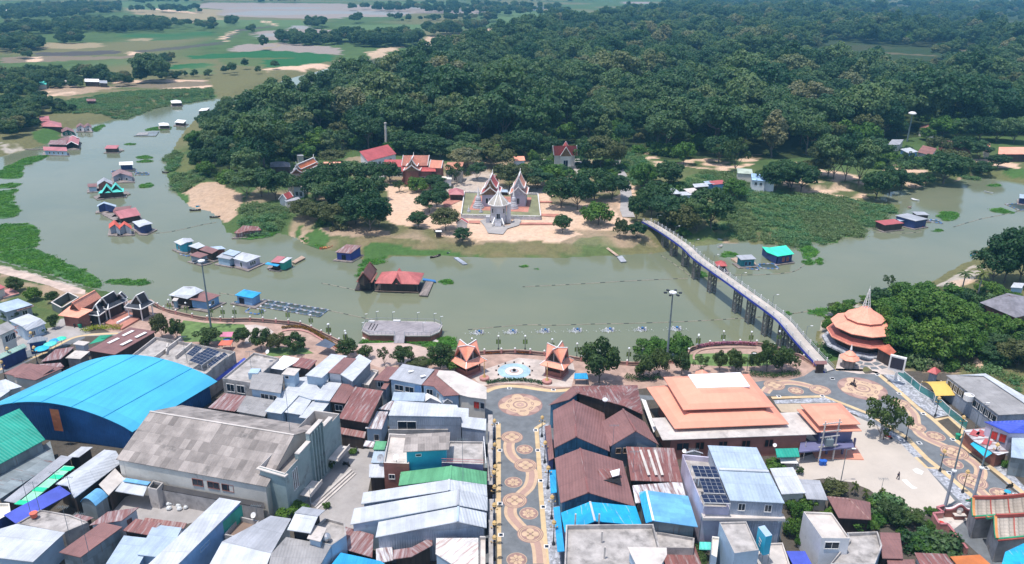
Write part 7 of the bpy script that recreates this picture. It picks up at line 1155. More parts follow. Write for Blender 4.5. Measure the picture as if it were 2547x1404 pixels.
# ================================================================== temple island, far houses, riverside pavilions
TG=.3
def hall(label,fr,pts,zs,roof,wall,verge=MTRIM,gable=MOTR,wins=(),base=0,name='temple_hall',root=None,chofa=True,cat='temple hall',ov=.8,cap=MTRIM):
    """steep two tier Thai roof: pts = near gable eave, ridge, eave, far end of the eave"""
    he,hr=zs;A,Rg,B,C=q3(fr,pts,(he,hr,he,he));v=C-B;c=(A+B+C+A+v)/4;root=root or thing(name,label,cat,(c.x,c.y,base));R0=Vector(((A.x+B.x)/2,(A.y+B.y)/2,hr)) if abs(Rg.x-(A.x+B.x)/2) > 3 else Rg
    def prism(s_,z0,z1,e0,e1,nm,rise=0):
        m_=(A+B)/2;P=lambda t,z,q: Vector((m_.x+(B.x-m_.x)*t,m_.y+(B.y-m_.y)*t,z))+v*q;mb=MB();n=5;prof=[(-s_+s_*i/n,z0+(z1-z0)*((i/n)**1.35)) for i in range(n+1)];prof += [(-a,b_) for a,b_ in prof[-2::-1]]
        for i in range(len(prof)-1): mb.slab([P(*prof[i],e0),P(*prof[i+1],e0),P(*prof[i+1],e1),P(*prof[i],e1)],.18,roof)
        mb.obj(nm,root);mt=MB()
        for q in (e0,e1):
            for i in range(len(prof)-1): mt.bar(P(*prof[i],q)+Vector((0,0,.15)),P(*prof[i+1],q)+Vector((0,0,.15)),.4,.35,verge)
            if chofa: t_=P(0,z1,q);mt.bar(t_,t_+Vector((0,0,1.5))+(-v if q == e0 else v).normalized()*.5,.2,.2,verge)
        mt.bar(P(0,z1+.1,e0),P(0,z1+.1,e1),.4,.3,cap);[mt.bar(P(t,z0+.1,e0),P(t,z0+.1,e1),.35,.25,verge) for t in (-s_,s_)]
        mt.obj('ridge_trim',root);mg=MB();q=e0+.04;mg.poly([P(prof[i][0]*.95,prof[i][1]-.25,q) for i in range(len(prof))],gable);mg.obj('gable_end',root)
    hm_=he+(hr-he)*.30;prism(1.0,he,hm_+.9,.0,1.0,'lower_roof');prism(.68,hm_+.3,hr,.06,.94,'upper_roof')
    n_=[A,B,C,A+v];wallring(root,n_,base,wall,ov,.1)
    if wins:
        nr=[];cc=sum(n_,Vector())/4
        for p in n_: d=Vector((cc.x-p.x,cc.y-p.y,0));nr.append(p+d*(ov*1.4/d.length))
        for sd,ts_,w_,z0,z1 in wins:
            for t in ts_: winpart(root,nr[sd],nr[(sd+1) % 4],t,w_,z0,z1,MTRIM,MBLK)
    return root
DORM=mk('carved_gold_gable',(.22,.13,.07),ns=2,var=.4);GST=mk('grey_stucco_gable',(.42,.41,.45),ns=1.5,var=.2);LVW=mk('temple_lavender_white',(.50,.48,.56),var=.06)
pl=thing('temple_terrace','low walled temple terrace with white balustrade and terracotta court','terrace',tuple(Q('T2',590,750,0)));O=[Q('T2',x,y,.9) for x,y in ((235,835),(930,850),(905,650),(265,632))]
mb=MB();mb.poly(O,mk('dry_court_grass',(.22,.22,.12)));mb.obj('court_grass',pl);mb=MB()
for i in range(4): a,b_=O[i],O[(i+1) % 4];mb.bar(a-Vector((0,0,.35)),b_-Vector((0,0,.35)),.35,1.4,MCHED);mb.bar(a+Vector((0,0,.75)),b_+Vector((0,0,.75)),.35,.14,MTRIM);[mb.box(a.lerp(b_,k/14)-Vector((0,0,.1)),.3,.3,1.0,MTRIM) for k in range(15)]
mb.obj('balustrade',pl);mb=MB();mb.poly([Q('T2',x,y,.93) for x,y in ((305,780),(820,800),(850,672),(360,655))],TPK);mb.obj('terracotta_court',pl)
hall('temple hall with a red roof and carved gold gable on the terrace','T2',[(402,648),(503,510),(572,645),(592,588)],(6.2,12.6),MTIR,LVW,gable=DORM,base=.9,wins=[(0,[.3,.5,.7],.9,2.2,4.4)]);hall('taller temple hall with a pale gable and bright orange roof','T2',[(655,648),(742,500),(812,648),(826,590)],(6.2,13.2),mk('salmon_tiles',(.66,.28,.19),sheet=(.4,.5,.1)),LVW,gable=GST,base=.9,wins=[(0,[.5],1.0,2.0,4.4)])
def chedi(label,fr,x,y,r_,h,base=.9):
    p=Q(fr,x,y,base);t=thing('chedi',label,'chedi',tuple(p));mb=MB();mb.lathe(p,[(r_,0),(r_,.5),(r_*.9,.55),(r_*.9,.5+h*.07),(r_*.8,h*.1),(r_*.8,h*.15),(r_*.7,h*.17),(r_*.7,h*.22),(r_*.6,h*.24),(r_*.6,h*.29),(r_*.5,h*.32)],MCHED,12);mb.obj('stepped_base',t);mb=MB();mb.lathe(p,[(r_*.48,h*.32),(r_*.5,h*.40),(r_*.4,h*.50),(r_*.25,h*.54),(r_*.25,h*.58)],MCHED,12);mb.obj('bell',t);mb=MB();mb.lathe(p,[(r_*.2,h*.58),(r_*.12,h*.8),(.02,h)],MTRIM,8);mb.obj('spire',t);return t
chedi('tiered grey white chedi at the left of the terrace','T2',385,762,2.4,9);chedi('tiered grey white chedi between the halls and octagon','T2',693,768,2.0,9);chedi('slim chedi rising behind the octagonal hall','T2',545,700,1.4,7.5)
for i,(x,y) in enumerate(((302,800),(408,805),(468,740))): chedi(['small white spire post at the terrace corner','small white spire post on the terrace edge','small white spire post before the red roofed hall'][i],'T2',x,y,.8,3.0)
oc=Q('T2',560,885,TG);t=thing('octagonal_hall','white octagonal hall with a ribbed cream cone roof','temple hall',tuple(oc));N8=8;R8=3.2;mb=MB();mb.lathe(oc,[(R8,0),(R8,8.0)],mk('octagon_white',(.52,.51,.54),stain=.12),N8,math.pi/8);mb.obj('wall',t);mb=MB();mb.lathe(oc,[(R8*1.28,7.4),(R8*1.0,8.6),(R8*.3,10.9),(.1,12.6)],mk('cream_roof',(.42,.38,.33),sheet=(.5,.8,.1)),N8,math.pi/8);mb.obj('roof',t);mb=MB()
for k in range(8):
    a=math.pi/8+k*math.pi/4;P=[oc+Vector((r_*math.cos(a),r_*math.sin(a),z)) for r_,z in ((R8*1.3,7.4),(R8*1.0,8.65),(R8*.3,10.95),(.1,12.7))]
    for i in range(3): mb.bar(P[i],P[i+1],.35,.25,MTRIM)
    b_=a+math.pi/4;mb.bar(oc+Vector((R8*1.29*math.cos(a),R8*1.29*math.sin(a),7.35)),oc+Vector((R8*1.29*math.cos(b_),R8*1.29*math.sin(b_),7.35)),.3,.3,MTRIM)
mb.obj('roof_ribs',t);mb=MB();mb.lathe(oc,[(.3,12.5),(.2,13.6),(.02,15)],MTRIM,6);mb.obj('finial',t)
for k in range(8):
    a=math.pi/8+k*math.pi/4;b_=a+math.pi/4;A_=oc+Vector((R8*math.cos(a),R8*math.sin(a),0));B_=oc+Vector((R8*math.cos(b_),R8*math.sin(b_),0));k == 5 and winpart(t,A_,B_,.5,1.3,2.4,4.4,MTRIM,MBLK,nm='doorway');k != 5 and winpart(t,A_,B_,.5,.7,4.4,6.2,MTRIM,MBLK)
mb=MB()
for k in range(8): mb.box((oc.x,oc.y-R8-.3-.35*k,TG),2.4,.4,1.9-.22*k,MCHED)
for s_ in (-1,1): mb.bar((oc.x+s_*1.3,oc.y-R8*.95,2.6),(oc.x+s_*2.2,oc.y-R8-3.2,1.0),.35,.8,MTRIM);(a_ := MB()).box((oc.x+s_*4.0,oc.y-.5,TG),1.6,2.2,2.4 if s_ < 0 else 7.6,MCHED);a_.obj('annex_tower',t)
mb.obj('stair',t)
t=thing('shrine_gatehouse','little white spirit shrine under a red cross roof','shrine',tuple(Q('T2',240,950,TG)));bl('x','','','T2','g',[(188,905),(238,868),(295,905),(298,885)],(2.6,4.4),MTIR,MTRIM,base=TG,root=t,verge=MTRIM);
bl('notice_stand','white framed notice board stand by the temple bank','notice board','T2','s',[(12,972),(66,972),(64,960)],(2.4,2.4,2.6),MTRIM,MDK,base=TG,ov=.1);bl('red_canopy','faded red canopy beside the temple terrace','canopy','T2','h',[(128,648),(262,650),(255,608)],(2.8,4.4),MPK,MDK,hip=.3,ov=1);bl('grey_canopy','light parked vehicle canopy between the two halls','canopy','T2','s',[(585,625),(645,628),(640,605)],(2.4,),MWB,MDK)
# red cross roofed hall on its white platform
c=Q('T2',1130,375,TG);t=thing('cross_roof_hall','red cross roofed hall on a white platform behind the temple','temple hall',tuple(c));mb=MB();mb.slab([Q('T2',x,y,1.3) for x,y in ((1110,400),(1310,395),(1270,335),(950,340),(1010,385))],1.1,MCONL);mb.obj('platform',t)
bl('x','','','T2','g',[(1045,305),(1036,222),(1030,270),(1232,268)],(7,11.8),MTIR,MCREAM,base=1.3,root=t,ov=1.0,verge=MTRIM);bl('x','','','T2','g',[(1100,312),(1152,232),(1200,312),(1196,262)],(6.8,11.4),MTIR,MCREAM,base=1.3,root=t,verge=MTRIM,gable=DORM,wins=[(0,[.5],2.2,1.6,4.6)],rn='porch_roof',wn='porch_wall')
# monastery halls
t=hall('main monastery hall with stacked orange roofs and dark red walls','T1',[(1415,440),(1480,345),(1560,440),(1580,400)],(7.5,12.5),mk('pale_orange_tiles',(.58,.24,.17),sheet=(.4,.6,.12)),MBRW,gable=DORM,cat='monastery hall',name='monastery_hall')
bl('x','','','T1','g',[(1400,395),(1415,305),(1420,345),(1640,345)],(8.5,12.8),MATS['pale_orange_tiles'],MBRW,root=t,verge=MTRIM);bl('x','','','T1','g',[(1640,412),(1655,345),(1665,375),(1770,380)],(7.8,11),MTIL,MBRW,root=t,verge=MTRIM);bl('x','','','T1','s',[(1400,445),(1700,445),(1690,400)],(6.8,6.8,8.0),MTIR,MBRW,root=t,ov=1.5,wins=[(0,[.2,.35,.5,.65,.8],1.3,1.0,4.2)])
mb=MB();p=Q('T1',1430,560,0);[mb.box((p.x,p.y+.5*k,0),3.5,.55,.2+.28*k,TPK) for k in range(8)];mb.obj('stair',t);bl('monastery_wing','orange roofed wing right of the main monastery hall','monastery hall','T1','s',[(1780,432),(1925,432),(1942,364)],(6.0,6.0,8.0),mk('weathered_orange_tiles',(.48,.21,.13),sheet=(.4,.6,.15),stain=.25),MCREAM,wins=[(0,[.3,.6],1.4,1,4)])
bl('white_portico','white flat roofed portico below the orange monastery roofs','portico','T1','s',[(1690,510),(1840,515),(1835,490)],(4.0,),MCREAM,MWHT);lr=bl('refectory','long red metal roofed hall at the foot of the chimney','hall','T1','s',[(1105,357),(1355,292),(1280,210)],(5.6,5.6,8.6),roofm('deep_red_sheet',(.42,.085,.085)),MWHT,wins=[(0,[.2,.4,.6,.8],1.6,2,4)])
p=Q('T1',1268,240,2);t=thing('chimney','tall slender white crematory chimney','chimney',(p.x,p.y,0));mb=MB();mb.tube((p.x,p.y,0),(p.x,p.y,15),.95,.55,MCONL,12);mb.obj('shaft',t);mb=MB();mb.lathe((p.x,p.y,15),[(.75,0),(.75,.5),(.5,.6)],MCONL,12);mb.obj('cap',t)
bl('monks_house','maroon roofed building between the chimney and the main hall','building','T1','s',[(1235,405),(1400,405),(1412,342)],(5.0,5.0,6.2),MTIR,MWHT);bl('monks_house','small faded red roof peeping above the trees below the chimney','building','T1','s',[(1185,430),(1250,440),(1245,402)],(4.4,),MPK,MWHT)
hl=hall('temple hall with glazed orange gold roof left of the big trees','T1',[(432,465),(462,388),(530,458),(690,385)],(9.2,12.6),MTIO,MCREAM,verge=MTRIM,gable=DORM,cat='temple hall');bl('x','','','T1','s',[(390,500),(530,500),(655,440)],(7.4,7.4,8.2),MTIR,MCREAM,root=hl);bl('x','','','T1','s',[(450,580),(545,585),(545,500)],(5.0,5.0,6.8),mk('cream_sheet',(.62,.50,.44)),MWHT,root=hl,wins=[(0,[.3,.7],1.2,1,2.8)])
bl('orange_roof_building','bright orange tiled roof behind the dark tree clump','building','T1','s',[(715,392),(868,392),(870,362)],(6,6,7.2),MTIL,MCREAM);bl('grey_pavilion','grey hipped roof left of the gold roofed hall','building','T1','h',[(252,405),(430,405),(425,370)],(3.4,5.0),MSHK,MDK,hip=.3);bl('landing_gate','small red Thai roofed landing gate by the left trees','gate','T1','g',[(325,690),(362,645),(395,690),(455,665)],(3.4,5.4),MTIR,MTRIM,verge=MTRIM);bl('landing_wing','grey lean-to roof beside the red landing gate','gate','T1','s',[(390,710),(520,690),(500,668)],(3,),MG,MCREAM);bl('far_grey_roof','tiny grey roof among the trees above the gold roofed hall','building','T1','s',[(490,310),(545,310),(530,282)],(4,),MG,MCREAM)
bl('white_factory_roof','long white roof deep in the forest above the temple','building','T2','s',[(770,72),(905,72),(925,22)],(5,5,6),MTRIM,MWHT);bl('white_lower_roof','smaller white roof below the long forest roof','building','T2','s',[(610,170),(680,172),(700,130)],(4,),MW,MWHT);bl('forest_hut','little bright red roof in the trees left of the cross roofed hall','building','T2','s',[(930,160),(985,160),(980,140)],(4,),MRED,MWHT);bl('forest_hut','small orange red roof behind the terrace trees','building','T2','s',[(695,352),(795,350),(785,312)],(4,4,5),MTIL,MWHT)
bl('red_pavilion','narrow deep red roof edge behind the red roofed hall','building','T2','s',[(520,530),(560,530),(556,480)],(4,4,6),MTIR,MWHT)
# houses right of the bridge
for l,pts,hs,rf,wl in (('white roofed house with a maroon lower edge in the scrub',[(800,585),(925,575),(905,545)],(3.4,3.4,4.2),MW,MDK),('maroon roofed house at the end of the scrub row',[(960,562),(1075,550),(1040,518)],(3.4,3.4,4.0),MRED,MBLUE),('grey blue roof between the white and maroon scrub houses',[(905,558),(975,552),(945,526)],(3.6,),MWB,MBLUE),('tan flat roofed hut before the scrub row',[(755,635),(850,625),(795,588)],(3.0,),MCONL,MDK),('white roof half under the bridge head trees',[(560,645),(690,640),(625,592)],(3.2,3.2,4),MW,MDK),('small white roof at the foot of the bridge head trees',[(680,655),(785,650),(745,620)],(2.8,),MW,MWHB),('pale green roof behind the blue and white house',[(1175,460),(1310,470),(1300,425)],(4,4,5),mk('pale_green_old_sheet',(.40,.46,.38)),MCREAM)): bl('scrub_house',l,H,'T3','s',pts,hs,rf,wl)
bl('stilt_house','white stilt house with a patchy blue roof by the orchard',H,'T3','s',[(1300,520),(1420,530),(1410,472)],(5.4,5.4,6.4),mk('patchy_blue_sheet',(.30,.45,.66),sheet=(.8,2,.3)),MWHT,wins=[(0,[.3,.7],1,3,4.4)]);r=[o for o in SC.objects if o.get('label','').startswith('white stilt')][0];bl('x','','','T3','s',[(1400,530),(1500,545),(1490,500)],(5.0,),MWHB,MWHT,root=r)
for l,k,pts,hs,rf,wl in (('brown hipped roof house beside the water tower','h',[(1180,262),(1315,280),(1318,235)],(3.6,6),mk('brown_tiles',(.26,.12,.10),sheet=(.4,.6,.2)),MCREAM),('grey sheet roof behind the orchard trees','s',[(905,388),(1010,388),(1045,342)],(3.6,3.6,4.4),MG,MCREAM),('brown tiled roof in front of the long maroon roof','s',[(1165,452),(1290,482),(1335,420)],(3.8,3.8,5.4),MATS.get('brown_tiles'),MCREAM),('long maroon roof running to the right among the trees','s',[(1400,395),(1650,410),(1600,362)],(3.8,3.8,5.0),MBR,MBRW),('blue framed open shed with a pale roof','s',[(1085,462),(1172,448),(1100,412)],(5.0,),MW,MBLUE),('orange tiled roof at the far right shore','s',[(1750,445),(1800,445),(1800,372)],(3.5,3.5,5),MTIL,MCREAM)): bl('orchard_house',l,H,'T4',k,pts,hs,rf or mk('brown_tiles',(.26,.12,.10),sheet=(.4,.6,.2)),wl,hip=.3)
r=bl('riverside_restaurant','long orange roofed restaurant at the right edge','restaurant','T4','s',[(1870,470),(2180,470),(2180,408)],(4.4,4.4,6.2),MTIL,MDK,ov=1);p=Q('T4',1120,120,16);t=thing('water_tower','white mushroom shaped water tower above the orchard','water tower',(p.x,p.y,0));mb=MB();mb.tube((p.x,p.y,0),(p.x,p.y,15.6),.5,.4,MPIP,8);mb.obj('stem',t);mb=MB();mb.lathe((p.x,p.y,15.4),[(.4,0),(2.2,.7),(2.2,1.2),(1.2,1.9),(.02,2.1)],MTRIM,14);mb.obj('tank',t)
# farther roofs
for l,fr,pts,h_,rf,wl in (('long white warehouse in the far top left','U1',[(10,92),(230,95),(215,60)],6,MTRIM,MWHT),('white and grey long shed above the left bank','U1',[(630,610),(740,612),(738,590)],4,MTRIM,MDK),('grey shed extension above the left bank','U1',[(740,620),(800,622),(798,602)],3.4,MG,MDK),('teal roofed shed among the left bank trees','U1',[(285,632),(345,632),(350,605)],3.4,MTQ,MCREAM),('pale roof beside the teal roofed shed','U1',[(440,612),(540,612),(560,600)],3.4,MCONL,MCREAM),('lone rusty hut on the marsh','U1',[(645,755),(715,755),(712,738)],2.4,MRU,MDK),('pink roofed hut at the left marsh edge','U1',[(295,890),(368,890),(362,868)],3,MPK,MCREAM),('white roof of a truck stop at the far river bend','U2',[(625,350),(668,352),(665,335)],3,MTRIM,MDK),('long pale roof at the far right fields','U3',[(2400,228),(2520,230),(2510,212)],3.6,MTRIM,MCREAM),('tan farm shed roof on the far green field','U3',[(1260,230),(1320,230),(1318,222)],3,MTAN,MCREAM)): bl('far_building',l,'building',fr,'s',pts,(h_,h_,h_+1),rf,wl)
rg=random.Random(4)
for i in range(16): x=1130+i*30+rg.uniform(-8,8);y=55+rg.uniform(-12,14);bl('far_farmhouse','tiny distant farmhouse in the village strip across the paddies','farmhouse','U2','s',[(x,y),(x+18,y),(x+20,y-4)],(4,4,6),rg.choice([MRED,MTRIM,MG,MTIL]),MWHT,group='distant village roofs')
# ---- riverside pavilions on the town bank
def crosspav(label,fr,A_,B_,D_,ze=3.2,tall=4.4,wallm=MBRW):
    A,B,Dm=Q(fr,*A_,ze),Q(fr,*B_,ze),Q(fr,*D_,ze);s_=((B-A).length+(Dm-A).length)/2;ux=(B-A).normalized();uy=Vector((-ux.y,ux.x,0));uy=uy if uy.dot(Dm-A) > 0 else -uy;c=A+(ux+uy)*s_/2;t=thing('thai_pavilion',label,'pavilion',(c.x,c.y,0));h=s_/2;P=lambda x,y,z: Vector((c.x,c.y,0))+ux*x+uy*y+Vector((0,0,z));mb=MB();q=h*.62
    for i in range(4):
        a=i*math.pi/2;rot=lambda x,y: (x*math.cos(a)-y*math.sin(a),x*math.sin(a)+y*math.cos(a));mb.slab([P(*rot(-h,-h),ze),P(*rot(h,-h),ze),P(*rot(q,-q),ze+1.0),P(*rot(-q,-q),ze+1.0)],.12,MTIL)
    mb.obj('skirt_roof',t);mb=MB();mw=MB();mt=MB();zt=ze+1.0+tall*.75;k=h*.78
    for i in range(4):
        a=i*math.pi/2;rot=lambda x,y: (x*math.cos(a)-y*math.sin(a),x*math.sin(a)+y*math.cos(a));ctr=P(0,0,zt-.5);tip=P(*rot(0,-k*1.08),zt+.1);cl=P(*rot(-q*1.05,-q*1.05),ze+.95);cr=P(*rot(q*1.05,-q*1.05),ze+.95)
        mb.slab([cl,tip,ctr],.1,MTIL);mb.slab([tip,cr,ctr],.1,MTIL);mt.bar(tip+Vector((0,0,.12)),ctr+Vector((0,0,.12)),.22,.16,MTRIM);mt.bar(cl,tip,.16,.2,MPINK);mt.bar(cr,tip,.16,.2,MPINK)
        g1,g2,g3=P(*rot(-q*.9,-q*.98),ze+1.0),P(*rot(q*.9,-q*.98),ze+1.0),P(*rot(0,-q*.98),zt-.9);mw.poly([g1,g2,g3],MDK);mt.bar(g1,g2,.1,.12,MTRIM);mt.bar(g3,(g1+g2)/2,.1,.1,MTRIM);mt.bar(P(*rot(-h,-h),ze+.05),P(*rot(-q,-q),ze+1.08),.2,.14,MTRIM)
    mb.obj('cross_roof',t);mw.obj('gable_window',t);mt.obj('roof_trim',t);mb=MB();w_=h*.62;an=math.atan2(ux.y,ux.x);mb.box((c.x,c.y,0),w_*2+.8,w_*2+.8,.35,MPINK,an);mb.obj('plinth',t);mb=MB();mb.box((c.x,c.y,.35),w_*2,w_*2,1.1,wallm,an);mb.obj('low_wall',t);mb=MB();mb.box((c.x,c.y,1.45),w_*1.7,w_*1.7,ze-1.4,MDK,an);mb.obj('inner_screen',t)
    for sx in (-1,1):
        for sy in (-1,1): p=P(sx*w_,sy*w_,0);mb=MB();mb.box((p.x,p.y,0),.25,.25,ze+.1,wallm,an);mb.obj('column',t)
    return t
crosspav('orange cross roofed pavilion left of the fountain','W2',(1400,1165),(1592,1085),(1345,1035));crosspav('orange cross roofed pavilion right of the fountain','W3',(420,1165),(528,1055),(195,1085))
# orange hall and grey pavilions at the left end of the promenade
t=thing('orange_hall','long orange tiled hall with a gabled upper roof','hall',tuple(Q('L1',850,640,0)));bl('x','','','L1','q',[(612,658),(830,686),(985,600),(740,560)],(3.2,3.2,4.6,4.6),MTIL,MBRW,root=t,ov=1.0);bl('x','','','L1','g',[(735,590),(762,528),(835,606),(1075,470)],(4.4,6.7,4.4),MTIL,MBRW,root=t,cap=MTIL,ov=.3,gable=MDK)
def gpav(label,fr,pts,he,hr,sk,root=None):
    t=thing('white_trimmed_pavilion',label,'pavilion',tuple(Q(fr,*pts[0],0)));bl('x','','',fr,'g',pts,(he,hr),MSHG,MDK,root=t,verge=MTRIM,cap=MTRIM,ov=.3,base=he-.6);A,B,C=[Q(fr,*p,he-.6) for p in sk];E=A+C-B;c=(A+C)/2;mb=MB();I_=[p.lerp(c,.35)+Vector((0,0,1.0)) for p in (A,B,C,E)];O=[A,B,C,E]
    for i in range(4): mb.slab([O[i],O[(i+1)%4],I_[(i+1)%4],I_[i]],.12,MSHG)
    mb.obj('skirt_roof',t);mb=MB();[mb.bar(O[i]+Vector((0,0,.08)),I_[i]+Vector((0,0,.12)),.3,.2,MTRIM) for i in range(4)];[mb.bar(O[i]+Vector((0,0,.05)),O[(i+1)%4]+Vector((0,0,.05)),.22,.22,MTRIM) for i in range(4)];mb.obj('roof_trim',t)
    for p in O: q=p.lerp(c,.22);mb=MB();mb.box((q.x,q.y,0),.25,.25,he-.5,MTRIM);mb.obj('column',t)
    mb=MB();q=c;mb.box((q.x,q.y,0),(B-A).length*.55,(C-B).length*.55,he-.9,MDK,math.atan2((B-A).y,(B-A).x));mb.obj('core_wall',t);return t
gpav('front dark roofed pavilion with white bargeboards','L1',[(960,625),(1010,550),(1050,625),(1110,560)],3.6,5.6,[(905,648),(1045,668),(1140,600)]);gpav('middle dark roofed pavilion with two white gables','L1',[(1050,545),(1080,475),(1135,550),(1255,480)],4.2,7.0,[(1000,570),(1140,600),(1355,500)]);gpav('right dark roofed pavilion beside the railing','L1',[(1375,545),(1440,450),(1495,545),(1575,505)],4.2,7.4,[(1315,575),(1490,600),(1635,525)]);gpav('small rear white gabled pavilion by the river','L1',[(1215,470),(1262,432),(1310,475),(1330,455)],4.4,6.4,[(1180,490),(1320,500),(1350,470)])
mb=MB();mb.slab([Q('L1',x,y,.5) for x,y in ((1110,735),(1290,800),(1480,690),(1340,600),(1260,620))],.5,TPK);mb.bar(Q('L1',1240,742,.75),Q('L1',1395,660,.75),.7,.5,MTRIM);tag(mb.obj('pavilion_platform'),'brick red stepped platform with a white ramp wall','platform')
t=thing('channel_walls','rectangular mossy concrete tank beside the orange hall','tank',tuple(Q('L1',690,500,0)));O=[Q('L1',x,y,2.4) for x,y in ((545,522),(655,580),(830,470),(815,398))];O[3]=O[0]+O[2]-O[1];mb=MB()
for i in range(4): a,b_=O[i],O[(i+1)%4];mb.bar(a-Vector((0,0,1.2)),b_-Vector((0,0,1.2)),.25,2.4,mk('mossy_concrete',(.14,.16,.15),stain=.5,staincol=(.05,.06,.05)))
mb.obj('walls',t);mb=MB();[mb.bar(O[i]+Vector((0,0,.05)),O[(i+1)%4]+Vector((0,0,.05)),.35,.12,MCONL) for i in range(4)];mb.obj('coping',t)
# round restaurant
f=Q('W4',1880,512,10.5);c=Vector((f.x,f.y,0));t=thing('round_restaurant','round restaurant with three orange roof tiers and a white lattice spire','restaurant',tuple(c))
for nm,prof,m_ in (('terrace',[(9.4,0),(9.4,.45),(0,.45)],MOS),('lower_wall',[(6.6,.45),(6.6,3.1)],MDK),('lower_roof',[(8.5,2.6),(8.5,2.8),(6.2,3.8)],mk('maroon_orange_tiles',(.40,.12,.09),sheet=(.4,.6,.1))),('gallery_wall',[(6.2,3.5),(6.2,5.9)],MDK),('middle_roof',[(8.0,5.4),(8.0,5.6),(4.2,7.4)],MTIL),('drum',[(4.0,7.1),(4.0,7.8)],MTRIM),('upper_roof',[(5.0,7.6),(5.0,7.75),(2.2,9.4),(1.0,10.5)],MTIL)): mb=MB();mb.lathe(c,prof,m_,10,.2);mb.obj(nm,t)
mb=MB();[mb.bar(c+Vector((8.55*math.cos(a),8.55*math.sin(a),2.75)),c+Vector((8.55*math.cos(b_),8.55*math.sin(b_),2.75)),.2,.3,MTIL) for a,b_ in [(.2+2*math.pi*i/10,.2+2*math.pi*(i+1)/10) for i in range(10)]];mb.obj('eave_edge',t)
mb=MB();[mb.bar(c+Vector((1.0*math.cos(a),1.0*math.sin(a),10.4)),c+Vector((.12*math.cos(a),.12*math.sin(a),15.4)),.1,.1,MTRIM) for a in [i*math.pi/4 for i in range(8)]];[mb.ring(c+Vector((0,0,10.6+.72*k)),(1.0-.13*k)*.88,1.0-.13*k,MTRIM,12) for k in range(7)];mb.tube(c+Vector((0,0,15.2)),c+Vector((0,0,16.4)),.1,.02,MTRIM,5);mb.obj('lattice_spire',t)
c=Q('W4',1690,1125,0);t=thing('garden_kiosk','small octagonal kiosk with an orange two tier roof','kiosk',tuple(c));mb=MB();mb.lathe(c,[(1.6,0),(1.6,2.5)],MWOOD,8);mb.obj('wall',t);mb=MB();mb.lathe(c,[(2.4,2.4),(2.4,2.5),(1.3,3.4)],MTIL,8);mb.lathe(c,[(1.4,3.4),(1.4,3.5),(.3,4.4)],MTIL,8);mb.obj('roof',t);mb=MB();mb.lathe(c,[(.25,4.4),(.3,4.8),(.03,6.2)],MTRIM,8);mb.obj('finial',t)
bl('annex_roof','red tiled annex roof beside the round restaurant','annex','W5','q',[(520,1190),(660,1268),(710,1230),(640,1155)],(3.2,3.2,3.6,4.2),mk('red_annex_tiles',(.45,.12,.07),sheet=(.4,.6,.15)),MDK);bl('shingle_house','large house with a weathered grey shingle roof',H,'W5','q',[(1520,752),(1870,900),(1990,870),(1990,700),(1790,660)],(3.6,3.6,3.6,5.4,6.2),MSHK,MBRW,ov=1.0);bl('tank_house','small white roofed blue hut at the right edge','hut','W5','s',[(1820,605),(1930,612),(1960,565)],(4.6,4.6,4.8),MW,MWHB)
# ================================================================== planted trees, shrubs, reeds, floating weeds
SCR=[crown('crown',60+i,3,3.9,1.5,26,.95,120,.19,LP,s_) for i,s_ in enumerate(('dome','ball','dome'))];SBR=[crown('crown',64+i,3,3.6,.6,24,1.0,120,.2,LB,'ball') for i in range(2)];SPR=crown('crown',67,3,4.2,1.2,15,.7,70,.17,LP,'dome',.5);BAM=[crown('crown',68+i,4.5,8,1,52,1.35,95,.26,LB,'dome',.55) for i in range(2)];MIX=crown('crown',71,3,4,1.2,26,1,110,.2,LO,'dome')
STK=trunk('trunk',4.6,.13,2.6,2.2,50,limbs=7)
def palmmesh(nm,H,Rf,seed,fan=False):
    rg=random.Random(seed);b_=MB();n=18
    for i in range(n):
        a=2*math.pi*i/n+rg.uniform(-.1,.1);el=rg.uniform(-.3,1.0);p=Vector((0,0,H));d=Vector((math.cos(a)*math.cos(el),math.sin(a)*math.cos(el),math.sin(el)));sd=Vector((-math.sin(a),math.cos(a),0));k=5
        for j in range(k):
            q=p+d*Rf/k;wd=Rf*.17*math.sin(math.pi*(j+.6)/(k+.4));dr=Vector((0,0,-wd*.5))
            b_.poly([p,q,q+sd*wd+dr,p+sd*wd*.8+dr],LM);b_.poly([q,p,p-sd*wd*.8+dr,q-sd*wd+dr],LM);p=q;d=(d+Vector((0,0,-.34))).normalized()
    o=b_.obj(nm);m1=o.data;D.objects.remove(o);b_=MB();b_.tube((0,0,-.3),(.1,0,H*.5),.24,.18,MBKP,7,False);b_.tube((.1,0,H*.5),(0,0,H+.1),.18,.15,MBKP,7,False);o=b_.obj(nm+'_trunk');m2=o.data;D.objects.remove(o);return m1,m2
PALM=palmmesh('fronds',9,2.6,3);BAN=palmmesh('fronds',1.6,2.4,5)
KT={'d':(FCN,TN_[0],8.5,17,'dark rounded tree'),'f':(FC[:4],TN_[0],9,21,'grey green tree'),'o':(FCO,TN_[1],8,16,'olive tree'),'b':(FCB,TN_[1],6.5,11,'bright green tree'),'s':(SCR,STK,3,5.4,'small round street tree'),'y':(SBR,STK,3,4.2,'bright green shrub tree'),'t':([SPR],STK,3,5.4,'sparse leggy tree'),'B':(BAM,STK,4.5,9,'feathery bamboo clump'),'m':([MIX],STK,3,5.2,'brownish green tree'),'p':([PALM[0]],PALM[1],2.6,10.5,'slender palm'),'n':([BAN[0]],BAN[1],2.4,3.4,'banana plant')}
ORD=['leftmost','second from the left','third from the left','fourth from the left','fifth from the left','sixth from the left','seventh from the left','eighth from the left','ninth from the left','tenth from the left','eleventh from the left','twelfth from the left','thirteenth from the left','fourteenth from the left','fifteenth from the left','sixteenth from the left']
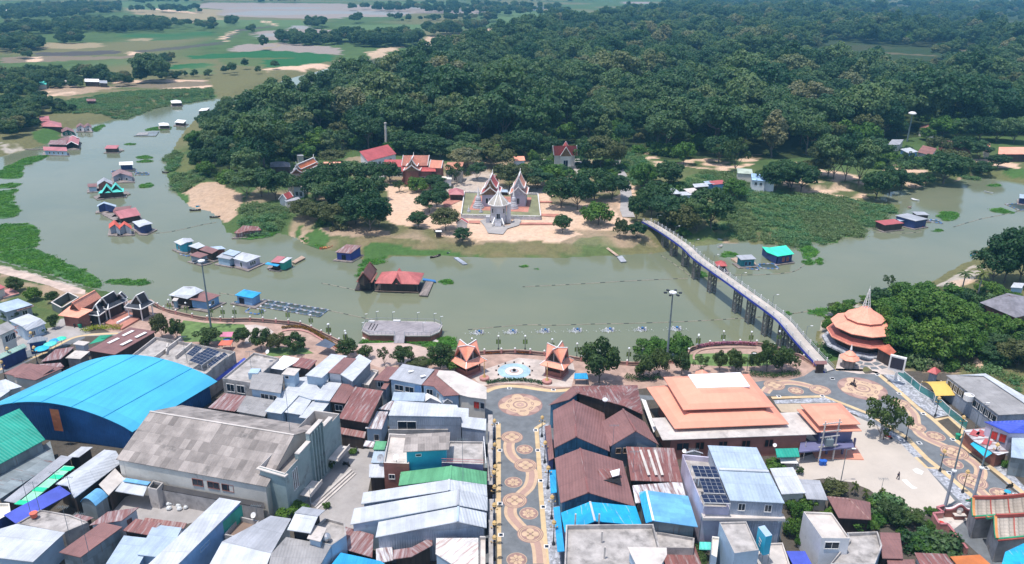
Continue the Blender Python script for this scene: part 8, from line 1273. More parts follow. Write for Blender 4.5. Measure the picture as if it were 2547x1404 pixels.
def grove(zone,fr,data,group=None):
    rows=[tuple(r.split(',')) for r in data.split(';')];L_=[]
    for x,y,r_,h,k in rows:
        p=Q(fr,float(x),float(y),0);z=gz(p.x,p.y);p=Q(fr,float(x),float(y),max(z,-2.9));s_=FR[fr][2];a=PX(p);b_=PX(p+Vector((1,0,0)));c=PX(p+Vector((0,0,4)));mx=1/(b_[0]-a[0]);mz=4/(a[1]-c[1]);L_.append((a[0],p,float(r_)/s_*mx,float(h)/s_*mz,k))
    for k in set(r[4] for r in L_):
        grp=sorted([r for r in L_ if r[4] == k],key=lambda r: r[0]);protos,tr,pr,ph,nm=KT[k]
        for i,(u,p,Rm,Hm,_) in enumerate(grp):
            lab='%s %s%s' % (nm,zone,(', '+(ORD[i] if i < len(ORD)-1 else 'rightmost')) if len(grp) > 1 else '');nmz={'p':'palm_tree','n':'banana_plant','B':'bamboo_clump'}.get(k,'tree');Hm=max(Hm*.96,1.2)
            tree(nmz,lab,p.x,p.y,protos[i % len(protos)],tr,max(Rm*(1.22 if k in 'dfo' else 1.1)/pr,.1),group or 'trees '+zone,z=p.z,szz=max(Hm/ph,.1),cat=nmz.replace('_',' '))
grove('in the clump left of the temple','T1','650,700,110,270,d;800,650,120,280,d;960,560,120,190,f;1110,560,110,190,d;740,760,100,220,f;900,770,120,250,d;1060,800,120,290,d;1180,700,90,220,f;1130,965,150,320,d;1000,900,110,240,d;1205,930,75,190,d')
grove('on the bank below the clump','T1','540,850,90,160,o;670,885,100,170,o;800,925,100,190,o;900,935,80,130,f')
grove('by the gold roofed hall','T1','60,560,110,290,f;50,670,110,240,f;180,670,110,260,f;300,690,100,250,d;410,680,85,210,f;800,380,90,120,o;240,640,35,190,p')
grove('round the temple forecourt','T1','1300,550,85,180,d;1385,630,50,105,t;1530,625,75,125,y;1690,590,80,110,d;1745,650,70,110,d;1710,760,85,160,d;1640,805,95,180,d;1545,935,70,135,d;1785,960,100,190,o;1930,1068,60,125,d;1885,565,85,190,t')
grove('behind the monastery roofs','T1','450,290,110,170,f;640,300,110,190,b;1000,240,80,110,b;1440,280,120,180,d;1600,320,120,200,d;1740,330,110,180,f;1960,440,100,200,f;880,290,30,110,p;1320,300,70,110,b;760,300,100,170,f;300,340,100,160,o;550,350,90,140,b;2060,520,60,150,f;1110,250,40,120,t')
grove('behind the temple halls','T2','290,400,110,200,f;430,400,110,210,o;560,430,110,190,o;660,590,110,220,o;790,605,110,190,o;900,600,120,180,f;1020,560,110,170,b;300,300,100,180,f;560,300,110,170,o;700,300,100,200,d;930,250,80,160,f;480,350,90,150,b;790,340,110,260,d;1065,395,55,90,b;860,390,45,130,b;1000,330,80,190,d')
grove('right of the temple terrace','T2','1110,760,120,250,d;1250,780,130,290,d;1400,690,130,260,d;1550,690,110,220,d;1430,912,115,185,y;1120,978,68,150,d;1330,410,100,260,d;1450,420,120,280,o;1570,440,80,250,o;1620,1030,50,165,m;1765,1030,70,135,d')
grove('at the far bridge head','T3','290,890,65,230,d;420,830,100,260,d;560,920,120,260,f;700,1005,110,260,o;810,990,110,300,f;940,935,150,330,d;690,1035,60,95,b;480,720,100,180,d;350,600,95,220,b;570,590,100,230,d')
grove('in the scrub by the orchard','T3','1130,690,100,170,b;700,385,85,190,b;1010,370,110,230,d;1150,460,100,300,t;1500,630,120,270,d;1610,600,130,240,d;1730,620,110,230,d;1850,490,95,150,o;1960,500,130,330,o')
grove('along the right orchard shore','T4','60,790,100,240,d;430,690,120,380,f;530,710,110,400,f;650,735,120,400,f;800,870,110,250,d;920,805,100,210,d;1020,780,80,160,d;1150,765,60,110,d;1235,745,60,110,d;1390,725,150,260,d;1440,600,120,170,o;1720,665,70,130,d;1860,592,75,120,d;700,420,110,220,b;860,330,100,260,f;1380,330,110,190,b;1500,340,90,170,f;1700,360,100,220,d;1850,360,110,200,f;1240,350,60,110,b;980,320,70,150,d;1560,480,90,160,d;1340,480,80,160,o;1700,520,90,170,f;2000,370,100,220,f;1080,560,60,110,t;760,560,100,240,f')
grove('by the round restaurant','W5','590,1200,120,300,B;570,1090,90,280,B;620,1020,110,260,B;720,1250,150,330,B;900,1300,160,360,B;1080,1330,170,380,B;1260,1290,150,340,B;660,960,140,260,B;860,960,170,300,B;1060,1000,180,320,B;1250,1050,160,300,B;780,760,120,200,B;980,780,140,190,B;1150,860,140,200,B;640,620,60,130,t;1420,1240,110,240,b;1390,960,100,190,B;520,800,80,180,d')
grove('on the right bank','W5','1640,560,150,330,d;1760,560,170,520,d;1900,560,150,480,d;1560,1150,110,280,b;1700,1260,100,180,f;1850,1180,130,250,b;1600,700,110,140,b;1880,1380,150,240,o;1640,1330,100,140,f;1940,1250,90,200,d;1780,740,90,100,b;1345,640,75,210,p;1490,740,80,330,p;1110,1360,85,300,p;700,700,70,90,t;260,790,60,60,b;150,860,80,100,m;400,740,50,50,b;60,960,60,70,b')
grove('on the left promenade','W1','20,1210,80,250,m;180,1215,70,210,s;510,1270,110,175,s;870,1275,70,165,s;1065,1320,85,225,s;1240,1325,85,170,m;1420,1345,100,185,s')
grove('between the landing stage and the plaza','W2','250,1050,80,170,s;425,1065,65,125,s;612,1135,58,180,t;795,1115,85,155,s;1150,1175,105,240,s;1300,1190,80,130,y;940,1125,90,60,m')
grove('on the right promenade','W3','785,1290,165,400,s;1240,1240,95,240,s;1400,1220,90,250,s;1630,1205,75,215,s;1820,1180,70,175,t;1250,1010,110,150,y;1400,1000,110,160,y;1600,1000,115,190,y')
grove('by the bridge lawn','W4','370,1172,60,190,s;530,1172,85,205,s;720,1165,55,170,s;855,1172,100,280,s;1010,1165,105,240,s;1155,1172,45,145,t;1600,660,100,190,y;1470,770,50,110,y')
grove('behind the footpath gardens','L1','170,410,80,150,s;370,500,70,130,y;560,520,55,110,s;130,700,70,105,s;575,800,45,150,s;440,850,50,60,y;300,860,50,50,s')
grove('in the overgrown yard','E2','110,660,110,130,m;330,660,50,210,n;450,700,45,150,n;620,690,40,150,n;700,900,120,170,s;620,820,120,150,y;800,1010,120,200,s;350,1000,110,110,y;520,1010,60,60,y;960,960,110,110,s;1150,860,55,60,y;1080,1260,130,130,y;1240,1290,120,120,y;1330,1290,70,100,s;860,1100,60,70,y;1130,1050,45,110,y;1640,880,60,110,t;1980,360,60,70,y;50,930,70,120,y')
grove('beside the lavender block','R2','1650,780,80,110,y;1750,900,90,160,y;1690,1100,80,180,y;1860,800,80,130,y;1780,1200,60,130,y;1500,360,90,70,y;1770,430,40,70,s;600,1410,150,150,s;1830,1050,50,160,s')
grove('beside the old cinema','M2','1420,900,130,130,y;1090,770,45,120,s;1830,390,40,110,s;1790,800,35,60,y;2080,215,40,50,y')
grove('on the museum lot','E1','640,1165,190,430,t;600,1150,120,300,t;740,1100,60,300,t')
def plant_area(pts_list,n,seed=1):
    rg=np.random.default_rng(seed);out=[]
    for fr,pts,z in pts_list:
        p=W2(fr,pts,z);q=np.array(p);x0,y0=q.min(0);x1,y1=q.max(0);ar=abs(sum(p[i][0]*p[(i+1) % len(p)][1]-p[(i+1) % len(p)][0]*p[i][1] for i in range(len(p))))/2;m_=int(ar*n);X=rg.uniform(x0,x1,m_*4+8);Y=rg.uniform(y0,y1,m_*4+8);k=np.where(inpoly(X,Y,p))[0][:m_];out += [(X[i],Y[i],z) for i in k]
    return out
def tuft(nm,seed,r_,h,n,ls,mat):
    rg=np.random.default_rng(seed);C=rg.normal(size=(n,3))*[r_*.5,r_*.5,0];C[:,2]=rg.uniform(0,h,n);N=rg.normal(size=(n,3));N[:,2]=abs(N[:,2])+.5;return quads_obj(nm,C,N,np.full(n,ls),mat,seed,1.3)
HY=[tuft('weed',80+i,1.0,.22,90,.16,LH) for i in range(3)];RD=[tuft('reed',84+i,1.6,1.0,130,.2,[LR,LR,leafmat('dry_reeds',(.10,.17,.07),(.14,.19,.08),hv=.12)][i]) for i in range(3)]
MATS_=[('N1',[(0,690),(60,650),(180,590),(300,560),(425,548),(340,600),(200,650),(185,745),(0,750)],-3),('N1',[(0,810),(100,790),(185,800),(120,830),(0,840)],-3),('N1',[(-20,860),(110,850),(150,855),(100,890),(130,980),(178,1030),(140,1080),(0,1100),(-30,1000)],-3),('N1',[(-60,1160),(220,1145),(330,1190),(340,1300),(300,1350),(0,1390),(-60,1300)],-3),('P',[(-40,635),(80,620),(130,640),(190,665),(240,690),(250,718),(190,703),(110,676),(0,648)],-3),('L1',[(1130,290),(1200,280),(1400,285),(1540,295),(1575,320),(1500,342),(1250,335),(1130,315)],-3),
 ('N1',[(1200,568),(1260,552),(1325,560),(1320,578),(1205,580)],-3),('N1',[(1200,600),(1320,590),(1320,608),(1210,612)],-3),('N1',[(1080,450),(1170,445),(1170,458),(1090,460)],-3),('N1',[(1215,818),(1290,795),(1345,805),(1310,832),(1230,832)],-3),('N1',[(1265,325),(1400,300),(1490,300),(1480,325),(1290,335)],-3),('N1',[(800,320),(900,280),(910,295),(840,345)],-3),('W2',[(1130,315),(1160,298),(1250,300),(1270,330),(1200,345)],-3),('W2',[(415,110),(500,60),(600,80),(610,120),(540,150),(430,140)],-3),('W2',[(345,270),(380,160),(420,110),(430,150),(370,250)],-3),
 ('W2',[(390,890),(690,880),(900,885),(1060,895),(1200,850),(1290,880),(1350,950),(1200,985),(1060,975),(900,915),(400,912)],-2.9),('W4',[(1275,580),(1300,550),(1480,530),(1490,560),(1430,600)],-3),('W4',[(1050,590),(1060,570),(1110,575),(1100,595)],-3),('W4',[(150,210),(160,150),(210,150),(255,195),(200,208)],-3),('T3',[(1035,1180),(1060,1160),(1150,1150),(1165,1185),(1060,1195)],-3),('T3',[(1700,1110),(1780,1070),(1850,1130),(1870,1170),(1800,1210),(1740,1200),(1750,1150)],-3),('T3',[(1730,1240),(1800,1215),(1860,1245),(1790,1262)],-3),('T3',[(1865,1260),(1880,1190),(1925,1255)],-3),('T4',[(1340,1010),(1400,970),(1520,980),(1500,1040),(1400,1050)],-3),('T4',[(1810,950),(1900,945),(2020,980),(1950,990),(1830,975)],-3),('T4',[(1280,1140),(1370,1120),(1385,1140),(1330,1150)],-3),('T2',[(740,1270),(800,1265),(800,1280),(750,1283)],-3),('T2',[(862,1292),(915,1290),(905,1303)],-3),('T4',[(1790,735),(1880,735),(1880,752),(1800,752)],-3),('T1',[(530,1030),(640,1010),(760,1090),(700,1120),(620,1100)],-2.9),('T1',[(0,960),(170,980),(300,960),(420,880),(400,930),(280,1000),(120,1035),(0,1030)],-2.9)]
mb=MB()
for fr,pts,z in MATS_: p=smoothp([Q(fr,x,y,z+.06) for x,y in pts+[pts[0]]],5)[:-1];p=[q+Vector((math.sin(i*2.3)*.35,math.cos(i*1.7)*.35,0)) for i,q in enumerate(p)];mb.poly(p if ccw(p) else p[::-1],mk('weed_mat',(.045,.12,.025),var=.35,ns=.3,rough=.9))
tag(mb.obj('floating_weeds'),'bright green water hyacinth mats drifting on the river','water weeds',kind='stuff')
pw=plant_area(MATS_,.55,3);instancer('hyacinth_leaves',[(x,y,z+.08) for x,y,z in pw],rng.uniform(.7,1.3,len(pw)),rng.integers(0,3,len(pw)),HY,label='leafy water hyacinth rising from the floating mats',cat='water weeds')
RA=[('T3',[(1000,920),(1080,720),(1300,640),(2106,720),(2106,1000),(1960,1060),(1700,1100),(1400,1060),(1150,1030)],-2.4),('T4',[(0,900),(260,830),(500,850),(760,900),(1040,945),(920,1000),(830,1110),(720,1150),(700,1200),(500,1180),(200,1230),(0,1200)],-2.6),('T3',[(500,640),(900,450),(1250,480),(1300,640),(1080,700),(900,660),(600,600)],-.2),('T1',[(0,800),(200,740),(390,800),(420,880),(300,960),(120,1000),(0,960)],-1.5),('N1',[(1500,720),(1820,700),(1880,760),(1600,860),(1500,850)],-1.5),('N1',[(1430,560),(1520,500),(1600,560),(1520,700),(1450,660)],-1.5),('U1',[(400,780),(900,700),(1230,680),(1580,670),(1590,720),(1150,790),(940,870),(700,860),(400,860)],-1),('T3',[(180,220),(320,250),(400,420),(400,560),(250,560),(170,380)],.2),('W4',[(1340,850),(1500,860),(1560,960),(1430,1000),(1250,960)],-1),('T4',[(1530,590),(1700,600),(1700,660),(1560,650)],-1),('E1',[(1450,430),(1900,400),(2130,560),(2130,700),(1950,600),(1700,470)],0)]
pr_=plant_area(RA,.22,4);instancer('reeds',[(x,y,max(gz(x,y),-3)) for x,y,z in pr_],rng.uniform(.6,1.35,len(pr_)),np.where(np.array([vnoise(np.array([x]),np.array([y]),18)[0] for x,y,z in pr_]) > .58,2,rng.integers(0,2,len(pr_))),RD,label='tall reeds and marsh grass along the river margins',cat='reeds')
BU=[('T1',[(0,560),(500,300),(1000,240),(1400,300),(1800,330),(2106,380),(2106,300),(1400,200),(600,240),(0,400)],0),('T3',[(300,560),(640,540),(800,640),(1000,900),(600,960),(330,700)],0),('T4',[(0,560),(400,480),(900,420),(1500,480),(1700,560),(1500,600),(800,600),(200,560)],0),('W5',[(480,720),(1100,600),(1600,760),(1940,940),(1940,1404),(700,1404),(500,1000)],0),('P',[(1240,445),(1400,380),(1560,400),(1540,440),(1400,450)],0),('T1',[(420,740),(1200,640),(1280,960),(900,960),(500,860)],0),('E2',[(0,560),(300,640),(700,820),(1120,960),(1350,1290),(900,1290),(300,1000),(0,700)],0),('P',[(2540,640),(3000,640),(3000,1100),(2640,1050)],0),('N1',[(160,760),(480,720),(480,760),(160,900)],0)]
pb=plant_area(BU,.035,6);pb=[q for q in pb if not inpoly(np.array([q[0]]),np.array([q[1]]),RIV)[0]];instancer('bushes',[(x,y,gz(x,y)-.1) for x,y,z in pb],rng.uniform(.35,1.0,len(pb)),rng.integers(0,4,len(pb)),BUSH,label='tangled bushes filling the ground between houses and trees',cat='bushes')
def hedge(label,fr,pts,w_,h,mat,name='hedge'):
    p=smoothp([Q(fr,x,y,0) for x,y in pts],4);C=[];N=[]
    rg=np.random.default_rng(5)
    for i in range(len(p)-1):
        L_=(p[i+1]-p[i]).length;n=int(L_*90)
        for _ in range(n): q=p[i].lerp(p[i+1],rg.random());s_=side2(p,i)*rg.uniform(-w_/2,w_/2);C.append((q.x+s_.x,q.y+s_.y,h*rg.uniform(.1,1)**.5));N.append(rg.normal(size=3)+[0,0,.9])
    o=D.objects.new(name,quads_obj(name,np.array(C),np.array(N),rg.uniform(.08,.16,len(C)),mat,2));COL.objects.link(o);tag(o,label,'hedge')
def side2(p,i): d=p[i+1]-p[i];d.z=0;d.normalize();return Vector((-d.y,d.x,0))
hedge('clipped dark hedge behind the plaza fountain','S1',[(45,235),(150,212),(335,200),(520,212),(640,240)],1.4,.5,LN);hedge('orange flowering bed along the left promenade','W1',[(1280,1100),(1400,1085),(1560,1110),(1760,1230),(1880,1310)],1.0,.6,LFL);hedge('orange flowering bed by the plaza railing left of the right pavilion','W2',[(1580,1015),(1700,1010),(1850,1000),(1950,1000)],.9,.5,LFL);hedge('dark hedge in front of the bridge lawn trees','R1',[(1175,215),(1400,235),(1690,215)],2.4,.8,LN);hedge('dark hedge beside the big plaza tree','W3',[(1050,1240),(1200,1260),(1420,1240)],2.6,.8,LN);hedge('yellow clipped topiary bank by the dark pavilions','L1',[(880,840),(1000,800),(1150,800),(1290,800)],2.6,.8,LTP);hedge('pink bougainvillea hedge on the cream house balcony','L1',[(0,990),(90,950),(190,890)],1.6,3.4,LBG);hedge('orange flower bed right of the plaza railing','W3',[(-60,985),(200,1000),(620,1060),(1050,1100)],.8,.5,LFL);hedge('purple flower boxes along the curved bridge lawn railing','W4',[(130,940),(300,915),(540,905),(740,915)],.5,1.1,leafmat('purple_blossom',(.3,.12,.3),(.4,.2,.38)))
# ================================================================== railings, lamps, masts, people, vehicles
for nm,(fr,pts) in zip(('balustrade along the left promenade','balustrade along the plaza and right promenade'),RAIL):
    p=smoothp([Q(fr,x,y,0) for x,y in pts],4);t=thing('balustrade','low brown '+nm,'balustrade',tuple(p[0]));mb=MB()
    for i in range(len(p)-1): mb.bar(p[i]+Vector((0,0,.85)),p[i+1]+Vector((0,0,.85)),.25,.16,PAV);mb.bar(p[i]+Vector((0,0,.12)),p[i+1]+Vector((0,0,.12)),.25,.25,PAV);mb.bar(p[i]+Vector((0,0,.5)),p[i+1]+Vector((0,0,.5)),.1,.5,mk('rail_brown',(.24,.15,.13)))
    mb.obj('rail',t);mq=MB();mq.box((0,0,0),.45,.45,1.1,MPINK);mq.ball((0,0,1.3),.27,MTRIM,8);o=mq.obj('post');m_=o.data;D.objects.remove(o);acc=0;c=0
    for i in range(len(p)-1):
        acc += (p[i+1]-p[i]).length
        if acc > 3.4 and c < 98: acc=0;c += 1;o=D.objects.new('post',m_);COL.objects.link(o);o.parent=t;o.location=p[i+1]-p[0]
gl=None
for k,(fr,x,y) in enumerate([('W1',280,960),('W1',540,985),('W1',665,1000),('W1',790,1000),('W1',1350,1030),('W1',1595,1090),('W1',1785,1190),('W1',1965,1290),('W2',70,860),('W2',235,925),('W2',1460,1000),('W2',1715,975),('W3',25,950),('W3',300,985),('W3',555,1030),('W3',1085,1080),('W3',1795,945),('W4',145,935),('W4',400,900),('W4',685,905),('W4',970,900),('W1',1075,995),('W1',100,925)]):
    p=Q(fr,x,y,0)
    lab='white globe lamp post with small green banners on the riverside railing'
    if gl is None:
        gl=D.objects.new('promenade_lamp',None);COL.objects.link(gl);gl.location=p;tag(gl,lab,'lamp post','globe lamps along the promenade railing');mb=MB();mb.tube((0,0,0),(0,0,3.6),.09,.05,MIRON,7);mb.lathe((0,0,0),[(.2,0),(.2,.4),(.1,.5)],MIRON,8);mb.obj('post',gl);mb=MB();mb.ball((0,0,3.85),.27,MGLB,8);mb.obj('globe',gl);mb=MB();[mb.poly([(s_*.15,-.02,1.6),(s_*.6,-.02,1.6),(s_*.6,-.02,2.8),(s_*.15,-.02,2.8)][::s_],mk('banner_green',(.16,.24,.06))) for s_ in (1,-1)];mb.bar((-.62,0,2.85),(.62,0,2.85),.04,.04,MIRON);mb.obj('banner',gl)
    else: dup(gl,p,label=lab)
def ornate(p,lab):
    global ol
    if ol is None:
        ol=D.objects.new('ornate_lamp',None);COL.objects.link(ol);ol.location=p;tag(ol,lab,'lamp post','gold headed lamp posts along the paved streets');mb=MB();mb.tube((0,0,0),(0,0,4.3),.10,.07,MIRON,7);mb.lathe((0,0,0),[(.28,0),(.28,.25),(.14,.8)],MIRON,8);mb.obj('post',ol);mb=MB();mb.lathe((0,0,4.2),[(.1,0),(.42,.3),(.3,.5),(.38,.6),(.05,.95)],MGOLD,8);mb.obj('lamp_head',ol);mb=MB();mb.bar((-.55,0,3.6),(.55,0,3.6),.05,.06,MGOLD);[mb.ball((s_*.55,0,3.75),.15,MGOLD,6) for s_ in (-1,1)];mb.obj('bracket',ol)
    else: dup(ol,p,label=lab)
ol=None
for k,(fr,x,y) in enumerate([('S1',128,830),('S1',130,1090),('S1',135,1330),('S2',125,640),('S2',130,800),('S2',128,1000),('S2',130,1200),('S2',130,1360)]): ornate(Q(fr,x,y,0),'gold headed lamp post on the left kerb of the walking street, %s from the river' % ['first','second','third','fourth','fifth','sixth','seventh','eighth'][k])
for k,(fr,x,y) in enumerate([('S1',628,795),('S1',658,1070),('S1',690,1345),('S2',705,590),('S2',745,915),('S2',765,1195)]): ornate(Q(fr,x,y,0),'gold headed lamp post on the right kerb of the walking street, %s from the river' % ['first','second','third','fourth','fifth','sixth'][k])
for k,(fr,x,y,l) in enumerate([('E1',1185,922,'at the end of the mosaic strip by the glass fence'),('E1',875,1165,'at the tip of the left mosaic strip'),('E1',1440,1130,'by the green bin'),('E2',1258,402,'between the round inlay and the lot'),('E2',1503,632,'on the mosaic strip near the gate poles'),('E2',2050,1010,'behind the shrine roof'),('E2',1825,330,'before the patched stall'),('L1',400,1180,'in front of the maroon market houses'),('L1',120,1190,'by the pale green market awning'),('L1',365,1020,'beside the turquoise umbrellas'),('L1',60,1340,'at the left frame edge')]): ornate(Q(fr,x,y,0),'gold headed lamp post '+l)
for x,y,l in ((20,190,'left'),(682,225,'right')):
    p=Q('S1',x,y,0);t=thing('plaza_flag_lamp','gilded post on a round planter at the %s end of the plaza hedge' % l,'lamp post',tuple(p));mb=MB();mb.lathe(p,[(1.1,0),(1.2,.6),(1.05,.75),(0,.75)],MPINK,16);mb.obj('planter',t);mb=MB();mb.lathe(p,[(.5,.75),(.3,1.2),(.12,1.6),(.07,5.4)],MGOLD,8);mb.obj('post',t)
for fr,bx,by,hx,hy,l in (('W1',533,1095,440,385,'left'),('W3',1478,1085,1540,370,'right')):
    p=Q(fr,bx,by,0);h=8
    while PX(p+Vector((0,0,h)))[1] > FR[fr][1]+hy/FR[fr][2] and h < 40: h += .25
    t=thing('high_mast','very tall steel floodlight mast on the %s promenade' % l,'floodlight mast',tuple(p));mb=MB();mb.tube((p.x,p.y,0),(p.x,p.y,h),.30,.15,MPIP,8);mb.obj('pole',t);mb=MB();mb.lathe((p.x,p.y,h-.2),[(.9,0),(.9,.25),(.05,.6)],MGLB,12);mb.obj('hood',t)
    for i in range(6): a=i*math.pi/3;mb=MB();q=p+Vector((math.cos(a)*.9,math.sin(a)*.9,h));e=p+Vector((math.cos(a)*1.8,math.sin(a)*1.8,h-.1));mb.bar(q,e,.06,.06,MIRON);mb.box(e-Vector((0,0,.2)),.75,.5,.3,MIRON,a);mb.obj('floodlight',t)
for fr,x,y,h,l in (('R1',2110,1320,7.2,'curved lamp with a white head beside the transformer poles'),('E1',1610,1050,6.0,'slim lamp behind the glass fence'),('W4',650,1170,4.5,'thin lamp before the bridge lawn trees')):
    p=Q(fr,x,y,0);t=thing('street_lamp',l,'street lamp',tuple(p));mb=MB();mb.tube((p.x,p.y,0),(p.x,p.y,h),.09,.06,MPIP,7);mb.bar(p+Vector((0,0,h)),p+Vector((1.1,0,h+.3)),.07,.07,MPIP);mb.obj('post',t);mb=MB();mb.box(p+Vector((1.3,0,h+.22)),.8,.3,.18,MTRIM);mb.obj('lamp_head',t)
# people: one skinned body each, clothing as children
def person(fr,x,y,label,rz,shirt,legs,step=.18,arm=None,z=0):
    p=Q(fr,x,y,z);t=thing('person',label,'person',tuple(p),rz=rz+.0001)
    J=[(0,0,.95),(0,0,1.15),(0,0,1.38),(0,0,1.50),(0,.01,1.60),(0,.01,1.72),(.09,0,.90),(.10,-step,.50),(.11,-step*.8,.08),(.11,-step*.8-.12,.04),(-.09,0,.90),(-.10,step*.6,.50),(-.11,step*1.3,.10),(-.11,step*1.3-.12,.05),(.19,0,1.40),(.25,.04,1.12),(.23,-.08,.88),(-.19,0,1.40),(-.25,.02,1.12),(-.23,-.10,.88)]
    if arm: J[15]=(.27,-.12,1.18);J[16]=(.16,-.22,1.42)
    E=[(0,1),(1,2),(2,3),(3,4),(4,5),(0,6),(6,7),(7,8),(8,9),(0,10),(10,11),(11,12),(12,13),(2,14),(14,15),(15,16),(2,17),(17,18),(18,19)];Rr=[.13,.12,.14,.055,.085,.06,.085,.06,.04,.035,.085,.06,.04,.035,.055,.042,.03,.055,.042,.03]
    me=D.meshes.new('body');me.from_pydata(J,E,[]);o=D.objects.new('body',me);COL.objects.link(o);o.parent=t;mo=o.modifiers.new('skin','SKIN');me.skin_vertices or None
    if not me.skin_vertices: me.attributes
    for i,v in enumerate(me.skin_vertices[0].data if me.skin_vertices else []): v.radius=(Rr[i],Rr[i]);v.use_root=(i == 0)
    s_=o.modifiers.new('smooth','SUBSURF');s_.levels=s_.render_levels=1;me.materials.append(MSKIN)
    for nm,prof,m_ in (('shirt',[(.15,.92),(.19,1.1),(.21,1.36),(.10,1.49)],shirt),('hair',[(.10,1.62),(.115,1.70),(.08,1.80),(.01,1.83)],MTY)): mb=MB();mb.lathe((0,0,0),prof,m_,10);mb.obj(nm,t)
    mb=MB();[mb.tube(a,b_,r1,r2,legs,8) for a,b_,r1,r2 in (((.09,0,.98),(.10,-step,.50),.11,.085),((.10,-step,.5),(.11,-step*.8,.12),.085,.065),((-.09,0,.98),(-.10,step*.6,.5),.11,.085),((-.10,step*.6,.5),(-.11,step*1.3,.14),.085,.065))];mb.obj('trousers',t)
    mb=MB();[mb.tube(J[a],J[b_],.075,.06,shirt,7) for a,b_ in ((14,15),(17,18))];mb.obj('sleeves',t);return t
person('E2',805,492,'person in dark clothes walking alone across the pale lot',.3,MTWL,MTWL);pu=person('E2',1950,708,'person in dark clothes on the street under a blue umbrella',-.4,MTWL,MTWL,arm=1)
p=Q('E2',1950,708,0);t=thing('hand_umbrella','bright blue umbrella held open over the walking person','umbrella',(p.x,p.y,1.4));mb=MB();mb.lathe((p.x+.1,p.y-.2,0),[(.62,1.95),(.5,2.1),(.02,2.28)],MAQ,8);mb.obj('canopy',t);mb=MB();mb.tube((p.x+.1,p.y-.2,1.35),(p.x+.1,p.y-.2,2.25),.012,.012,MIRON,5);mb.obj('shaft',t)
def bike(fr,x,y,rz,label,m,rider=False):
    p=Q(fr,x,y,0);t=thing('motorbike',label,'motorbike',tuple(p),rz=rz+.0001)
    for yy in (-.62,.62): mb=MB();mb.tube((-.05,yy,.28),(.05,yy,.28),.28,.28,MTY,12);mb.obj('wheel',t)
    mb=MB();mb.bar((0,-.35,.45),(0,.5,.55),.26,.3,m);mb.bar((0,-.5,.45),(0,-.42,.95),.3,.08,m);mb.obj('body',t);mb=MB();mb.bar((0,-.1,.78),(0,.65,.80),.26,.12,MTY);mb.obj('seat',t);mb=MB();mb.bar((-.32,-.4,1.02),(.32,-.4,1.02),.05,.05,MIRON);mb.bar((0,-.62,.3),(0,-.4,1.0),.07,.07,MIRON);mb.obj('handlebar',t)
    return t
bike('C1',378,1125,.5,'white motorbike parked in the alley beside the cinema',MTRIM);bike('C1',262,1275,1.2,'dark motorbike under the cinema balcony',MTY);bike('E1',318,600,.6,'dark motorbike riding across the lotus inlay',MTWL);bike('E1',688,1150,.8,'red motorbike parked under the lot tree',MRDP);bike('E2',2010,580,1.9,'black motorbike at the right kerb of the street',MTY);bike('L1',790,780,.4,'dark motorbike before the orange hall',MTY)
person('E1',322,590,'motorbike rider crossing the lotus inlay in dark clothes',.6,MTWL,MTWL,.05)
for fr,x,y,r_,h,m_,l,nm in (('R2',2000,335,.45,1.1,MPLB,'left one of two blue bins by the transformer poles','bin'),('R2',2035,335,.45,1.1,MPLB,'right one of two blue bins by the transformer poles','bin'),('E1',1420,1160,.5,1.2,MPLG,'green bin at the street corner by the stalls','bin'),('E2',1710,915,.4,1.1,MPLG,'green bin behind the shrine gate','bin'),('L3',370,895,.6,.9,MPLR,'coral plastic tub on the lower left roof terrace','tub'),('L3',1042,1345,.65,.7,MPLR,'round terracotta jar at the lower left corner yard','jar'),('L1',850,790,.5,1,MPLG,'green bin before the orange hall','bin'),('W1',705,1240,.9,.9,MFLT,'blue play stand on the left lawn edge','stand'),('E2',1265,990,.7,.6,MRDP,'red incense drum in the shrine forecourt','drum')):
    z=4.0 if nm == 'tub' else 0;p=Q(fr,x,y,z);t=thing(nm,l,nm,tuple(p));mb=MB();mb.lathe(p,[(r_*.8,0),(r_,h*.9)],m_,10);mb.obj('body',t);mb=MB();mb.lathe(p,[(r_*1.06,h*.9),(r_*1.06,h),(.01,h*1.06)],m_,10);mb.obj('lid',t)
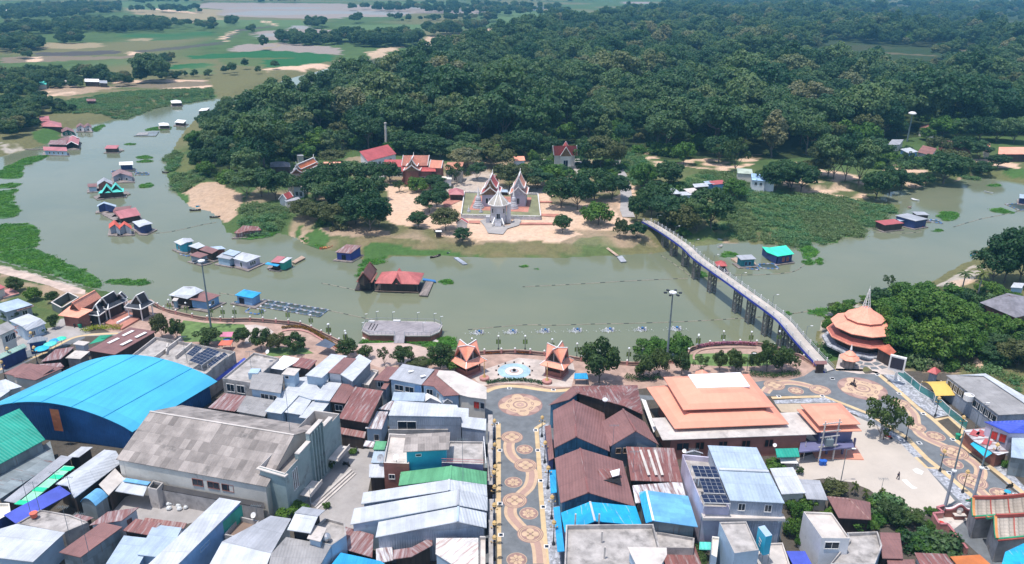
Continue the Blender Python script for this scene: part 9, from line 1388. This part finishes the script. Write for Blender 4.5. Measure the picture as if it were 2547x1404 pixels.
for fr,x,y,m_,l in (('W1',700,1165,mk('pink_fabric',(.6,.2,.3)),'pink canopy on the left promenade lawn'),('W1',690,1255,MPLR,'orange canopy at the lawn corner'),('W3',600,1230,MBL,'blue tarp covered cart beside the big plaza tree'),('R1',1570,1095,MTRIM,'loose white sheet canopy below the green awning')):
    p=Q(fr,x,y,1.6);t=thing('stall_canopy',l,'canopy',(p.x,p.y,0));mb=MB();mb.slab([p+Vector((-1.7,-1,.0)),p+Vector((1.6,-1.2,.1)),p+Vector((1.5,1.1,.45)),p+Vector((-1.5,1,.4))],.08,m_);mb.obj('cloth',t);mb=MB();[mb.tube((p.x+a,p.y+b_,0),(p.x+a,p.y+b_,1.6),.04,.04,MIRON,5) for a in (-1.4,1.3) for b_ in (-.8,.8)];mb.obj('poles',t)
p=Q('R1',1720,1130,0);bl('shopfront_canopy','row of concrete shopfront ledges left of the walking street','ledge','S1','q',[(55,1300),(108,1300),(108,560),(60,560)],(3.4,),MCON,MDK,ov=.1);bl('shopfront_canopy','lower row of shopfront ledges left of the walking street','ledge','C2','q',[(1800,1500),(1850,1500),(1845,700),(1800,700)],(3.4,),MCON,MDBL,ov=.1)
sheet('dark_shade_sail','W1',[(1640,1370),(1745,1300),(1860,1360),(1800,1404)],mk('slate_sail',(.08,.10,.14)),2.6,kind='thing');o=[o for o in SC.objects if o.name == 'dark_shade_sail'][0];tag(o,'dark grey triangular roof at the promenade edge','sail')
# ================================================================== haze: even pale air round the whole scene
hm=D.materials.new('haze_air');hm.use_nodes=True;nt=hm.node_tree;nt.nodes.remove(nt.nodes['Principled BSDF'])
pv=nt.nodes.new('ShaderNodeVolumePrincipled');pv.inputs['Color'].default_value=(.22,.62,.95,1);pv.inputs['Density'].default_value=1.35e-4;pv.inputs['Anisotropy'].default_value=0.0
nt.links.new(pv.outputs[0],nt.nodes['Material Output'].inputs['Volume'])
hb=MB();hb.box((0,10000,-9),120000,60000,9+CH+45,hm);ho=hb.obj('haze');tag(ho,'pale blue air haze over the fields','haze',kind='stuff')
for o in SC.objects:
    if '_w' in o: del o['_w']
